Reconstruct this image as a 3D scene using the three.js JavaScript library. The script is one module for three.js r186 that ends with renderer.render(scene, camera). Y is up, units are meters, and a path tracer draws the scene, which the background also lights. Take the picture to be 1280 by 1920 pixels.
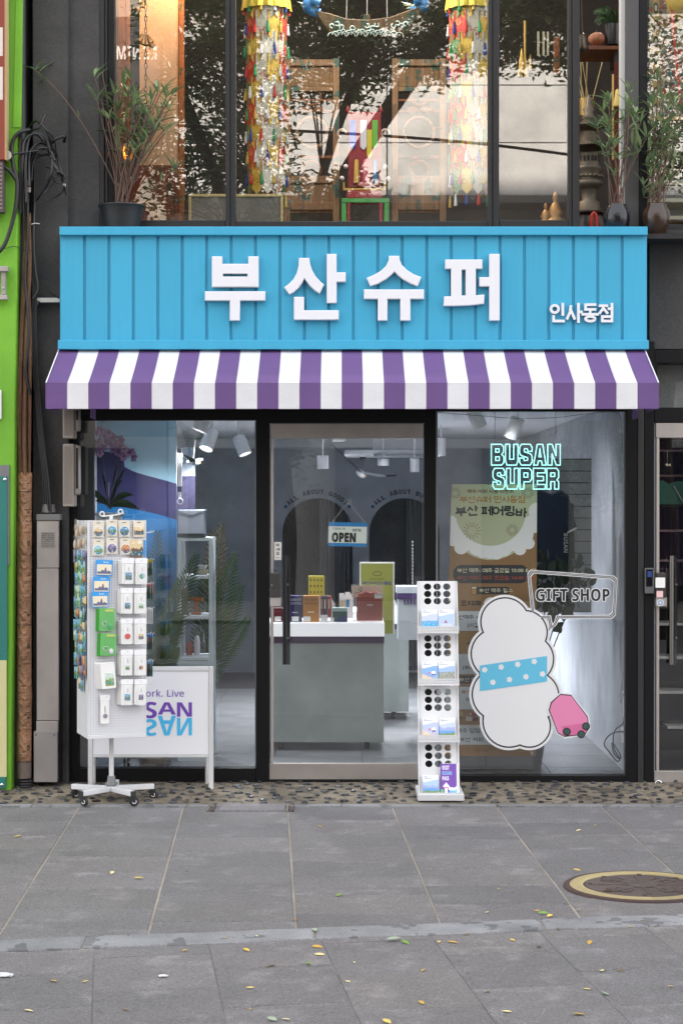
import * as THREE from 'three';
import { RoundedBoxGeometry } from 'three/addons/geometries/RoundedBoxGeometry.js';
import { mergeGeometries } from 'three/addons/utils/BufferGeometryUtils.js';
import { FontLoader } from 'three/addons/loaders/FontLoader.js';
import { RectAreaLightUniformsLib } from 'three/addons/lights/RectAreaLightUniformsLib.js';

// ---------------------------------------------------------------- camera, sky, sun, exposure
const scene = new THREE.Scene();
const CAM_Z = 12, EYE = 1.755, FOCAL = 3624;                      // facade stands at z = 0, the street runs towards +z
const camera = new THREE.PerspectiveCamera(2 * Math.atan(960 / FOCAL) * 180 / Math.PI, 1280 / 1920, 0.1, 400);
camera.position.set(0, EYE, CAM_Z);
camera.lookAt(0, EYE - 15 / FOCAL * CAM_Z, 0);

function rngOf(a) { return () => { a |= 0; a = a + 0x6D2B79F5 | 0; let t = Math.imul(a ^ a >>> 15, 1 | a); t = t + Math.imul(t ^ t >>> 7, 61 | t) ^ t; return ((t ^ t >>> 14) >>> 0) / 4294967296; }; }
const rnd = rngOf(20);
const rr = (a, b) => a + (b - a) * rnd();
const pick = (a) => a[Math.floor(rnd() * a.length)];
// tiling value noise
const lattice = (() => { const r = rngOf(99), a = new Float32Array(65536); for (let i = 0; i < a.length; i++) a[i] = r(); return a; })();
function vn(u, v, f, s = 0) {
  const x = u * f, y = v * f, x0 = Math.floor(x), y0 = Math.floor(y), fx = x - x0, fy = y - y0;
  const h = (i, j) => lattice[((((i % f) + f) % f) * 131 + (((j % f) + f) % f) * 7919 + s * 613) & 65535];
  const a = fx * fx * (3 - 2 * fx), b = fy * fy * (3 - 2 * fy);
  return (h(x0, y0) * (1 - a) + h(x0 + 1, y0) * a) * (1 - b) + (h(x0, y0 + 1) * (1 - a) + h(x0 + 1, y0 + 1) * a) * b;
}
const fbm = (u, v, f, o, s = 0) => { let t = 0, w = 0.5, n = 0; for (let i = 0; i < o; i++) { t += w * vn(u, v, f << i, s + i); n += w; w *= 0.5; } return t / n; };

const SKY = 0.62;
{ // hazy bright sky, thin cloud
  const w = 256, h = 128, d = new Float32Array(w * h * 4);
  for (let j = 0; j < h; j++) for (let i = 0; i < w; i++) {
    const el = Math.max(0, (j / (h - 1) - 0.5) * 2), c = fbm(i / w, j / h, 8, 4, 3), k = Math.pow(1 - el, 2), m = Math.min(1, Math.max(0, (c - 0.38) * 2.6));
    const o = (j * w + i) * 4, mix = (a, b, t) => a + (b - a) * t;
    const base = [mix(0.74, 1.02, k), mix(0.8, 1.02, k), mix(0.93, 1.03, k)];
    for (let q = 0; q < 3; q++) d[o + q] = SKY * mix(base[q], [1.05, 1.04, 1.03][q], m * 0.75);
    d[o + 3] = 1;
  }
  const t = new THREE.DataTexture(d, w, h, THREE.RGBAFormat, THREE.FloatType);
  t.mapping = THREE.EquirectangularReflectionMapping; t.magFilter = t.minFilter = THREE.LinearFilter; t.needsUpdate = true;
  scene.background = t; scene.environment = t;
}
const sun = new THREE.DirectionalLight(0xfff1de, 4.9);            // from behind the shop: the street front is in open shade
sun.position.set(-5, 22, -18); sun.target.position.set(0, 0, 6); scene.add(sun, sun.target);
sun.castShadow = true; sun.shadow.radius = 1.5; sun.shadow.mapSize.set(2048, 2048);
Object.assign(sun.shadow.camera, { left: -16, right: 16, top: 16, bottom: -16, near: 1, far: 80 });

const renderer = new THREE.WebGLRenderer({ antialias: true });
renderer.toneMapping = THREE.LinearToneMapping;
renderer.toneMappingExposure = 4.6;
renderer.shadowMap.enabled = true;
RectAreaLightUniformsLib.init();

// ---------------------------------------------------------------- helpers
const V = (x, y, z) => new THREE.Vector3(x, y, z);
const P = (px, py, z) => V((px - 640) * (CAM_Z - z) / FOCAL, EYE - (py - 945) * (CAM_Z - z) / FOCAL, z);   // a survey of the facade: photo position at a known depth -> metres
const PX = (z) => (CAM_Z - z) / FOCAL;                            // metres per photo pixel at depth z
const taken = new Map(), origin = new WeakMap();
function numbered(n) { const k = taken.get(n) ?? 0; taken.set(n, k + 1); return k ? n + '_' + String(k).padStart(3, '0') : n; }
const shade = (o) => { o.castShadow = o.receiveShadow = true; return o; };
function tag(o, label, category, group) { o.userData.label = label; o.userData.category = category; if (group) o.userData.group = group; return o; }
function thing(name, label, category, at = V(0, 0, 0), group) {
  const g = new THREE.Group(); g.name = numbered(name); g.position.copy(at); origin.set(g, at.clone()); scene.add(g);
  return tag(g, label, category, group);
}
function solo(name, geo, m, label, category, group) { const o = shade(new THREE.Mesh(geo, m)); o.name = numbered(name); scene.add(o); return tag(o, label, category, group); }
function struct(name, geo, m) { const o = shade(new THREE.Mesh(geo, m)); o.name = numbered(name); o.userData.kind = 'structure'; origin.set(o, V(0, 0, 0)); scene.add(o); return o; }
// a part whose geometry is given in world metres
function part(parent, name, geo, m) {
  const p = origin.get(parent); geo.translate(-p.x, -p.y, -p.z);
  const o = shade(new THREE.Mesh(geo, m)); o.name = name; parent.add(o); origin.set(o, p); return o;
}
// a part with shared geometry, placed in the parent's own frame
function put(parent, name, geo, m, x = 0, y = 0, z = 0, rx = 0, ry = 0, rz = 0, s = 1) {
  const o = shade(new THREE.Mesh(geo, m)); o.name = name; o.position.set(x, y, z); o.rotation.set(rx, ry, rz); if (s !== 1) (s.isVector3 ? o.scale.copy(s) : o.scale.setScalar(s)); parent.add(o); return o;
}
function uvm(g) { // uv in metres, by the way each face points
  const p = g.attributes.position, n = g.attributes.normal, uv = new Float32Array(p.count * 2);
  for (let i = 0; i < p.count; i++) {
    const ax = Math.abs(n.getX(i)), ay = Math.abs(n.getY(i)), az = Math.abs(n.getZ(i));
    if (az >= ax && az >= ay) { uv[2 * i] = p.getX(i); uv[2 * i + 1] = p.getY(i); } else if (ax >= ay) { uv[2 * i] = p.getZ(i); uv[2 * i + 1] = p.getY(i); } else { uv[2 * i] = p.getX(i); uv[2 * i + 1] = p.getZ(i); }
  }
  g.setAttribute('uv', new THREE.BufferAttribute(uv, 2)); return g;
}
function box(x0, y0, z0, x1, y1, z1, r = 0) { // world extents
  const w = Math.abs(x1 - x0), h = Math.abs(y1 - y0), d = Math.abs(z1 - z0), q = Math.min(r, w * 0.45, h * 0.45, d * 0.45);
  const g = q > 0 ? new RoundedBoxGeometry(w, h, d, 1, q) : new THREE.BoxGeometry(w, h, d);
  g.translate((x0 + x1) / 2, (y0 + y1) / 2, (z0 + z1) / 2);
  return uvm(g);
}
// box seen at photo rectangle (x0,y0)-(x1,y1) with its front at z, depth d behind it
function pbox(x0, y0, x1, y1, z, d, r = 0) { const a = P(x0, y0, z), b = P(x1, y1, z); return box(a.x, b.y, z - d, b.x, a.y, z, r); }
function cbox(w, h, d, r = 0) { return box(-w / 2, -h / 2, -d / 2, w / 2, h / 2, d / 2, r); }
function merge(list) { // joins after dropping what does not match
  return mergeGeometries(list.map((g) => { let q = g.index ? g.toNonIndexed() : g; for (const k of Object.keys(q.attributes)) if (!['position', 'normal', 'uv'].includes(k)) q.deleteAttribute(k); if (!q.attributes.uv) q.setAttribute('uv', new THREE.BufferAttribute(new Float32Array(q.attributes.position.count * 2), 2)); return q; }), false);
}
function tube(pts, r, seg = 0, rad = 6) { const v = pts.map((p) => p.isVector3 ? p : V(...p)); return new THREE.TubeGeometry(new THREE.CatmullRomCurve3(v), seg || v.length * 4, r, rad, false); }
function rod(a, b, r0, r1 = r0, rad = 8) { const d = b.clone().sub(a), g = new THREE.CylinderGeometry(r1, r0, d.length(), rad); g.applyQuaternion(new THREE.Quaternion().setFromUnitVectors(V(0, 1, 0), d.clone().normalize())); const c = a.clone().add(b).multiplyScalar(0.5); return g.translate(c.x, c.y, c.z); }
function lathe(pts, seg = 24) { return new THREE.LatheGeometry(pts.map((p) => new THREE.Vector2(p[0], p[1])), seg); }
function shapeOf(pts) { const s = new THREE.Shape(); pts.forEach((p, i) => i ? s.lineTo(p[0], p[1]) : s.moveTo(p[0], p[1])); return s; }
// extruded outline given in photo positions on the plane z (front face at z + d)
function pshape(pts, z, d, bevel = 0, holes = [], zs = z) {
  const w = (q) => q.map(([a, b]) => { const v = P(a, b, zs); return [v.x, v.y]; });
  const s = shapeOf(w(pts)); for (const h of holes) s.holes.push(new THREE.Path(w(h).map((p) => new THREE.Vector2(p[0], p[1]))));
  const g = new THREE.ExtrudeGeometry(s, bevel ? { depth: d - 2 * bevel, bevelEnabled: true, bevelThickness: bevel, bevelSize: bevel, bevelOffset: -bevel, bevelSegments: 1, curveSegments: 8 } : { depth: d, bevelEnabled: false, curveSegments: 8 });
  return g.translate(0, 0, z + bevel);
}
// ---------------------------------------------------------------- textures and materials
function dtex(n, fn, srgb = true, rep = 1, m = n) {
  const d = new Uint8Array(n * m * 4);
  for (let j = 0; j < m; j++) for (let i = 0; i < n; i++) { const c = fn(i / n, j / m, i, j), o = (j * n + i) * 4; for (let k = 0; k < 3; k++) d[o + k] = Math.max(0, Math.min(255, (Array.isArray(c) ? c[k] : c) * 255)); d[o + 3] = 255; }
  const t = new THREE.DataTexture(d, n, m); t.wrapS = t.wrapT = THREE.RepeatWrapping; t.magFilter = THREE.LinearFilter; t.minFilter = THREE.LinearMipmapLinearFilter; t.generateMipmaps = true;
  if (srgb) t.colorSpace = THREE.SRGBColorSpace; if (rep !== 1) t.repeat.set(rep, rep); t.needsUpdate = true; return t;
}
function ctex(w, h, draw) {
  const c = document.createElement('canvas'); c.width = w; c.height = h; const x = c.getContext('2d'); draw(x, w, h);
  const t = new THREE.CanvasTexture(c); t.colorSpace = THREE.SRGBColorSpace; t.magFilter = THREE.LinearFilter; t.anisotropy = 8; return t;
}
const col = (c) => Array.isArray(c) ? new THREE.Color().setRGB(...c) : new THREE.Color(c);
const M = (c, roughness = 0.7, metalness = 0, extra = {}) => { const { physical, ...e } = extra; return new (physical ? THREE.MeshPhysicalMaterial : THREE.MeshStandardMaterial)({ color: col(c), roughness, metalness, ...e }); };
const lamp = (c, k) => M([0, 0, 0], 0.6, 0, { emissive: col(c), emissiveIntensity: k });
const bumpFine = dtex(256, (u, v) => 0.5 * vn(u, v, 128, 1) + 0.5 * vn(u, v, 64, 2), false, 4);
const bumpMid = dtex(256, (u, v) => fbm(u, v, 16, 4, 5), false, 1.5);
const mottle = dtex(512, (u, v) => 0.8 + 0.2 * fbm(u, v, 6, 6, 8), true, 0.8);
const mottleStrong = dtex(512, (u, v) => { const a = fbm(u, v, 5, 6, 11), b = vn(u, v, 128, 4); return 0.66 + 0.28 * a + 0.09 * b; }, true, 0.6);
const brush = dtex(256, (u, v) => 0.85 + 0.15 * vn(u, v * 0.02, 128, 4), true, 2);
const mats = {
  black: M([0.006, 0.006, 0.007], 0.5, 0, { physical: true, specularIntensity: 0.4, bumpMap: bumpFine, bumpScale: 0.0003 }),
  blackMetal: M([0.02, 0.02, 0.022], 0.3, 0.6),
  frame: M([0.006, 0.006, 0.007], 0.5, 0, { physical: true, specularIntensity: 0.35 }),
  frameUp: M([0.02, 0.019, 0.02], 0.45, 0, { physical: true, specularIntensity: 0.6 }),
  steel: M([0.5, 0.455, 0.42], 0.4, 0.55, { map: mottle }),
  steelSoft: M([0.5, 0.48, 0.46], 0.42, 1),
  white: M([0.78, 0.78, 0.8], 0.5),
  whitePaint: M([0.8, 0.8, 0.81], 0.42, 0, { map: mottle.clone() }),
  paper: M([0.8, 0.79, 0.77], 0.8),
  stucco: M([0.078, 0.075, 0.074], 0.9, 0, { map: mottleStrong, bumpMap: bumpFine, bumpScale: 0.002 }),
  stuccoDark: M([0.035, 0.034, 0.035], 0.9, 0, { map: mottleStrong, bumpMap: bumpFine, bumpScale: 0.002 }),
  chrome: M([0.7, 0.7, 0.7], 0.15, 1),
  rubber: M([0.015, 0.015, 0.016], 0.55),
  glass: M([0.97, 0.985, 0.985], 0.0, 0, { physical: true, transmission: 1, ior: 2.2, thickness: 0 }),
  glassUp: M([0.93, 0.94, 0.93], 0.0, 0, { physical: true, transmission: 1, ior: 2.5, thickness: 0 }),
  clear: M([1, 1, 1], 0.05, 0, { physical: true, transmission: 1, ior: 1.45, thickness: 0 }),
};
mats.whitePaint.map.repeat.set(0.5, 0.5);
const vinylBlack = M([0.012, 0.012, 0.013], 0.5), vinylWhite = M([0.72, 0.72, 0.73], 0.45);
const fontBold = await new FontLoader().loadAsync('fonts/droid/droid_sans_bold.typeface.json');
const fontReg = await new FontLoader().loadAsync('fonts/droid/droid_sans_regular.typeface.json');
// ---------------------------------------------------------------- hangul drawn from strokes
const CHO = 'ㄱㄲㄴㄷㄸㄹㅁㅂㅃㅅㅆㅇㅈㅉㅊㅋㅌㅍㅎ', JUNG = 'ㅏㅐㅑㅒㅓㅔㅕㅖㅗㅘㅙㅚㅛㅜㅝㅞㅟㅠㅡㅢㅣ', JONG = ' ㄱㄲㄳㄴㄵㄶㄷㄹㄺㄻㄼㄽㄾㄿㅀㅁㅂㅄㅅㅆㅇㅈㅊㅋㅌㅍㅎ';
const ring = (cx, cy, rx, ry) => { const a = []; for (let i = 0; i <= 16; i++) a.push(cx + rx * Math.cos(i * Math.PI / 8), cy + ry * Math.sin(i * Math.PI / 8)); return a; };
const JAMO = {
  ㄱ: [[0, .08, .95, .08, .85, 1]], ㄴ: [[.05, 0, .05, .95, 1, .95]], ㄷ: [[1, .05, .05, .05, .05, .95, 1, .95]], ㄹ: [[0, .05, .95, .05, .95, .5, .05, .5, .05, .95, 1, .95]],
  ㅁ: [[.05, .05, .95, .05, .95, .95, .05, .95, .05, .05]], ㅂ: [[.08, 0, .08, .95, .92, .95, .92, 0], [.08, .48, .92, .48]], ㅅ: [[.5, 0, .42, .45, .02, 1], [.5, .3, .98, 1]], ㅇ: [ring(.5, .5, .5, .48)],
  ㅈ: [[.05, .08, .95, .08], [.5, .08, .42, .5, .02, 1], [.5, .42, .98, 1]], ㅊ: [[.3, -.1, .7, -.1], [.05, .18, .95, .18], [.5, .18, .42, .55, .02, 1], [.5, .48, .98, 1]],
  ㅋ: [[0, .08, .95, .08, .85, 1], [0, .5, .9, .5]], ㅌ: [[1, .05, .05, .05, .05, .95, 1, .95], [.05, .5, .95, .5]], ㅍ: [[0, .06, 1, .06], [0, .94, 1, .94], [.3, .06, .3, .94], [.7, .06, .7, .94]], ㅎ: [[.3, -.05, .7, -.05], [0, .2, 1, .2], ring(.5, .68, .34, .3)],
  ㅏ: [[.5, 0, .5, 1], [.5, .45, 1, .45]], ㅐ: [[.3, .03, .3, .95], [.9, 0, .9, 1], [.3, .45, .9, .45]], ㅓ: [[.7, 0, .7, 1], [.7, .45, .1, .45]], ㅔ: [[.5, .03, .5, .95], [.95, 0, .95, 1], [.5, .45, .0, .45]], ㅕ: [[.7, 0, .7, 1], [.7, .3, .1, .3], [.7, .6, .1, .6]], ㅣ: [[.6, 0, .6, 1]],
  ㅗ: [[0, .85, 1, .85], [.5, .85, .5, .2]], ㅛ: [[0, .85, 1, .85], [.33, .85, .33, .2], [.67, .85, .67, .2]], ㅜ: [[0, .2, 1, .2], [.5, .2, .5, 1]], ㅠ: [[0, .2, 1, .2], [.3, .2, .3, 1], [.7, .2, .7, 1]], ㅡ: [[0, .5, 1, .5]],
};
function strokesOf(ch) { // polylines in a unit square, y down
  const k = ch.charCodeAt(0) - 0xAC00; if (k < 0 || k > 11171) return null;
  const c = CHO[Math.floor(k / 588)], v = JUNG[Math.floor(k % 588 / 28)], f = JONG[k % 28], tall = 'ㅏㅐㅑㅓㅔㅕㅣ'.includes(v), has = f !== ' ';
  const B = tall ? (has ? [[.06, .06, .5, .44], [.62, .0, .36, .6], [.2, .7, .7, .28]] : [[.05, .14, .5, .68], [.6, .0, .4, 1]]) : (has ? [[.17, .02, .66, .3], [.0, .38, 1, .24], [.2, .7, .62, .28]] : [[.15, .04, .7, .44], [0, .54, 1, .44]]);
  const out = []; [c, v, f].forEach((j, i) => { if (j === ' ' || !JAMO[j]) return; const b = B[i]; for (const s of JAMO[j]) out.push(s.map((q, n) => n % 2 ? b[1] + q * b[3] : b[0] + q * b[2])); });
  return out;
}
function write(x, text, px, py, size, o = {}) { // x: canvas context; baseline square top-left at px,py
  x.strokeStyle = x.fillStyle = o.color ?? '#222'; x.lineWidth = size * (o.weight ?? .12); x.lineCap = 'butt'; x.lineJoin = 'miter';
  const wide = o.wide ?? 1; x.font = `${o.bold === false ? '' : 'bold '}${size * 0.98}px ${o.face ?? 'sans-serif'}`; x.textBaseline = 'alphabetic';
  const adv = (c) => c === ' ' ? size * .32 : strokesOf(c) ? size * wide * (o.gap ?? 1.08) : x.measureText(c).width;
  let total = 0; for (const c of text) total += adv(c);
  let at = o.center ? px - total / 2 : px;
  for (const c of text) {
    const s = strokesOf(c);
    if (s) for (const l of s) { x.beginPath(); for (let i = 0; i < l.length; i += 2) { const a = at + l[i] * size * wide, b = py + size * .06 + l[i + 1] * size * .88; i ? x.lineTo(a, b) : x.moveTo(a, b); } x.stroke(); }
    else if (c !== ' ') x.fillText(c, at, py + size * .86);
    at += adv(c);
  }
  return total;
}
function letterGeo(text, w, h, d, font = fontBold, curve = 4) { // flat or solid lettering fitted to w x h, lower left at 0,0
  const shapes = font.generateShapes(text, 1), g = d ? new THREE.ExtrudeGeometry(shapes, { depth: d, bevelEnabled: false, curveSegments: curve }) : new THREE.ShapeGeometry(shapes, curve);
  g.computeBoundingBox(); const b = g.boundingBox; g.translate(-b.min.x, -b.min.y, 0); g.scale(w / (b.max.x - b.min.x), h / (b.max.y - b.min.y), 1); return g;
}
// ---------------------------------------------------------------- ground
const chalk = (() => { const R = rngOf(17), l = []; for (let i = 0; i < 5; i++) l.push([R(), R(), (R() - 0.5) * 0.9, (R() - 0.5) * 0.7, 0.0012 + R() * 0.0018]); return l; })();
const scratch = (u, v) => { let m = 0; for (const [x, y, dx, dy, w] of chalk) { const t = Math.min(1, Math.max(0, ((u - x) * dx + (v - y) * dy) / (dx * dx + dy * dy))), d = Math.hypot(u - x - t * dx, v - y - t * dy); if (d < w) m = Math.max(m, 0.5 + 0.5 * vn(u, v, 64, 2)); } return m; };
const slabTex = dtex(1024, (u, v, i, j) => {
  const a = fbm(u, v, 4, 5, 21), g = lattice[(i * 7 + j * 1031) & 65535], g2 = vn(u, v, 256, 9), s = fbm(u, v, 12, 4, 40);
  let k = 0.75 + 0.13 * (a - 0.5) + 0.22 * (g - 0.5) + 0.2 * (g2 - 0.5) + (g > 0.985 ? 0.14 : 0) - (g < 0.02 ? 0.1 : 0);
  k += Math.max(0, s - 0.6) * 0.5 + 0.16 * scratch(u, v) * (vn(u, v, 32, 6) > 0.4 ? 1 : 0.2); return [k, k * 0.985, k * 0.99];
}, true, 1 / 1.3);
const slabBump = dtex(512, (u, v, i, j) => 0.5 * vn(u, v, 256, 3) + 0.3 * lattice[(i * 13 + j * 517) & 65535] + 0.2 * vn(u, v, 64, 5), false, 1 / 0.9);
const slabMats = [0.268, 0.288, 0.252, 0.294, 0.276].map((k, i) => M([k * (i % 2 ? 1.03 : 1.01), k * 0.985, k * (i % 3 ? 0.98 : 0.96)], 0.82, 0, { map: slabTex, bumpMap: slabBump, bumpScale: 0.005 }));
const sandMat = M([0.42, 0.37, 0.31], 0.95, 0, { map: mottleStrong, bumpMap: bumpFine, bumpScale: 0.004 });
const graniteTex = dtex(512, (u, v, i, j) => { const g = lattice[(i * 31 + j * 773) & 65535], a = fbm(u, v, 6, 5, 31), d = fbm(u, v, 14, 4, 77); let k = 0.74 + 0.22 * (g - 0.5) + 0.25 * (a - 0.5); if (d > 0.66) k *= 0.8; return k; }, true, 1);
const graniteMats = [0.4, 0.36, 0.43].map((k) => M([k, k, k * 1.03], 0.85, 0, { map: graniteTex, bumpMap: bumpMid, bumpScale: 0.004 }));
const sheet = (w, d, x, y, z) => uvm(new THREE.PlaneGeometry(w, d).rotateX(-Math.PI / 2).translate(x, y, z));
struct('ground', sheet(160, 160, 0, -0.05, 30), M([0.24, 0.237, 0.24], 0.9, 0, { map: slabTex, bumpMap: slabBump, bumpScale: 0.004 }));
const paving = struct('pavement', sheet(9.6, 6.4, 0, -0.004, 4.0), sandMat);
function clip(poly, nx, nz, c) { // keeps nx*x + nz*z <= c
  const out = []; for (let i = 0; i < poly.length; i++) { const a = poly[i], b = poly[(i + 1) % poly.length], da = nx * a[0] + nz * a[1] - c, db = nx * b[0] + nz * b[1] - c; if (da <= 0) out.push(a); if (da * db < 0) { const t = da / (da - db); out.push([a[0] + (b[0] - a[0]) * t, a[1] + (b[1] - a[1]) * t]); } }
  return out;
}
function slabGeo(poly, y, t, e = 0.004) {
  const cx = poly.reduce((s, p) => s + p[0], 0) / poly.length, cz = poly.reduce((s, p) => s + p[1], 0) / poly.length, ou = rr(0, 5), ov = rr(0, 5), pos = [], uv = [];
  const inn = poly.map(([x, z]) => { const dx = cx - x, dz = cz - z, l = Math.hypot(dx, dz); return [x + dx / l * e * 1.4, z + dz / l * e * 1.4]; });
  const tri = (...p) => { for (const q of p) { pos.push(...q); uv.push(q[0] + ou, q[2] + ov); } };
  const n = poly.length, tl = (p) => [p[0], y + tilt[0] * (p[0] - cx) + tilt[1] * (p[1] - cz), p[1]], lo = (p) => [p[0], tl(p)[1] - e * 0.8, p[1]], bo = (p) => [p[0], y - t, p[1]], tilt = [rr(-0.003, 0.003), rr(-0.003, 0.003)];
  for (let i = 0; i < n; i++) {
    const a = i, b = (i + 1) % n;
    tri(tl(inn[a]), tl(inn[b]), tl([cx, cz]));
    tri(lo(poly[a]), lo(poly[b]), tl(inn[b])); tri(lo(poly[a]), tl(inn[b]), tl(inn[a]));
    tri(bo(poly[a]), bo(poly[b]), lo(poly[b])); tri(bo(poly[a]), lo(poly[b]), lo(poly[a]));
  }
  const g = new THREE.BufferGeometry(); g.setAttribute('position', new THREE.Float32BufferAttribute(pos, 3)); g.setAttribute('uv', new THREE.Float32BufferAttribute(uv, 2)); g.computeVertexNormals();
  // outward normals whatever the outline's turn
  const nn = g.attributes.normal; if (nn.getY(0) < 0) { const p = g.attributes.position, u = g.attributes.uv; for (let i = 0; i < p.count; i += 3) for (const at of [p, u]) for (let k = 0; k < at.itemSize; k++) { const s = at.array[(i + 1) * at.itemSize + k]; at.array[(i + 1) * at.itemSize + k] = at.array[(i + 2) * at.itemSize + k]; at.array[(i + 2) * at.itemSize + k] = s; } g.computeVertexNormals(); }
  return g;
}
const KS = -0.1756, kerbZ = (x) => 4.09 + KS * (x - 0.045);       // the flush kerb runs askew to the shop front
{
  const J = (k, z) => -0.3026 + 0.605 * k + 0.0384 * (z - 1.034);
  for (let k = -6; k < 7; k++) {
    let z = 0.815; const rows = [0.55, 0.42, 0.41, 0.41, 0.41, 0.41, 0.41, 0.41, 0.41]; const shift = [0, 0.2, 0.08, 0.29, 0.15][(k + 10) % 5];
    for (let r = 0; r < rows.length && z < 5.2; r++) {
      const z1 = z + rows[r] + (r === 0 ? shift - 0.1 : 0), g = 0.0045, q = 0.0016 + (rnd() < 0.25 ? 0.0015 : 0);
      let p = [[J(k, z) + g, z + q], [J(k + 1, z) - g, z + q], [J(k + 1, z1) - g, z1 - q], [J(k, z1) + g, z1 - q]];
      p = clip(p, -KS, 1, 4.09 - KS * 0.045 - 0.112);
      if (p.length > 2) part(paving, 'paving_slab', slabGeo(p, rr(-0.0012, 0.0012), 0.04), pick(slabMats));
      z = z1;
    }
  }
  const c = Math.cos(0.1738), J2 = (k, z) => -0.0856 + 0.455 * k + 0.12 * (7.756 - 12 + z + 0.0);
  for (let k = -7; k < 8; k++) {
    let z = 3.2 + [0.0, 0.31, 0.12, 0.4][(k + 12) % 4] - KS * 0;
    const off = KS * (J2(k, 5) - 0.045);
    for (let r = 0; r < 8; r++) {
      const L = 0.53 + [0.02, -0.03, 0.0][(r + k + 20) % 3], a = z + off, b = z + L + off, g = 0.005, q = 0.0022;
      let p = [[J2(k, a) + g, a + q], [J2(k + 1, a) - g, a + q + KS * 0.455], [J2(k + 1, b) - g, b - q + KS * 0.455], [J2(k, b) + g, b - q]];
      p = clip(p, KS, -1, -(4.09 - KS * 0.045 + 0.112));
      if (p.length > 2 && p[0][1] < 7.15) part(paving, 'paving_slab', slabGeo(p, rr(-0.001, 0.001), 0.04), pick(slabMats));
      z += L;
    }
  }
  const kerb = struct('kerb', uvm(box(-2.6, -0.03, 4.02, 2.6, -0.012, 4.16).rotateY(0.1738)), sandMat);
  let x = -2.9; while (x < 2.8) {
    const L = rr(0.8, 1.15), a = x + 0.004, b = x + L - 0.004, p = [];
    const n = 9; for (let i = 0; i <= n; i++) { const u = a + (b - a) * i / n; p.push([u, kerbZ(u) - 0.096 + rr(-0.006, 0.006)]); }
    for (let i = n; i >= 0; i--) { const u = a + (b - a) * i / n; p.push([u, kerbZ(u) + 0.1 + rr(-0.007, 0.007)]); }
    part(kerb, 'kerb_stone', slabGeo(p, 0.005, 0.05, 0.007), pick(graniteMats)); x += L;
  }
}
// pebble apron that rises to the shop front, with a thin edging
const apronY = (z) => 0.036 * (1 - Math.min(1, Math.max(0, z / 0.78)));
{
  const concreteTex = dtex(512, (u, v, i, j) => { const a = fbm(u, v, 5, 6, 61), b = fbm(u, v, 18, 3, 71), g = lattice[(i * 19 + j * 401) & 65535]; let k = 0.72 + 0.45 * (a - 0.5) + 0.1 * (g - 0.5); const d = b > 0.62 ? 0.72 : 1; return [k * d, k * d * 0.95, k * d * 0.87]; }, true, 1.1);
  const g = new THREE.PlaneGeometry(9.6, 0.88, 240, 28).rotateX(-Math.PI / 2), p = g.attributes.position;
  for (let i = 0; i < p.count; i++) { const x = p.getX(i), z = p.getZ(i) + 0.33; p.setXYZ(i, x, apronY(z) + 0.006 * (fbm((x + 5) / 10, (z + 1) / 10, 64, 3, 4) - 0.5), z); }
  g.computeVertexNormals();
  const apron = struct('pebble_apron', uvm(g), M([0.345, 0.32, 0.28], 0.92, 0, { map: concreteTex, bumpMap: bumpMid, bumpScale: 0.008 }));
  const pebble = [0, 1, 2].map((k) => { const q = new THREE.IcosahedronGeometry(1, 1), a = q.attributes.position, R = rngOf(k + 3), nz = new Map(); for (let i = 0; i < a.count; i++) { const key = [a.getX(i), a.getY(i), a.getZ(i)].map((e) => e.toFixed(3)).join(); if (!nz.has(key)) nz.set(key, 0.85 + 0.3 * R()); const s = nz.get(key); a.setXYZ(i, a.getX(i) * s, a.getY(i) * s, a.getZ(i) * s); } q.computeVertexNormals(); return q; });
  const pm = [M([0.02, 0.021, 0.024], 0.35), M([0.03, 0.031, 0.036], 0.5), M([0.05, 0.05, 0.055], 0.45), M([0.014, 0.015, 0.018], 0.25)];
  const spots = [], R = rngOf(5);
  for (let tries = 0; tries < 9000 && spots.length < 900; tries++) { const x = -2.3 + 4.6 * R(), z = 0.03 + 0.66 * R(); if ((x < -1.45 && R() < 0.85)) continue; if (spots.some((s) => Math.hypot((s[0] - x) * 0.8, s[1] - z) < 0.062 + 0.016 * R())) continue; spots.push([x, z]); }
  spots.sort((a, b) => b[1] - a[1]);
  const rest = [];
  spots.forEach(([x, z], i) => {
    const s = V((0.014 + 0.015 * R()), 0.006 + 0.006 * R(), 0.011 + 0.011 * R()), y = apronY(z) + 0.0025, ry = (R() - 0.5) * 1.2, rx = (R() - 0.5) * 0.5, k = Math.floor(R() * 3), m = Math.floor(R() * 4);
    if (i < 290) put(apron, 'pebble', pebble[k], pm[m], x, y, z, rx, ry, 0, s);
    else rest.push(pebble[k].clone().applyMatrix4(new THREE.Matrix4().compose(V(x, y, z), new THREE.Quaternion().setFromEuler(new THREE.Euler(rx, ry, 0)), s)));
  });
  const o = part(apron, 'pebbles', merge(rest), pm[0]); o.userData.kind = 'stuff';
  const edge = struct('apron_edging', uvm(box(-4.8, -0.04, 0.735, 4.8, -0.012, 0.8)), sandMat);
  for (let x = -2.7; x < 2.7; x += 0.9) part(edge, 'edging_stone', slabGeo([[x + 0.002, 0.725], [x + 0.898, 0.725], [x + 0.898, 0.806], [x + 0.002, 0.806]], 0.004, 0.045, 0.004), pick(graniteMats));
}
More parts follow.
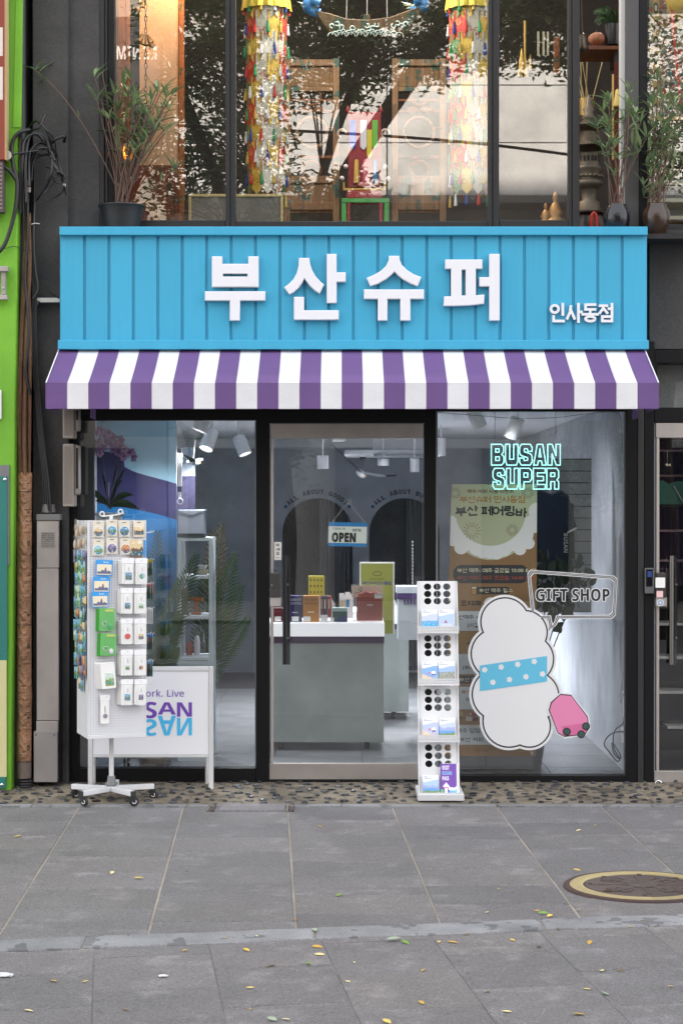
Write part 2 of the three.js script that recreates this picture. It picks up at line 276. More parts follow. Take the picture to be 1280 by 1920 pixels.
// ---------------------------------------------------------------- the shop's building (open shade comes from its height)
const wallR = P(1700, 0, 0).x, GX0 = P(62, 0, 0.1).x, TOP = 21.7;
const building = thing('shop_building', 'dark grey rendered building that carries the blue sign and the shop', 'building', V(0, 0, 0));
{
  const b = building;
  part(b, 'pillar', pbox(62, -900, 128, 1500, 0.1, 0.35, 0.006), mats.stucco);
  { const a = P(60, 0, 0.1).x, c = P(128, 0, 0.1).x; part(b, 'pillar', box(a, 5.8, -0.3, c, TOP, 0.1), mats.stucco); }
  part(b, 'wall_panel', pbox(128.5, -600, 187, 640, 0.05, 0.3, 0.003), mats.stucco);
  part(b, 'upper_wall', box(GX0 + 0.2, 6.3, -0.3, wallR, TOP, -0.002), mats.stuccoDark);
  part(b, 'lintel', box(P(128, 0, 0).x, 2.45, -0.3, P(1226, 0, 0).x, 3.36, -0.01), mats.stuccoDark);
  part(b, 'wall_panel', pbox(1216, 432, 1700, 655, 0.03, 0.3, 0.004), mats.stucco).userData.label = 'plain dark grey wall beside the blue sign';
  part(b, 'side_wall', box(GX0, 0, -9.3, GX0 + 0.12, TOP, -0.26), mats.stuccoDark);
  part(b, 'side_wall', box(wallR - 0.1, 0, -9.3, wallR + 0.1, TOP, -0.0), mats.stuccoDark);
  part(b, 'back_wall', box(GX0, 0, -9.45, wallR, TOP, -9.3), mats.stuccoDark);
  part(b, 'roof', box(GX0 - 0.05, TOP, -9.5, wallR + 0.15, TOP + 0.2, 0.12), mats.stuccoDark);
  part(b, 'ledge', box(P(128, 0, 0).x, 3.365, -0.05, P(1330, 0, 0).x, 3.395, 0.27), mats.stuccoDark);
}
// inside: shop below, antique dealer above
const IX0 = -1.68, IX1 = 1.82, CEIL = 2.42;
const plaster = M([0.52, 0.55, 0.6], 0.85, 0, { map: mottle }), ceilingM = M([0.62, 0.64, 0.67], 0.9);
const shopFloor = struct('shop_floor', box(IX0, -0.05, -8.2, IX1, 0.012, -0.02), M([0.07, 0.07, 0.07], 0.8));
{
  const tm = [0.2, 0.215, 0.19].map((k) => M([k, k * 1.03, k * 1.06], 0.35, 0, { map: mottle }));
  const a = 0.05, cs = Math.cos(a), sn = Math.sin(a), g = cbox(0.597, 0.016, 0.597, 0.002);
  for (let i = 0; i < 6; i++) for (let j = 0; j < 10; j++) put(shopFloor, 'floor_tile', g, tm[(i * 5 + j * 3) % 3], -1.36 + i * 0.6, 0.022, -0.35 - j * 0.6);
}
struct('shop_ceiling', box(IX0, CEIL, -8.2, IX1, CEIL + 0.1, -0.3), ceilingM);
struct('shop_wall_left', box(IX0 - 0.08, 0, -8.2, IX0, CEIL, -0.08), plaster);
struct('shop_wall_right', box(IX1, 0, -8.2, IX1 + 0.08, CEIL, -0.08), plaster);
{ // rear wall with two arched niches
  const z = -8, s = new THREE.Shape(); s.moveTo(IX0, 0); s.lineTo(IX1, 0); s.lineTo(IX1, CEIL); s.lineTo(IX0, CEIL);
  for (const [x0, x1] of [[529, 661], [692, 824]]) { const a = P(x0, 0, z).x, c = P(x1, 0, z).x, r = (c - a) / 2, top = P(0, 934, z).y, h = new THREE.Path(); h.moveTo(a, 0.03); h.lineTo(a, top - r); h.absarc((a + c) / 2, top - r, r, Math.PI, 0, true); h.lineTo(c, 0.03); s.holes.push(h); }
  struct('shop_wall_rear', uvm(new THREE.ExtrudeGeometry(s, { depth: 0.1, bevelEnabled: false, curveSegments: 24 }).translate(0, 0, z - 0.1)), plaster);
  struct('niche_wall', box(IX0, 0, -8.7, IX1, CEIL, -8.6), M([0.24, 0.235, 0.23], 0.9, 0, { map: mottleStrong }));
  struct('shop_beam', box(IX0, 2.33, -8.0, IX1, CEIL - 0.002, -7.7), ceilingM);
}
const U0 = P(187, 0, 0).x, UF = 3.3, UC = 6.28, UZ = -4.6;
const upWall = M([0.085, 0.085, 0.085], 0.9, 0, { map: mottleStrong });
struct('upper_floor', box(-1.6, UF - 0.08, UZ, wallR - 0.12, UF, -0.06), M([0.12, 0.08, 0.05], 0.6));
struct('upper_ceiling', box(-1.6, UC, UZ, wallR - 0.12, UC + 0.1, -0.3), M([0.2, 0.19, 0.18], 0.9));
struct('upper_wall_rear', box(-1.6, UF, UZ - 0.1, wallR - 0.12, UC, UZ), upWall);
struct('upper_wall_left', box(-1.7, UF, UZ, -1.6, UC, -0.3), upWall);
// ---------------------------------------------------------------- neighbours and the far side of the street
const limeM = M([0.19, 0.5, 0.025], 0.6, 0, { map: mottle, bumpMap: bumpFine, bumpScale: 0.0012 });
const lime = thing('green_building', 'lime green neighbouring building at the edge of the street front', 'building', V(-2.4, 0, 0.3));
{
  const e = (y) => 27 + (1475 - y) * 18 / 1475;                    // its edge leans a little
  part(lime, 'wall', pshape([[-700, 1478], [e(1478), 1478], [e(-500), -500], [-700, -500]], 0.18, 0.12, 0.006), limeM);
  part(lime, 'corner_trim', pshape([[e(900) - 8, 240], [e(240) - 0.6, 240], [e(-500) - 0.6, -500], [e(-500) - 7, -500]], 0.296, 0.012), limeM);
  part(lime, 'core', box(-9, 0, -9, GX0 - 0.05, TOP, 0.16), M([0.1, 0.1, 0.1], 0.9));
}
const rightB = thing('grey_building', 'grey neighbouring block beyond the shop, mostly out of view', 'building', V(6, 0, 0));
part(rightB, 'wall', box(wallR + 0.16, 0, -9, 11, TOP, 0.02), mats.stucco);
{
  const zB = 17, panelM = [0.74, 0.7, 0.77].map((k) => M([k * 0.97, k * 0.98, k], 0.6, 0, { map: mottle }));
  const darkG = M([0.03, 0.035, 0.04], 0.12, 0);
  const w = thing('panelled_building', 'pale panel-clad building across the street, mirrored in the upper windows', 'building', V(2, 0, zB));
  part(w, 'core', box(-2.6, 0, zB + 0.1, 9, 12, zB + 6), M([0.55, 0.53, 0.5], 0.8, 0, { map: mottle }));
  for (let i = 0; i < 7; i++) for (let j = 0; j < 3; j++) part(w, 'panel', box(-2.55 + i * 1.62, 6.3 + j * 0.86, zB - 0.1, -2.57 + (i + 1) * 1.62, 6.285 + (j + 1) * 0.86, zB + 0.1, 0.006), panelM[(i * 2 + j) % 3]);
  part(w, 'soffit', box(-2.55, 6.18, zB - 0.6, 9, 6.29, zB + 0.1), M([0.3, 0.29, 0.28], 0.8));
  for (let i = 0; i < 5; i++) { part(w, 'window', box(-2.3 + i * 2.2, 9.2, zB + 0.02, -1.0 + i * 2.2, 11.0, zB + 0.1), darkG); part(w, 'shop_window', box(-2.3 + i * 2.2, 0.3, zB + 0.0, -1.0 + i * 2.2, 2.6, zB + 0.1), darkG); part(w, 'window', box(-2.3 + i * 2.2, 3.6, zB + 0.02, -1.1 + i * 2.2, 5.2, zB + 0.1), darkG); }
  const t = thing('tan_building', 'tan building across the street with a dark sign, mirrored in the upper window', 'building', V(-6, 0, zB));
  part(t, 'wall', box(-12, 0, zB + 0.3, -2.65, 10.5, zB + 6), M([0.42, 0.38, 0.33], 0.85, 0, { map: mottle }));
  for (let i = 0; i < 4; i++) for (let j = 0; j < 3; j++) part(t, 'window', box(-11.5 + i * 2.3, 0.6 + j * 3.1, zB + 0.22, -10 + i * 2.3, 2.6 + j * 3.1, zB + 0.3), darkG);
  const s = thing('dark_sign', 'dark hanging sign with white capital letters across the street', 'sign', V(-3, 7.5, zB));
  part(s, 'board', box(-3.45, 7.3, zB + 0.15, -2.72, 9.1, zB + 0.24, 0.01), M([0.03, 0.03, 0.035], 0.5));
  part(s, 'lettering', letterGeo('MINIM', 0.6, 0.2, 0.02).rotateY(Math.PI).translate(-2.78, 8.45, zB + 0.15), vinylWhite);
}
// street trees behind the photographer: lit by the sun, mirrored in the glass
const barkM = M([0.06, 0.048, 0.038], 0.95, 0, { map: mottleStrong, bumpMap: bumpMid, bumpScale: 0.02 });
const leafM = [[0.095, 0.15, 0.04], [0.075, 0.125, 0.035], [0.12, 0.165, 0.05]].map((c) => M(c, 0.6, 0, { physical: true, transmission: 0.35, thickness: 0, roughness: 0.8, side: THREE.DoubleSide }));
function leafCloud(list, size, R) {
  const pos = []; const q = new THREE.Quaternion(), e = new THREE.Euler(), a = V(0, 0, 0);
  for (const [x, y, z, s] of list) {
    e.set((R() - 0.5) * 2.2, R() * 6.28, (R() - 0.5) * 1.6); q.setFromEuler(e); const l = size * s;
    const pt = [[0, 0, 0], [0.2 * l, 0.06 * l, 0.45 * l], [0, 0, l], [-0.2 * l, 0.06 * l, 0.45 * l]].map((p) => { a.set(...p).applyQuaternion(q); return [a.x + x, a.y + y, a.z + z]; });
    pos.push(...pt[0], ...pt[1], ...pt[2], ...pt[0], ...pt[2], ...pt[3]);
  }
  const g = new THREE.BufferGeometry(); g.setAttribute('position', new THREE.Float32BufferAttribute(pos, 3)); g.computeVertexNormals(); return g;
}
function streetTree(x, z, label, lobes, limbs, seed) {
  const t = thing('street_tree', label, 'tree', V(x, 0, z), 'street trees opposite the shop'), R = rngOf(seed);
  part(t, 'trunk', tube([[x, -0.05, z], [x + 0.05, 1.4, z], [x - 0.05, 2.6, z + 0.05], [x + 0.06, 3.8, z]], 0.17, 24, 10), barkM);
  const tips = [];
  for (const l of limbs) { const end = V(...l), st = V(x, 2.4 + R() * 1.3, z), mid = st.clone().lerp(end, 0.5).add(V((R() - 0.5) * 0.5, 0.3, (R() - 0.5) * 0.4)); part(t, 'limb', tube([st, mid, end], l[3] ?? 0.07, 14, 7), barkM); tips.push(mid, end); }
  lobes.forEach(([cx, cy, cz, rx, ry, rz, n], i) => {
    const list = [], twigs = [];
    for (let k = 0; k < n; k++) {
      let a, b, c; do { a = R() * 2 - 1; b = R() * 2 - 1; c = R() * 2 - 1; } while (a * a + b * b + c * c > 1);
      const px = cx + a * rx, py = cy + b * ry, pz = cz + c * rz, near = tips.reduce((m, q) => q.distanceTo(V(px, py, pz)) < m.distanceTo(V(px, py, pz)) ? q : m, tips[0]);
      twigs.push(tube([near, near.clone().lerp(V(px, py, pz), 0.5).add(V(0, 0.12, 0)), V(px, py, pz)], 0.012, 5, 4));
      const cr = 0.22 + R() * 0.28; for (let m = 0; m < 64; m++) list.push([px + (R() + R() - 1) * cr, py + (R() + R() - 1) * cr * 0.7, pz + (R() + R() - 1) * cr, 0.6 + R() * 0.7]);
    }
    part(t, 'twigs', merge(twigs), barkM).userData.kind = 'stuff';
    const o = part(t, 'crown', leafCloud(list, 0.11, R), leafM[(i + seed) % 3]); o.userData.kind = 'stuff';
  });
  return t;
}
streetTree(-0.8, 13.4, 'spreading street tree opposite the shop door, mirrored in the glass', [[-0.4, 7.95, 13.3, 2.6, 0.95, 1.4, 250], [-1.75, 6.4, 13.5, 1.0, 1.3, 0.9, 80], [-0.9, 2.7, 13.6, 0.55, 0.75, 0.5, 26], [-1.7, 2.6, 13.6, 0.35, 0.9, 0.4, 16], [-0.3, 5.7, 13.4, 0.9, 0.45, 0.4, 20]], [[1.1, 7.6, 13.3, 0.12], [-2.2, 7.4, 13.4, 0.08], [-1.2, 8.4, 13.6, 0.08], [0.6, 8.3, 13.2, 0.06], [-2.4, 3.4, 13.6, 0.04], [0.3, 6.0, 13.3, 0.04]], 3);
streetTree(4.3, 13.9, 'street tree opposite the right-hand shop window, mirrored in the glass', [[2.7, 8.1, 13.3, 1.6, 0.6, 1.1, 130], [3.5, 2.6, 13.8, 0.6, 1.0, 0.5, 34], [5.0, 7.2, 13.9, 1.0, 1.3, 1.0, 60]], [[3.6, 8.5, 13.6, 0.09], [5.2, 7.8, 13.9, 0.09], [3.5, 3.3, 13.9, 0.04]], 8);
solo('overhead_cable', tube([[-8, 7.15, 14.6], [-2, 6.95, 14.6], [1.5, 6.75, 14.6], [5, 6.35, 14.6], [9, 6.2, 14.6]], 0.022, 40, 5), mats.rubber, 'black overhead cable across the street, mirrored in the upper windows', 'cable');
// ---------------------------------------------------------------- the blue sign
const blueTex = dtex(512, (u, v) => 0.95 + 0.02 * vn(u, v * 0.06, 128, 6) + 0.03 * fbm(u, v, 4, 4, 9), true, 0.7);
const blueMats = [1, 0.965, 1.03].map((k) => M([0.035 * k, 0.335 * k, 0.525 * k], 0.55, 0, { map: blueTex }));
const signWhite = M([0.66, 0.66, 0.69], 0.5);
{
  const s = thing('sign_board', 'long sky blue boarded shop sign with big white Korean letters', 'sign', V(0.02, P(0, 655, 0.3).y, 0.2));
  part(s, 'backing', pbox(115.5, 432, 1211, 650, 0.288, 0.27), blueMats[1]);
  const xs = [115]; for (let k = 0; k < 23; k++) xs.push(159.3 + 45.72 * k); xs.push(1211.5);
  for (let k = 0; k < 24; k++) part(s, 'board', pbox(xs[k] + (k ? 2.6 : 0), 438, xs[k + 1] - (k < 23 ? 2.6 : 0), 642, 0.3, 0.014, 0.003), blueMats[(k * 7) % 3]);
  part(s, 'trim', pbox(112, 425, 1213, 441, 0.335, 0.33, 0.004), blueMats[0]);
  part(s, 'trim', pbox(109, 637.5, 1215.5, 655, 0.335, 0.33, 0.004), blueMats[0]);
  part(s, 'end_panel', pbox(113.5, 441.5, 115, 637, 0.299, 0.29), blueMats[1]);
  const Z = 0.304, D = 0.042, B = 0.004, R = (x0, y0, x1, y1) => [[x0, y0], [x1, y0], [x1, y1], [x0, y1]];
  const L = (...l) => part(s, 'letter', merge(l.map(([p, h]) => pshape(p, Z, D, B, h ?? [], 0.34))), signWhite);
  L([[[397.5, 481], [417, 481], [417, 495], [465.5, 495], [465.5, 481], [485, 481], [485, 538.5], [397.5, 538.5]], [R(417, 512, 465.5, 520)]], [[[384.5, 546.5], [497.5, 546.5], [497.5, 564], [450.5, 564], [449.5, 601.5], [431, 601.5], [431, 564], [384.5, 564]]]);
  L([[[560.5, 484], [580, 484], [581, 494], [585, 507], [592, 519], [601, 529], [607.5, 534], [599, 551], [590, 545], [581, 536.5], [573, 526], [570.5, 522], [567, 530], [560, 540], [551, 548], [542.5, 552.5], [532.5, 539], [541, 533], [550, 524], [556.5, 512], [559.5, 499]]], [[[612.5, 476.5], [631, 476.5], [631, 511], [648, 511], [648, 529], [631, 529], [631, 568.5], [612.5, 568.5]]], [[[551, 557], [570, 557], [570, 582], [635, 582], [635, 600], [551, 600]]]);
  L([[[728.5, 480], [748.5, 480], [748.5, 487], [753, 497], [763, 507], [776, 515], [789.5, 520], [782.5, 537], [769, 532], [755, 524], [745, 516], [739, 509.5], [733, 516], [723, 524], [709, 532], [694, 537], [687, 521.5], [701, 515.5], [714, 508], [724, 498], [728.5, 487]]], [[[682, 543], [794.5, 543], [794.5, 561], [769, 561], [769, 601.5], [750, 601.5], [750, 561], [726, 561], [726, 601.5], [708, 601.5], [708, 561], [682, 561]]]);
  L([[[834, 487], [903.5, 487], [903.5, 504.5], [891.5, 504.5], [891.5, 554], [907.5, 552.5], [906.5, 570], [880, 573], [850, 574], [831, 574], [832, 556], [845, 556], [845, 504.5], [834, 504.5]], [R(863.5, 504.5, 873.5, 555.5)]], [[[916.5, 476.5], [936, 476.5], [936, 601.5], [916.5, 601.5], [916.5, 537.5], [898, 537.5], [898, 520], [916.5, 520]]]);
  // small letters at the right
  [...'인사동점'].forEach((ch, i) => {
    const list = [], X = 1030.5 + i * 30.4, W = 28.5, H = 33, wd = 4.8 * PX(0.33);
    strokesOf(ch).forEach((l, q) => {
      for (let k = 0; k + 3 < l.length; k += 2) {
        const a = P(X + l[k] * W, 570 + l[k + 1] * H, 0.33), b = P(X + l[k + 2] * W, 570 + l[k + 3] * H, 0.33), d = b.clone().sub(a), g = new THREE.BoxGeometry(d.length() + wd * (l.length > 12 ? 0.35 : 0.9), wd, 0.0215 + 0.0004 * ((q * 3 + k) % 7));
        g.rotateZ(Math.atan2(d.y, d.x)); const c = a.add(b).multiplyScalar(0.5); list.push(g.translate(c.x, c.y, Z + 0.011));
      }
    });
    part(s, 'letter', merge(list), signWhite);
  });
}
// ---------------------------------------------------------------- striped awning
{
  const stripe = (k) => { const n = 29 * 64; return dtex(n, (u, v, i, j) => { const s = Math.floor(i / 64), f = 0.93 + 0.08 * lattice[(i * 11 + j * 911) & 65535] - 0.05 * fbm(u, v * 0.1, 24, 4, 13), e = i % 64 < 1.2 ? 0.9 : 1; return (s % 2 ? [0.85, 0.85, 0.86] : [0.4, 0.29, 0.5]).map((c) => c * f * e * k); }, true, 1, 128); };
  const cloth = M([1, 1, 1], 0.78, 0, { map: stripe(1), bumpMap: bumpFine, bumpScale: 0.0004, side: THREE.DoubleSide });
  const X0 = -1.712, X1 = 1.837, yb = P(0, 656, 0.28).y, yf = P(0, 718, 0.78).y, yv = P(0, 766, 0.78).y;
  const a = thing('awning', 'purple and white striped fabric awning above the shopfront', 'awning', V(0.06, yv, 0.28));
  const grid = (nu, nv, f, name, flip) => {
    const mk = (off) => { const g = new THREE.PlaneGeometry(1, 1, nu, nv), p = g.attributes.position; for (let i = 0; i < p.count; i++) { const u = p.getX(i) + 0.5, v = 0.5 - p.getY(i), q = f(u, v); p.setXYZ(i, q[0], q[1] - off * 0.7, q[2] - off); } g.computeVertexNormals(); return g; };
    return part(a, name, merge([mk(0), mk(0.003)]), cloth);
  };
  const wob = (u, v) => 0.0022 * Math.sin(u * 91) * v + 0.004 * (fbm(u, v * 0.2, 32, 3, 2) - 0.5);
  grid(145, 6, (u, v) => [X0 + (X1 - X0) * u, yb + (yf - yb) * v - 0.006 * Math.sin(v * Math.PI), 0.28 + 0.5 * v + wob(u, v)], 'canopy');
  grid(145, 3, (u, v) => [X0 + (X1 - X0) * u, yf - 0.001 + (yv - yf) * v, 0.7835 + wob(u, 1) + 0.004 * v * Math.sin(u * 60)], 'valance');
  const purple = M([0.14, 0.07, 0.22], 0.8, 0, { bumpMap: bumpFine, bumpScale: 0.0004 }), whiteC = M([0.8, 0.8, 0.82], 0.8);
  for (const x of [X0, X1]) {
    const s = new THREE.Shape(); s.moveTo(0.28, yb); s.lineTo(0.782, yf); s.lineTo(0.782, yv); s.lineTo(0.28, yv - 0.0);
    part(a, 'side_panel', new THREE.ExtrudeGeometry(s, { depth: 0.003, bevelEnabled: false }).rotateY(-Math.PI / 2).translate(x + (x < 0 ? 0.0 : 0.003), 0, 0), purple);
    part(a, 'piping', rod(V(x, yb, 0.28), V(x, yf + 0.002, 0.782), 0.0035), whiteC);
    part(a, 'side_flap', box(x - 0.0015 + (x < 0 ? 0.2 : -0.05), yv - 0.035, 0.1, x + 0.0015 + (x < 0 ? 0.2 : -0.05), yv + 0.03, 0.34), purple);
  }
  part(a, 'front_bar', rod(V(X0, yf - 0.02, 0.765), V(X1, yf - 0.02, 0.765), 0.012), mats.steelSoft);
  for (const x of [-1.55, -0.5, 0.6, 1.7]) part(a, 'arm', rod(V(x, yb - 0.12, 0.06), V(x, yf - 0.03, 0.76), 0.01), mats.steelSoft);
}
// ---------------------------------------------------------------- black shopfront with two windows
const FZ = 0.05;
{
  const f = thing('shopfront', 'black metal shopfront with two large display windows under the awning', 'shopfront', P(650, 1470, 0));
  const base = (x0, y0, x1, y1, n, z = FZ, d = 0.1) => part(f, n, pbox(x0, y0, x1, y1, z, d, 0.003), mats.frame);
  base(113, 640, 1226, 767, 'header'); base(126, 767, 480, 788, 'window_head', 0.03); base(505, 767, 795, 793, 'door_head'); base(817, 767, 1173, 771, 'window_head', 0.03);
  base(113, 767, 147, 1480, 'jamb', 0.045); base(480, 767, 505, 1480, 'post'); base(795, 767, 817, 1480, 'post'); base(1173, 767, 1194.5, 1480, 'jamb'); base(1206.5, 767, 1225.5, 1480, 'jamb');
  part(f, 'jamb_strip', pbox(1195, 767, 1206, 1480, 0.058, 0.09, 0.004), M([0.03, 0.029, 0.029], 0.4, 0.2));
  base(147, 1441, 480, 1480, 'sill', 0.045); base(817, 1455, 1173, 1482, 'sill', 0.045); base(505, 1463, 795, 1482, 'threshold', 0.045, 0.16);
  const pane = (x0, y0, x1, y1) => { const a = P(x0, y0, 0), b = P(x1, y1, 0); return part(f, 'window_pane', new THREE.PlaneGeometry(b.x - a.x, a.y - b.y).translate((a.x + b.x) / 2, (a.y + b.y) / 2, 0), mats.glass); };
  pane(146, 786, 481, 1442); pane(816, 770, 1174, 1456);
  part(f, 'glazing_bead', pbox(817, 771, 820, 1455, 0.012, 0.03), M([0.25, 0.27, 0.28], 0.4)); part(f, 'glazing_bead', pbox(1170.5, 771, 1173, 1455, 0.012, 0.03), M([0.1, 0.1, 0.1], 0.4));
  part(f, 'inner_jamb', pbox(145, 786, 177, 1445, -0.06, 0.05), M([0.035, 0.035, 0.037], 0.6));
  part(f, 'glazing_bead', pbox(478, 790, 480, 1440, 0.01, 0.03), M([0.2, 0.22, 0.23], 0.4));
}
function glassDoor(name, label, x0, x1, y0, yb, hx, d = {}) {
  const t = thing(name, label, 'door', P((x0 + x1) / 2, yb, 0.02));
  part(t, 'top_rail', pbox(x0 + 3, y0, x1, y0 + 28, 0.04, 0.045, 0.003), mats.steel);
  part(t, 'bottom_rail', pbox(x0, yb - 30, x1, yb, 0.04, 0.045, 0.003), mats.steel);
  part(t, 'stile', pbox(x0 + 4, y0 + 28.3, x0 + 9.5, yb - 30.3, 0.034, 0.035, 0.002), M([0.5, 0.46, 0.43], 0.4, 0.7));
  part(t, 'edge_seal', pbox(x0, y0, x0 + 2, yb, 0.03, 0.03), M([0.25, 0.26, 0.27], 0.5));
  const a = P(x0 + 9, y0 + 27, 0.015), b = P(x1, yb - 29, 0.015);
  part(t, 'pane', new THREE.PlaneGeometry(b.x - a.x, a.y - b.y).translate((a.x + b.x) / 2, (a.y + b.y) / 2, 0.015), mats.glass);
  for (const [z, dx, m] of [[0.075, 0, d.handle ?? mats.blackMetal], [-0.05, 6, mats.blackMetal]]) {
    const p = P(hx + dx, 1042, z), q = P(hx + dx, 1246, z), h = part(t, 'handle', rod(p, q, 0.0135, 0.0135, 16), m);
    for (const y of [1095, 1195]) { const c = P(hx + dx, y, z); part(h, 'standoff', rod(c, V(c.x, c.y, 0.015 + Math.sign(z) * 0.001), 0.007), mats.chrome); }
  }
  const w = P(hx + 12, 1092, 0.02); part(t, 'rosette', new THREE.CylinderGeometry(0.024, 0.024, 0.012, 20).rotateX(Math.PI / 2).translate(w.x, w.y, 0.024), mats.clear);
  const lk = part(t, 'lock_cover', pbox(x0 + 1, 1066, x0 + 27, 1141, 0.075, 0.055, 0.004), mats.clear);
  part(lk, 'lock', pbox(x0 + 4, 1074, x0 + 22, 1120, 0.06, 0.022, 0.003), M([0.12, 0.115, 0.11], 0.3, 0.7));
  part(lk, 'cylinder', new THREE.CylinderGeometry(0.01, 0.01, 0.02, 14).rotateX(Math.PI / 2).translate(P(x0 + 6, 1097, 0.06).x, P(0, 1097, 0.06).y, 0.068), mats.chrome);
  part(lk, 'back_plate', pbox(x0 + 3, 1120.5, x0 + 24, 1137, 0.05, 0.01, 0.002), M([0.6, 0.57, 0.54], 0.35, 0.5));
  return t;
}
glassDoor('glass_door', 'glass door with steel rails and a long black handle between the windows', 503, 794, 794, 1462, 534);
glassDoor('glass_door', 'glass door of the dark neighbouring shop, cut by the frame edge', 1225.5, 1345, 793, 1476, 1258, { handle: M([0.16, 0.15, 0.14], 0.35, 0.8) });
// neighbouring shop: transom and things seen through the door
{
  const f = thing('neighbour_shopfront', 'dark transom window and frame above the neighbouring door', 'shopfront', P(1300, 800, 0));
  part(f, 'frame_bar', pbox(1226, 656, 1700, 681, 0.045, 0.2, 0.004), mats.frame); part(f, 'frame_bar', pbox(1226, 764, 1700, 792, 0.045, 0.1, 0.004), mats.frame);
  part(f, 'jamb', pbox(1226, 681, 1231, 764, 0.045, 0.1), mats.frame);
  const a = P(1231, 681, 0), b = P(1700, 764, 0); part(f, 'pane', new THREE.PlaneGeometry(b.x - a.x, a.y - b.y).translate((a.x + b.x) / 2, (a.y + b.y) / 2, 0), mats.glass);
  part(f, 'blind', pbox(1226, 684, 1700, 764, -0.12, 0.01), M([0.22, 0.23, 0.22], 0.8, 0, { map: mottleStrong }));
  part(f, 'side_frame', pbox(1345, 792, 1700, 1480, 0.04, 0.1), mats.frame);
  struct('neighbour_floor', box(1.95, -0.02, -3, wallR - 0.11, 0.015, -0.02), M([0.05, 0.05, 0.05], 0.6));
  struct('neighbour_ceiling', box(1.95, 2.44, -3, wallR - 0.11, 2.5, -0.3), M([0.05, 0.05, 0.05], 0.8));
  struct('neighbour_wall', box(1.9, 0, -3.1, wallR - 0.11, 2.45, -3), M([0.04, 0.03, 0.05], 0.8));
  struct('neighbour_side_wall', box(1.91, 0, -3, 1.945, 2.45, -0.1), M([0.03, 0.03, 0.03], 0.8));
  const pur = M([0.07, 0.04, 0.14], 0.8), c = thing('pleated_curtain', 'dark purple pleated curtain inside the neighbouring glass door', 'curtain', P(1260, 1170, -0.5));
  const pts = []; for (let i = 0; i <= 120; i++) pts.push([P(1228, 0, -0.5).x + i * 0.006, -0.5 + 0.012 * Math.sin(i * 0.9)]);
  const s = shapeOf([...pts, ...pts.slice().reverse().map(([x, z]) => [x, z - 0.006])]); const hgt = P(0, 822, -0.5).y - P(0, 1105, -0.5).y;
  part(c, 'cloth', new THREE.ExtrudeGeometry(s, { depth: hgt, bevelEnabled: false }).rotateX(Math.PI / 2).scale(1, 1, 1).translate(0, P(0, 822, -0.5).y, -1.0 + 0.0).applyMatrix4(new THREE.Matrix4().makeTranslation(0, 0, 1.0 - 0.5 + 0.5 - 0.5 + 0.0)), pur);
  for (const y of [843, 890, 993, 1049]) part(c, 'ribbon', pbox(1228, y, 1345, y + 4, -0.47, 0.004), M([0.35, 0.22, 0.25], 0.7));
  const gcl = thing('green_canopy', 'green cloth canopy hung inside the neighbouring glass door', 'canopy', P(1270, 948, -0.35));
  part(gcl, 'cloth', pshape([[1229, 904], [1240, 900], [1252, 907], [1268, 902], [1345, 906], [1345, 946], [1229, 946]], -0.36, 0.02, 0.002), M([0.02, 0.14, 0.1], 0.7)); part(gcl, 'rod', rod(P(1262, 912, -0.33), P(1282, 946, -0.33), 0.006), mats.steelSoft); part(gcl, 'rail', pbox(1229, 946, 1345, 951, -0.33, 0.02), mats.frame);
  for (const y of [1168, 1231, 1296, 1362]) solo('display_shelf', pbox(1229 + (y > 1300 ? 22 : y > 1240 ? 6 : 0), y, 1345, y + 5, -0.3, 0.25, 0.002), M([0.55, 0.53, 0.5], 0.5), `${{ 1168: 'top', 1231: 'second', 1296: 'third', 1362: 'lowest' }[y]} pale-edged display shelf inside the neighbouring glass door`, 'shelf', 'shelves inside the neighbouring door');
  const fish = thing('fish_chime', 'small brass fish hanging inside the neighbouring glass door', 'chime', P(1250, 872, -0.1)); part(fish, 'cord', rod(P(1250, 845, -0.1), P(1250, 868, -0.1), 0.0015), mats.steelSoft);
  part(fish, 'fish', pshape([[1245, 871], [1249, 868], [1253, 871], [1256, 868], [1256, 875], [1253, 873], [1249, 875]], -0.1, 0.006, 0.001), M([0.5, 0.42, 0.3], 0.4, 0.6));
  const k = thing('door_keypad', 'grey door access keypad with a dark screen on the black jamb', 'keypad', P(1217, 1113, 0.06));
  part(k, 'case', pbox(1208, 1065, 1225, 1113, 0.085, 0.03, 0.004), M([0.14, 0.14, 0.145], 0.4, 0.5)); part(k, 'face', pbox(1210.5, 1067.5, 1223, 1100, 0.088, 0.006, 0.002), M([0.006, 0.006, 0.008], 0.1));
  part(k, 'screen', pbox(1213, 1071, 1221, 1082, 0.0893, 0.0022), M([0.02, 0.03, 0.09], 0.2, 0, { emissive: col([0.03, 0.06, 0.25]), emissiveIntensity: 0.12 }));
  const bs = thing('door_bumper', 'round steel bumper at the foot of the neighbouring door', 'bumper', P(1233, 1478, 0.06)); const bp = P(1233, 1469, 0.06); part(bs, 'ring', new THREE.TorusGeometry(0.017, 0.006, 8, 20).translate(bp.x, bp.y, 0.07), mats.chrome); part(bs, 'core', new THREE.CylinderGeometry(0.015, 0.015, 0.024, 16).rotateX(Math.PI / 2).translate(bp.x, bp.y, 0.058), mats.steelSoft);
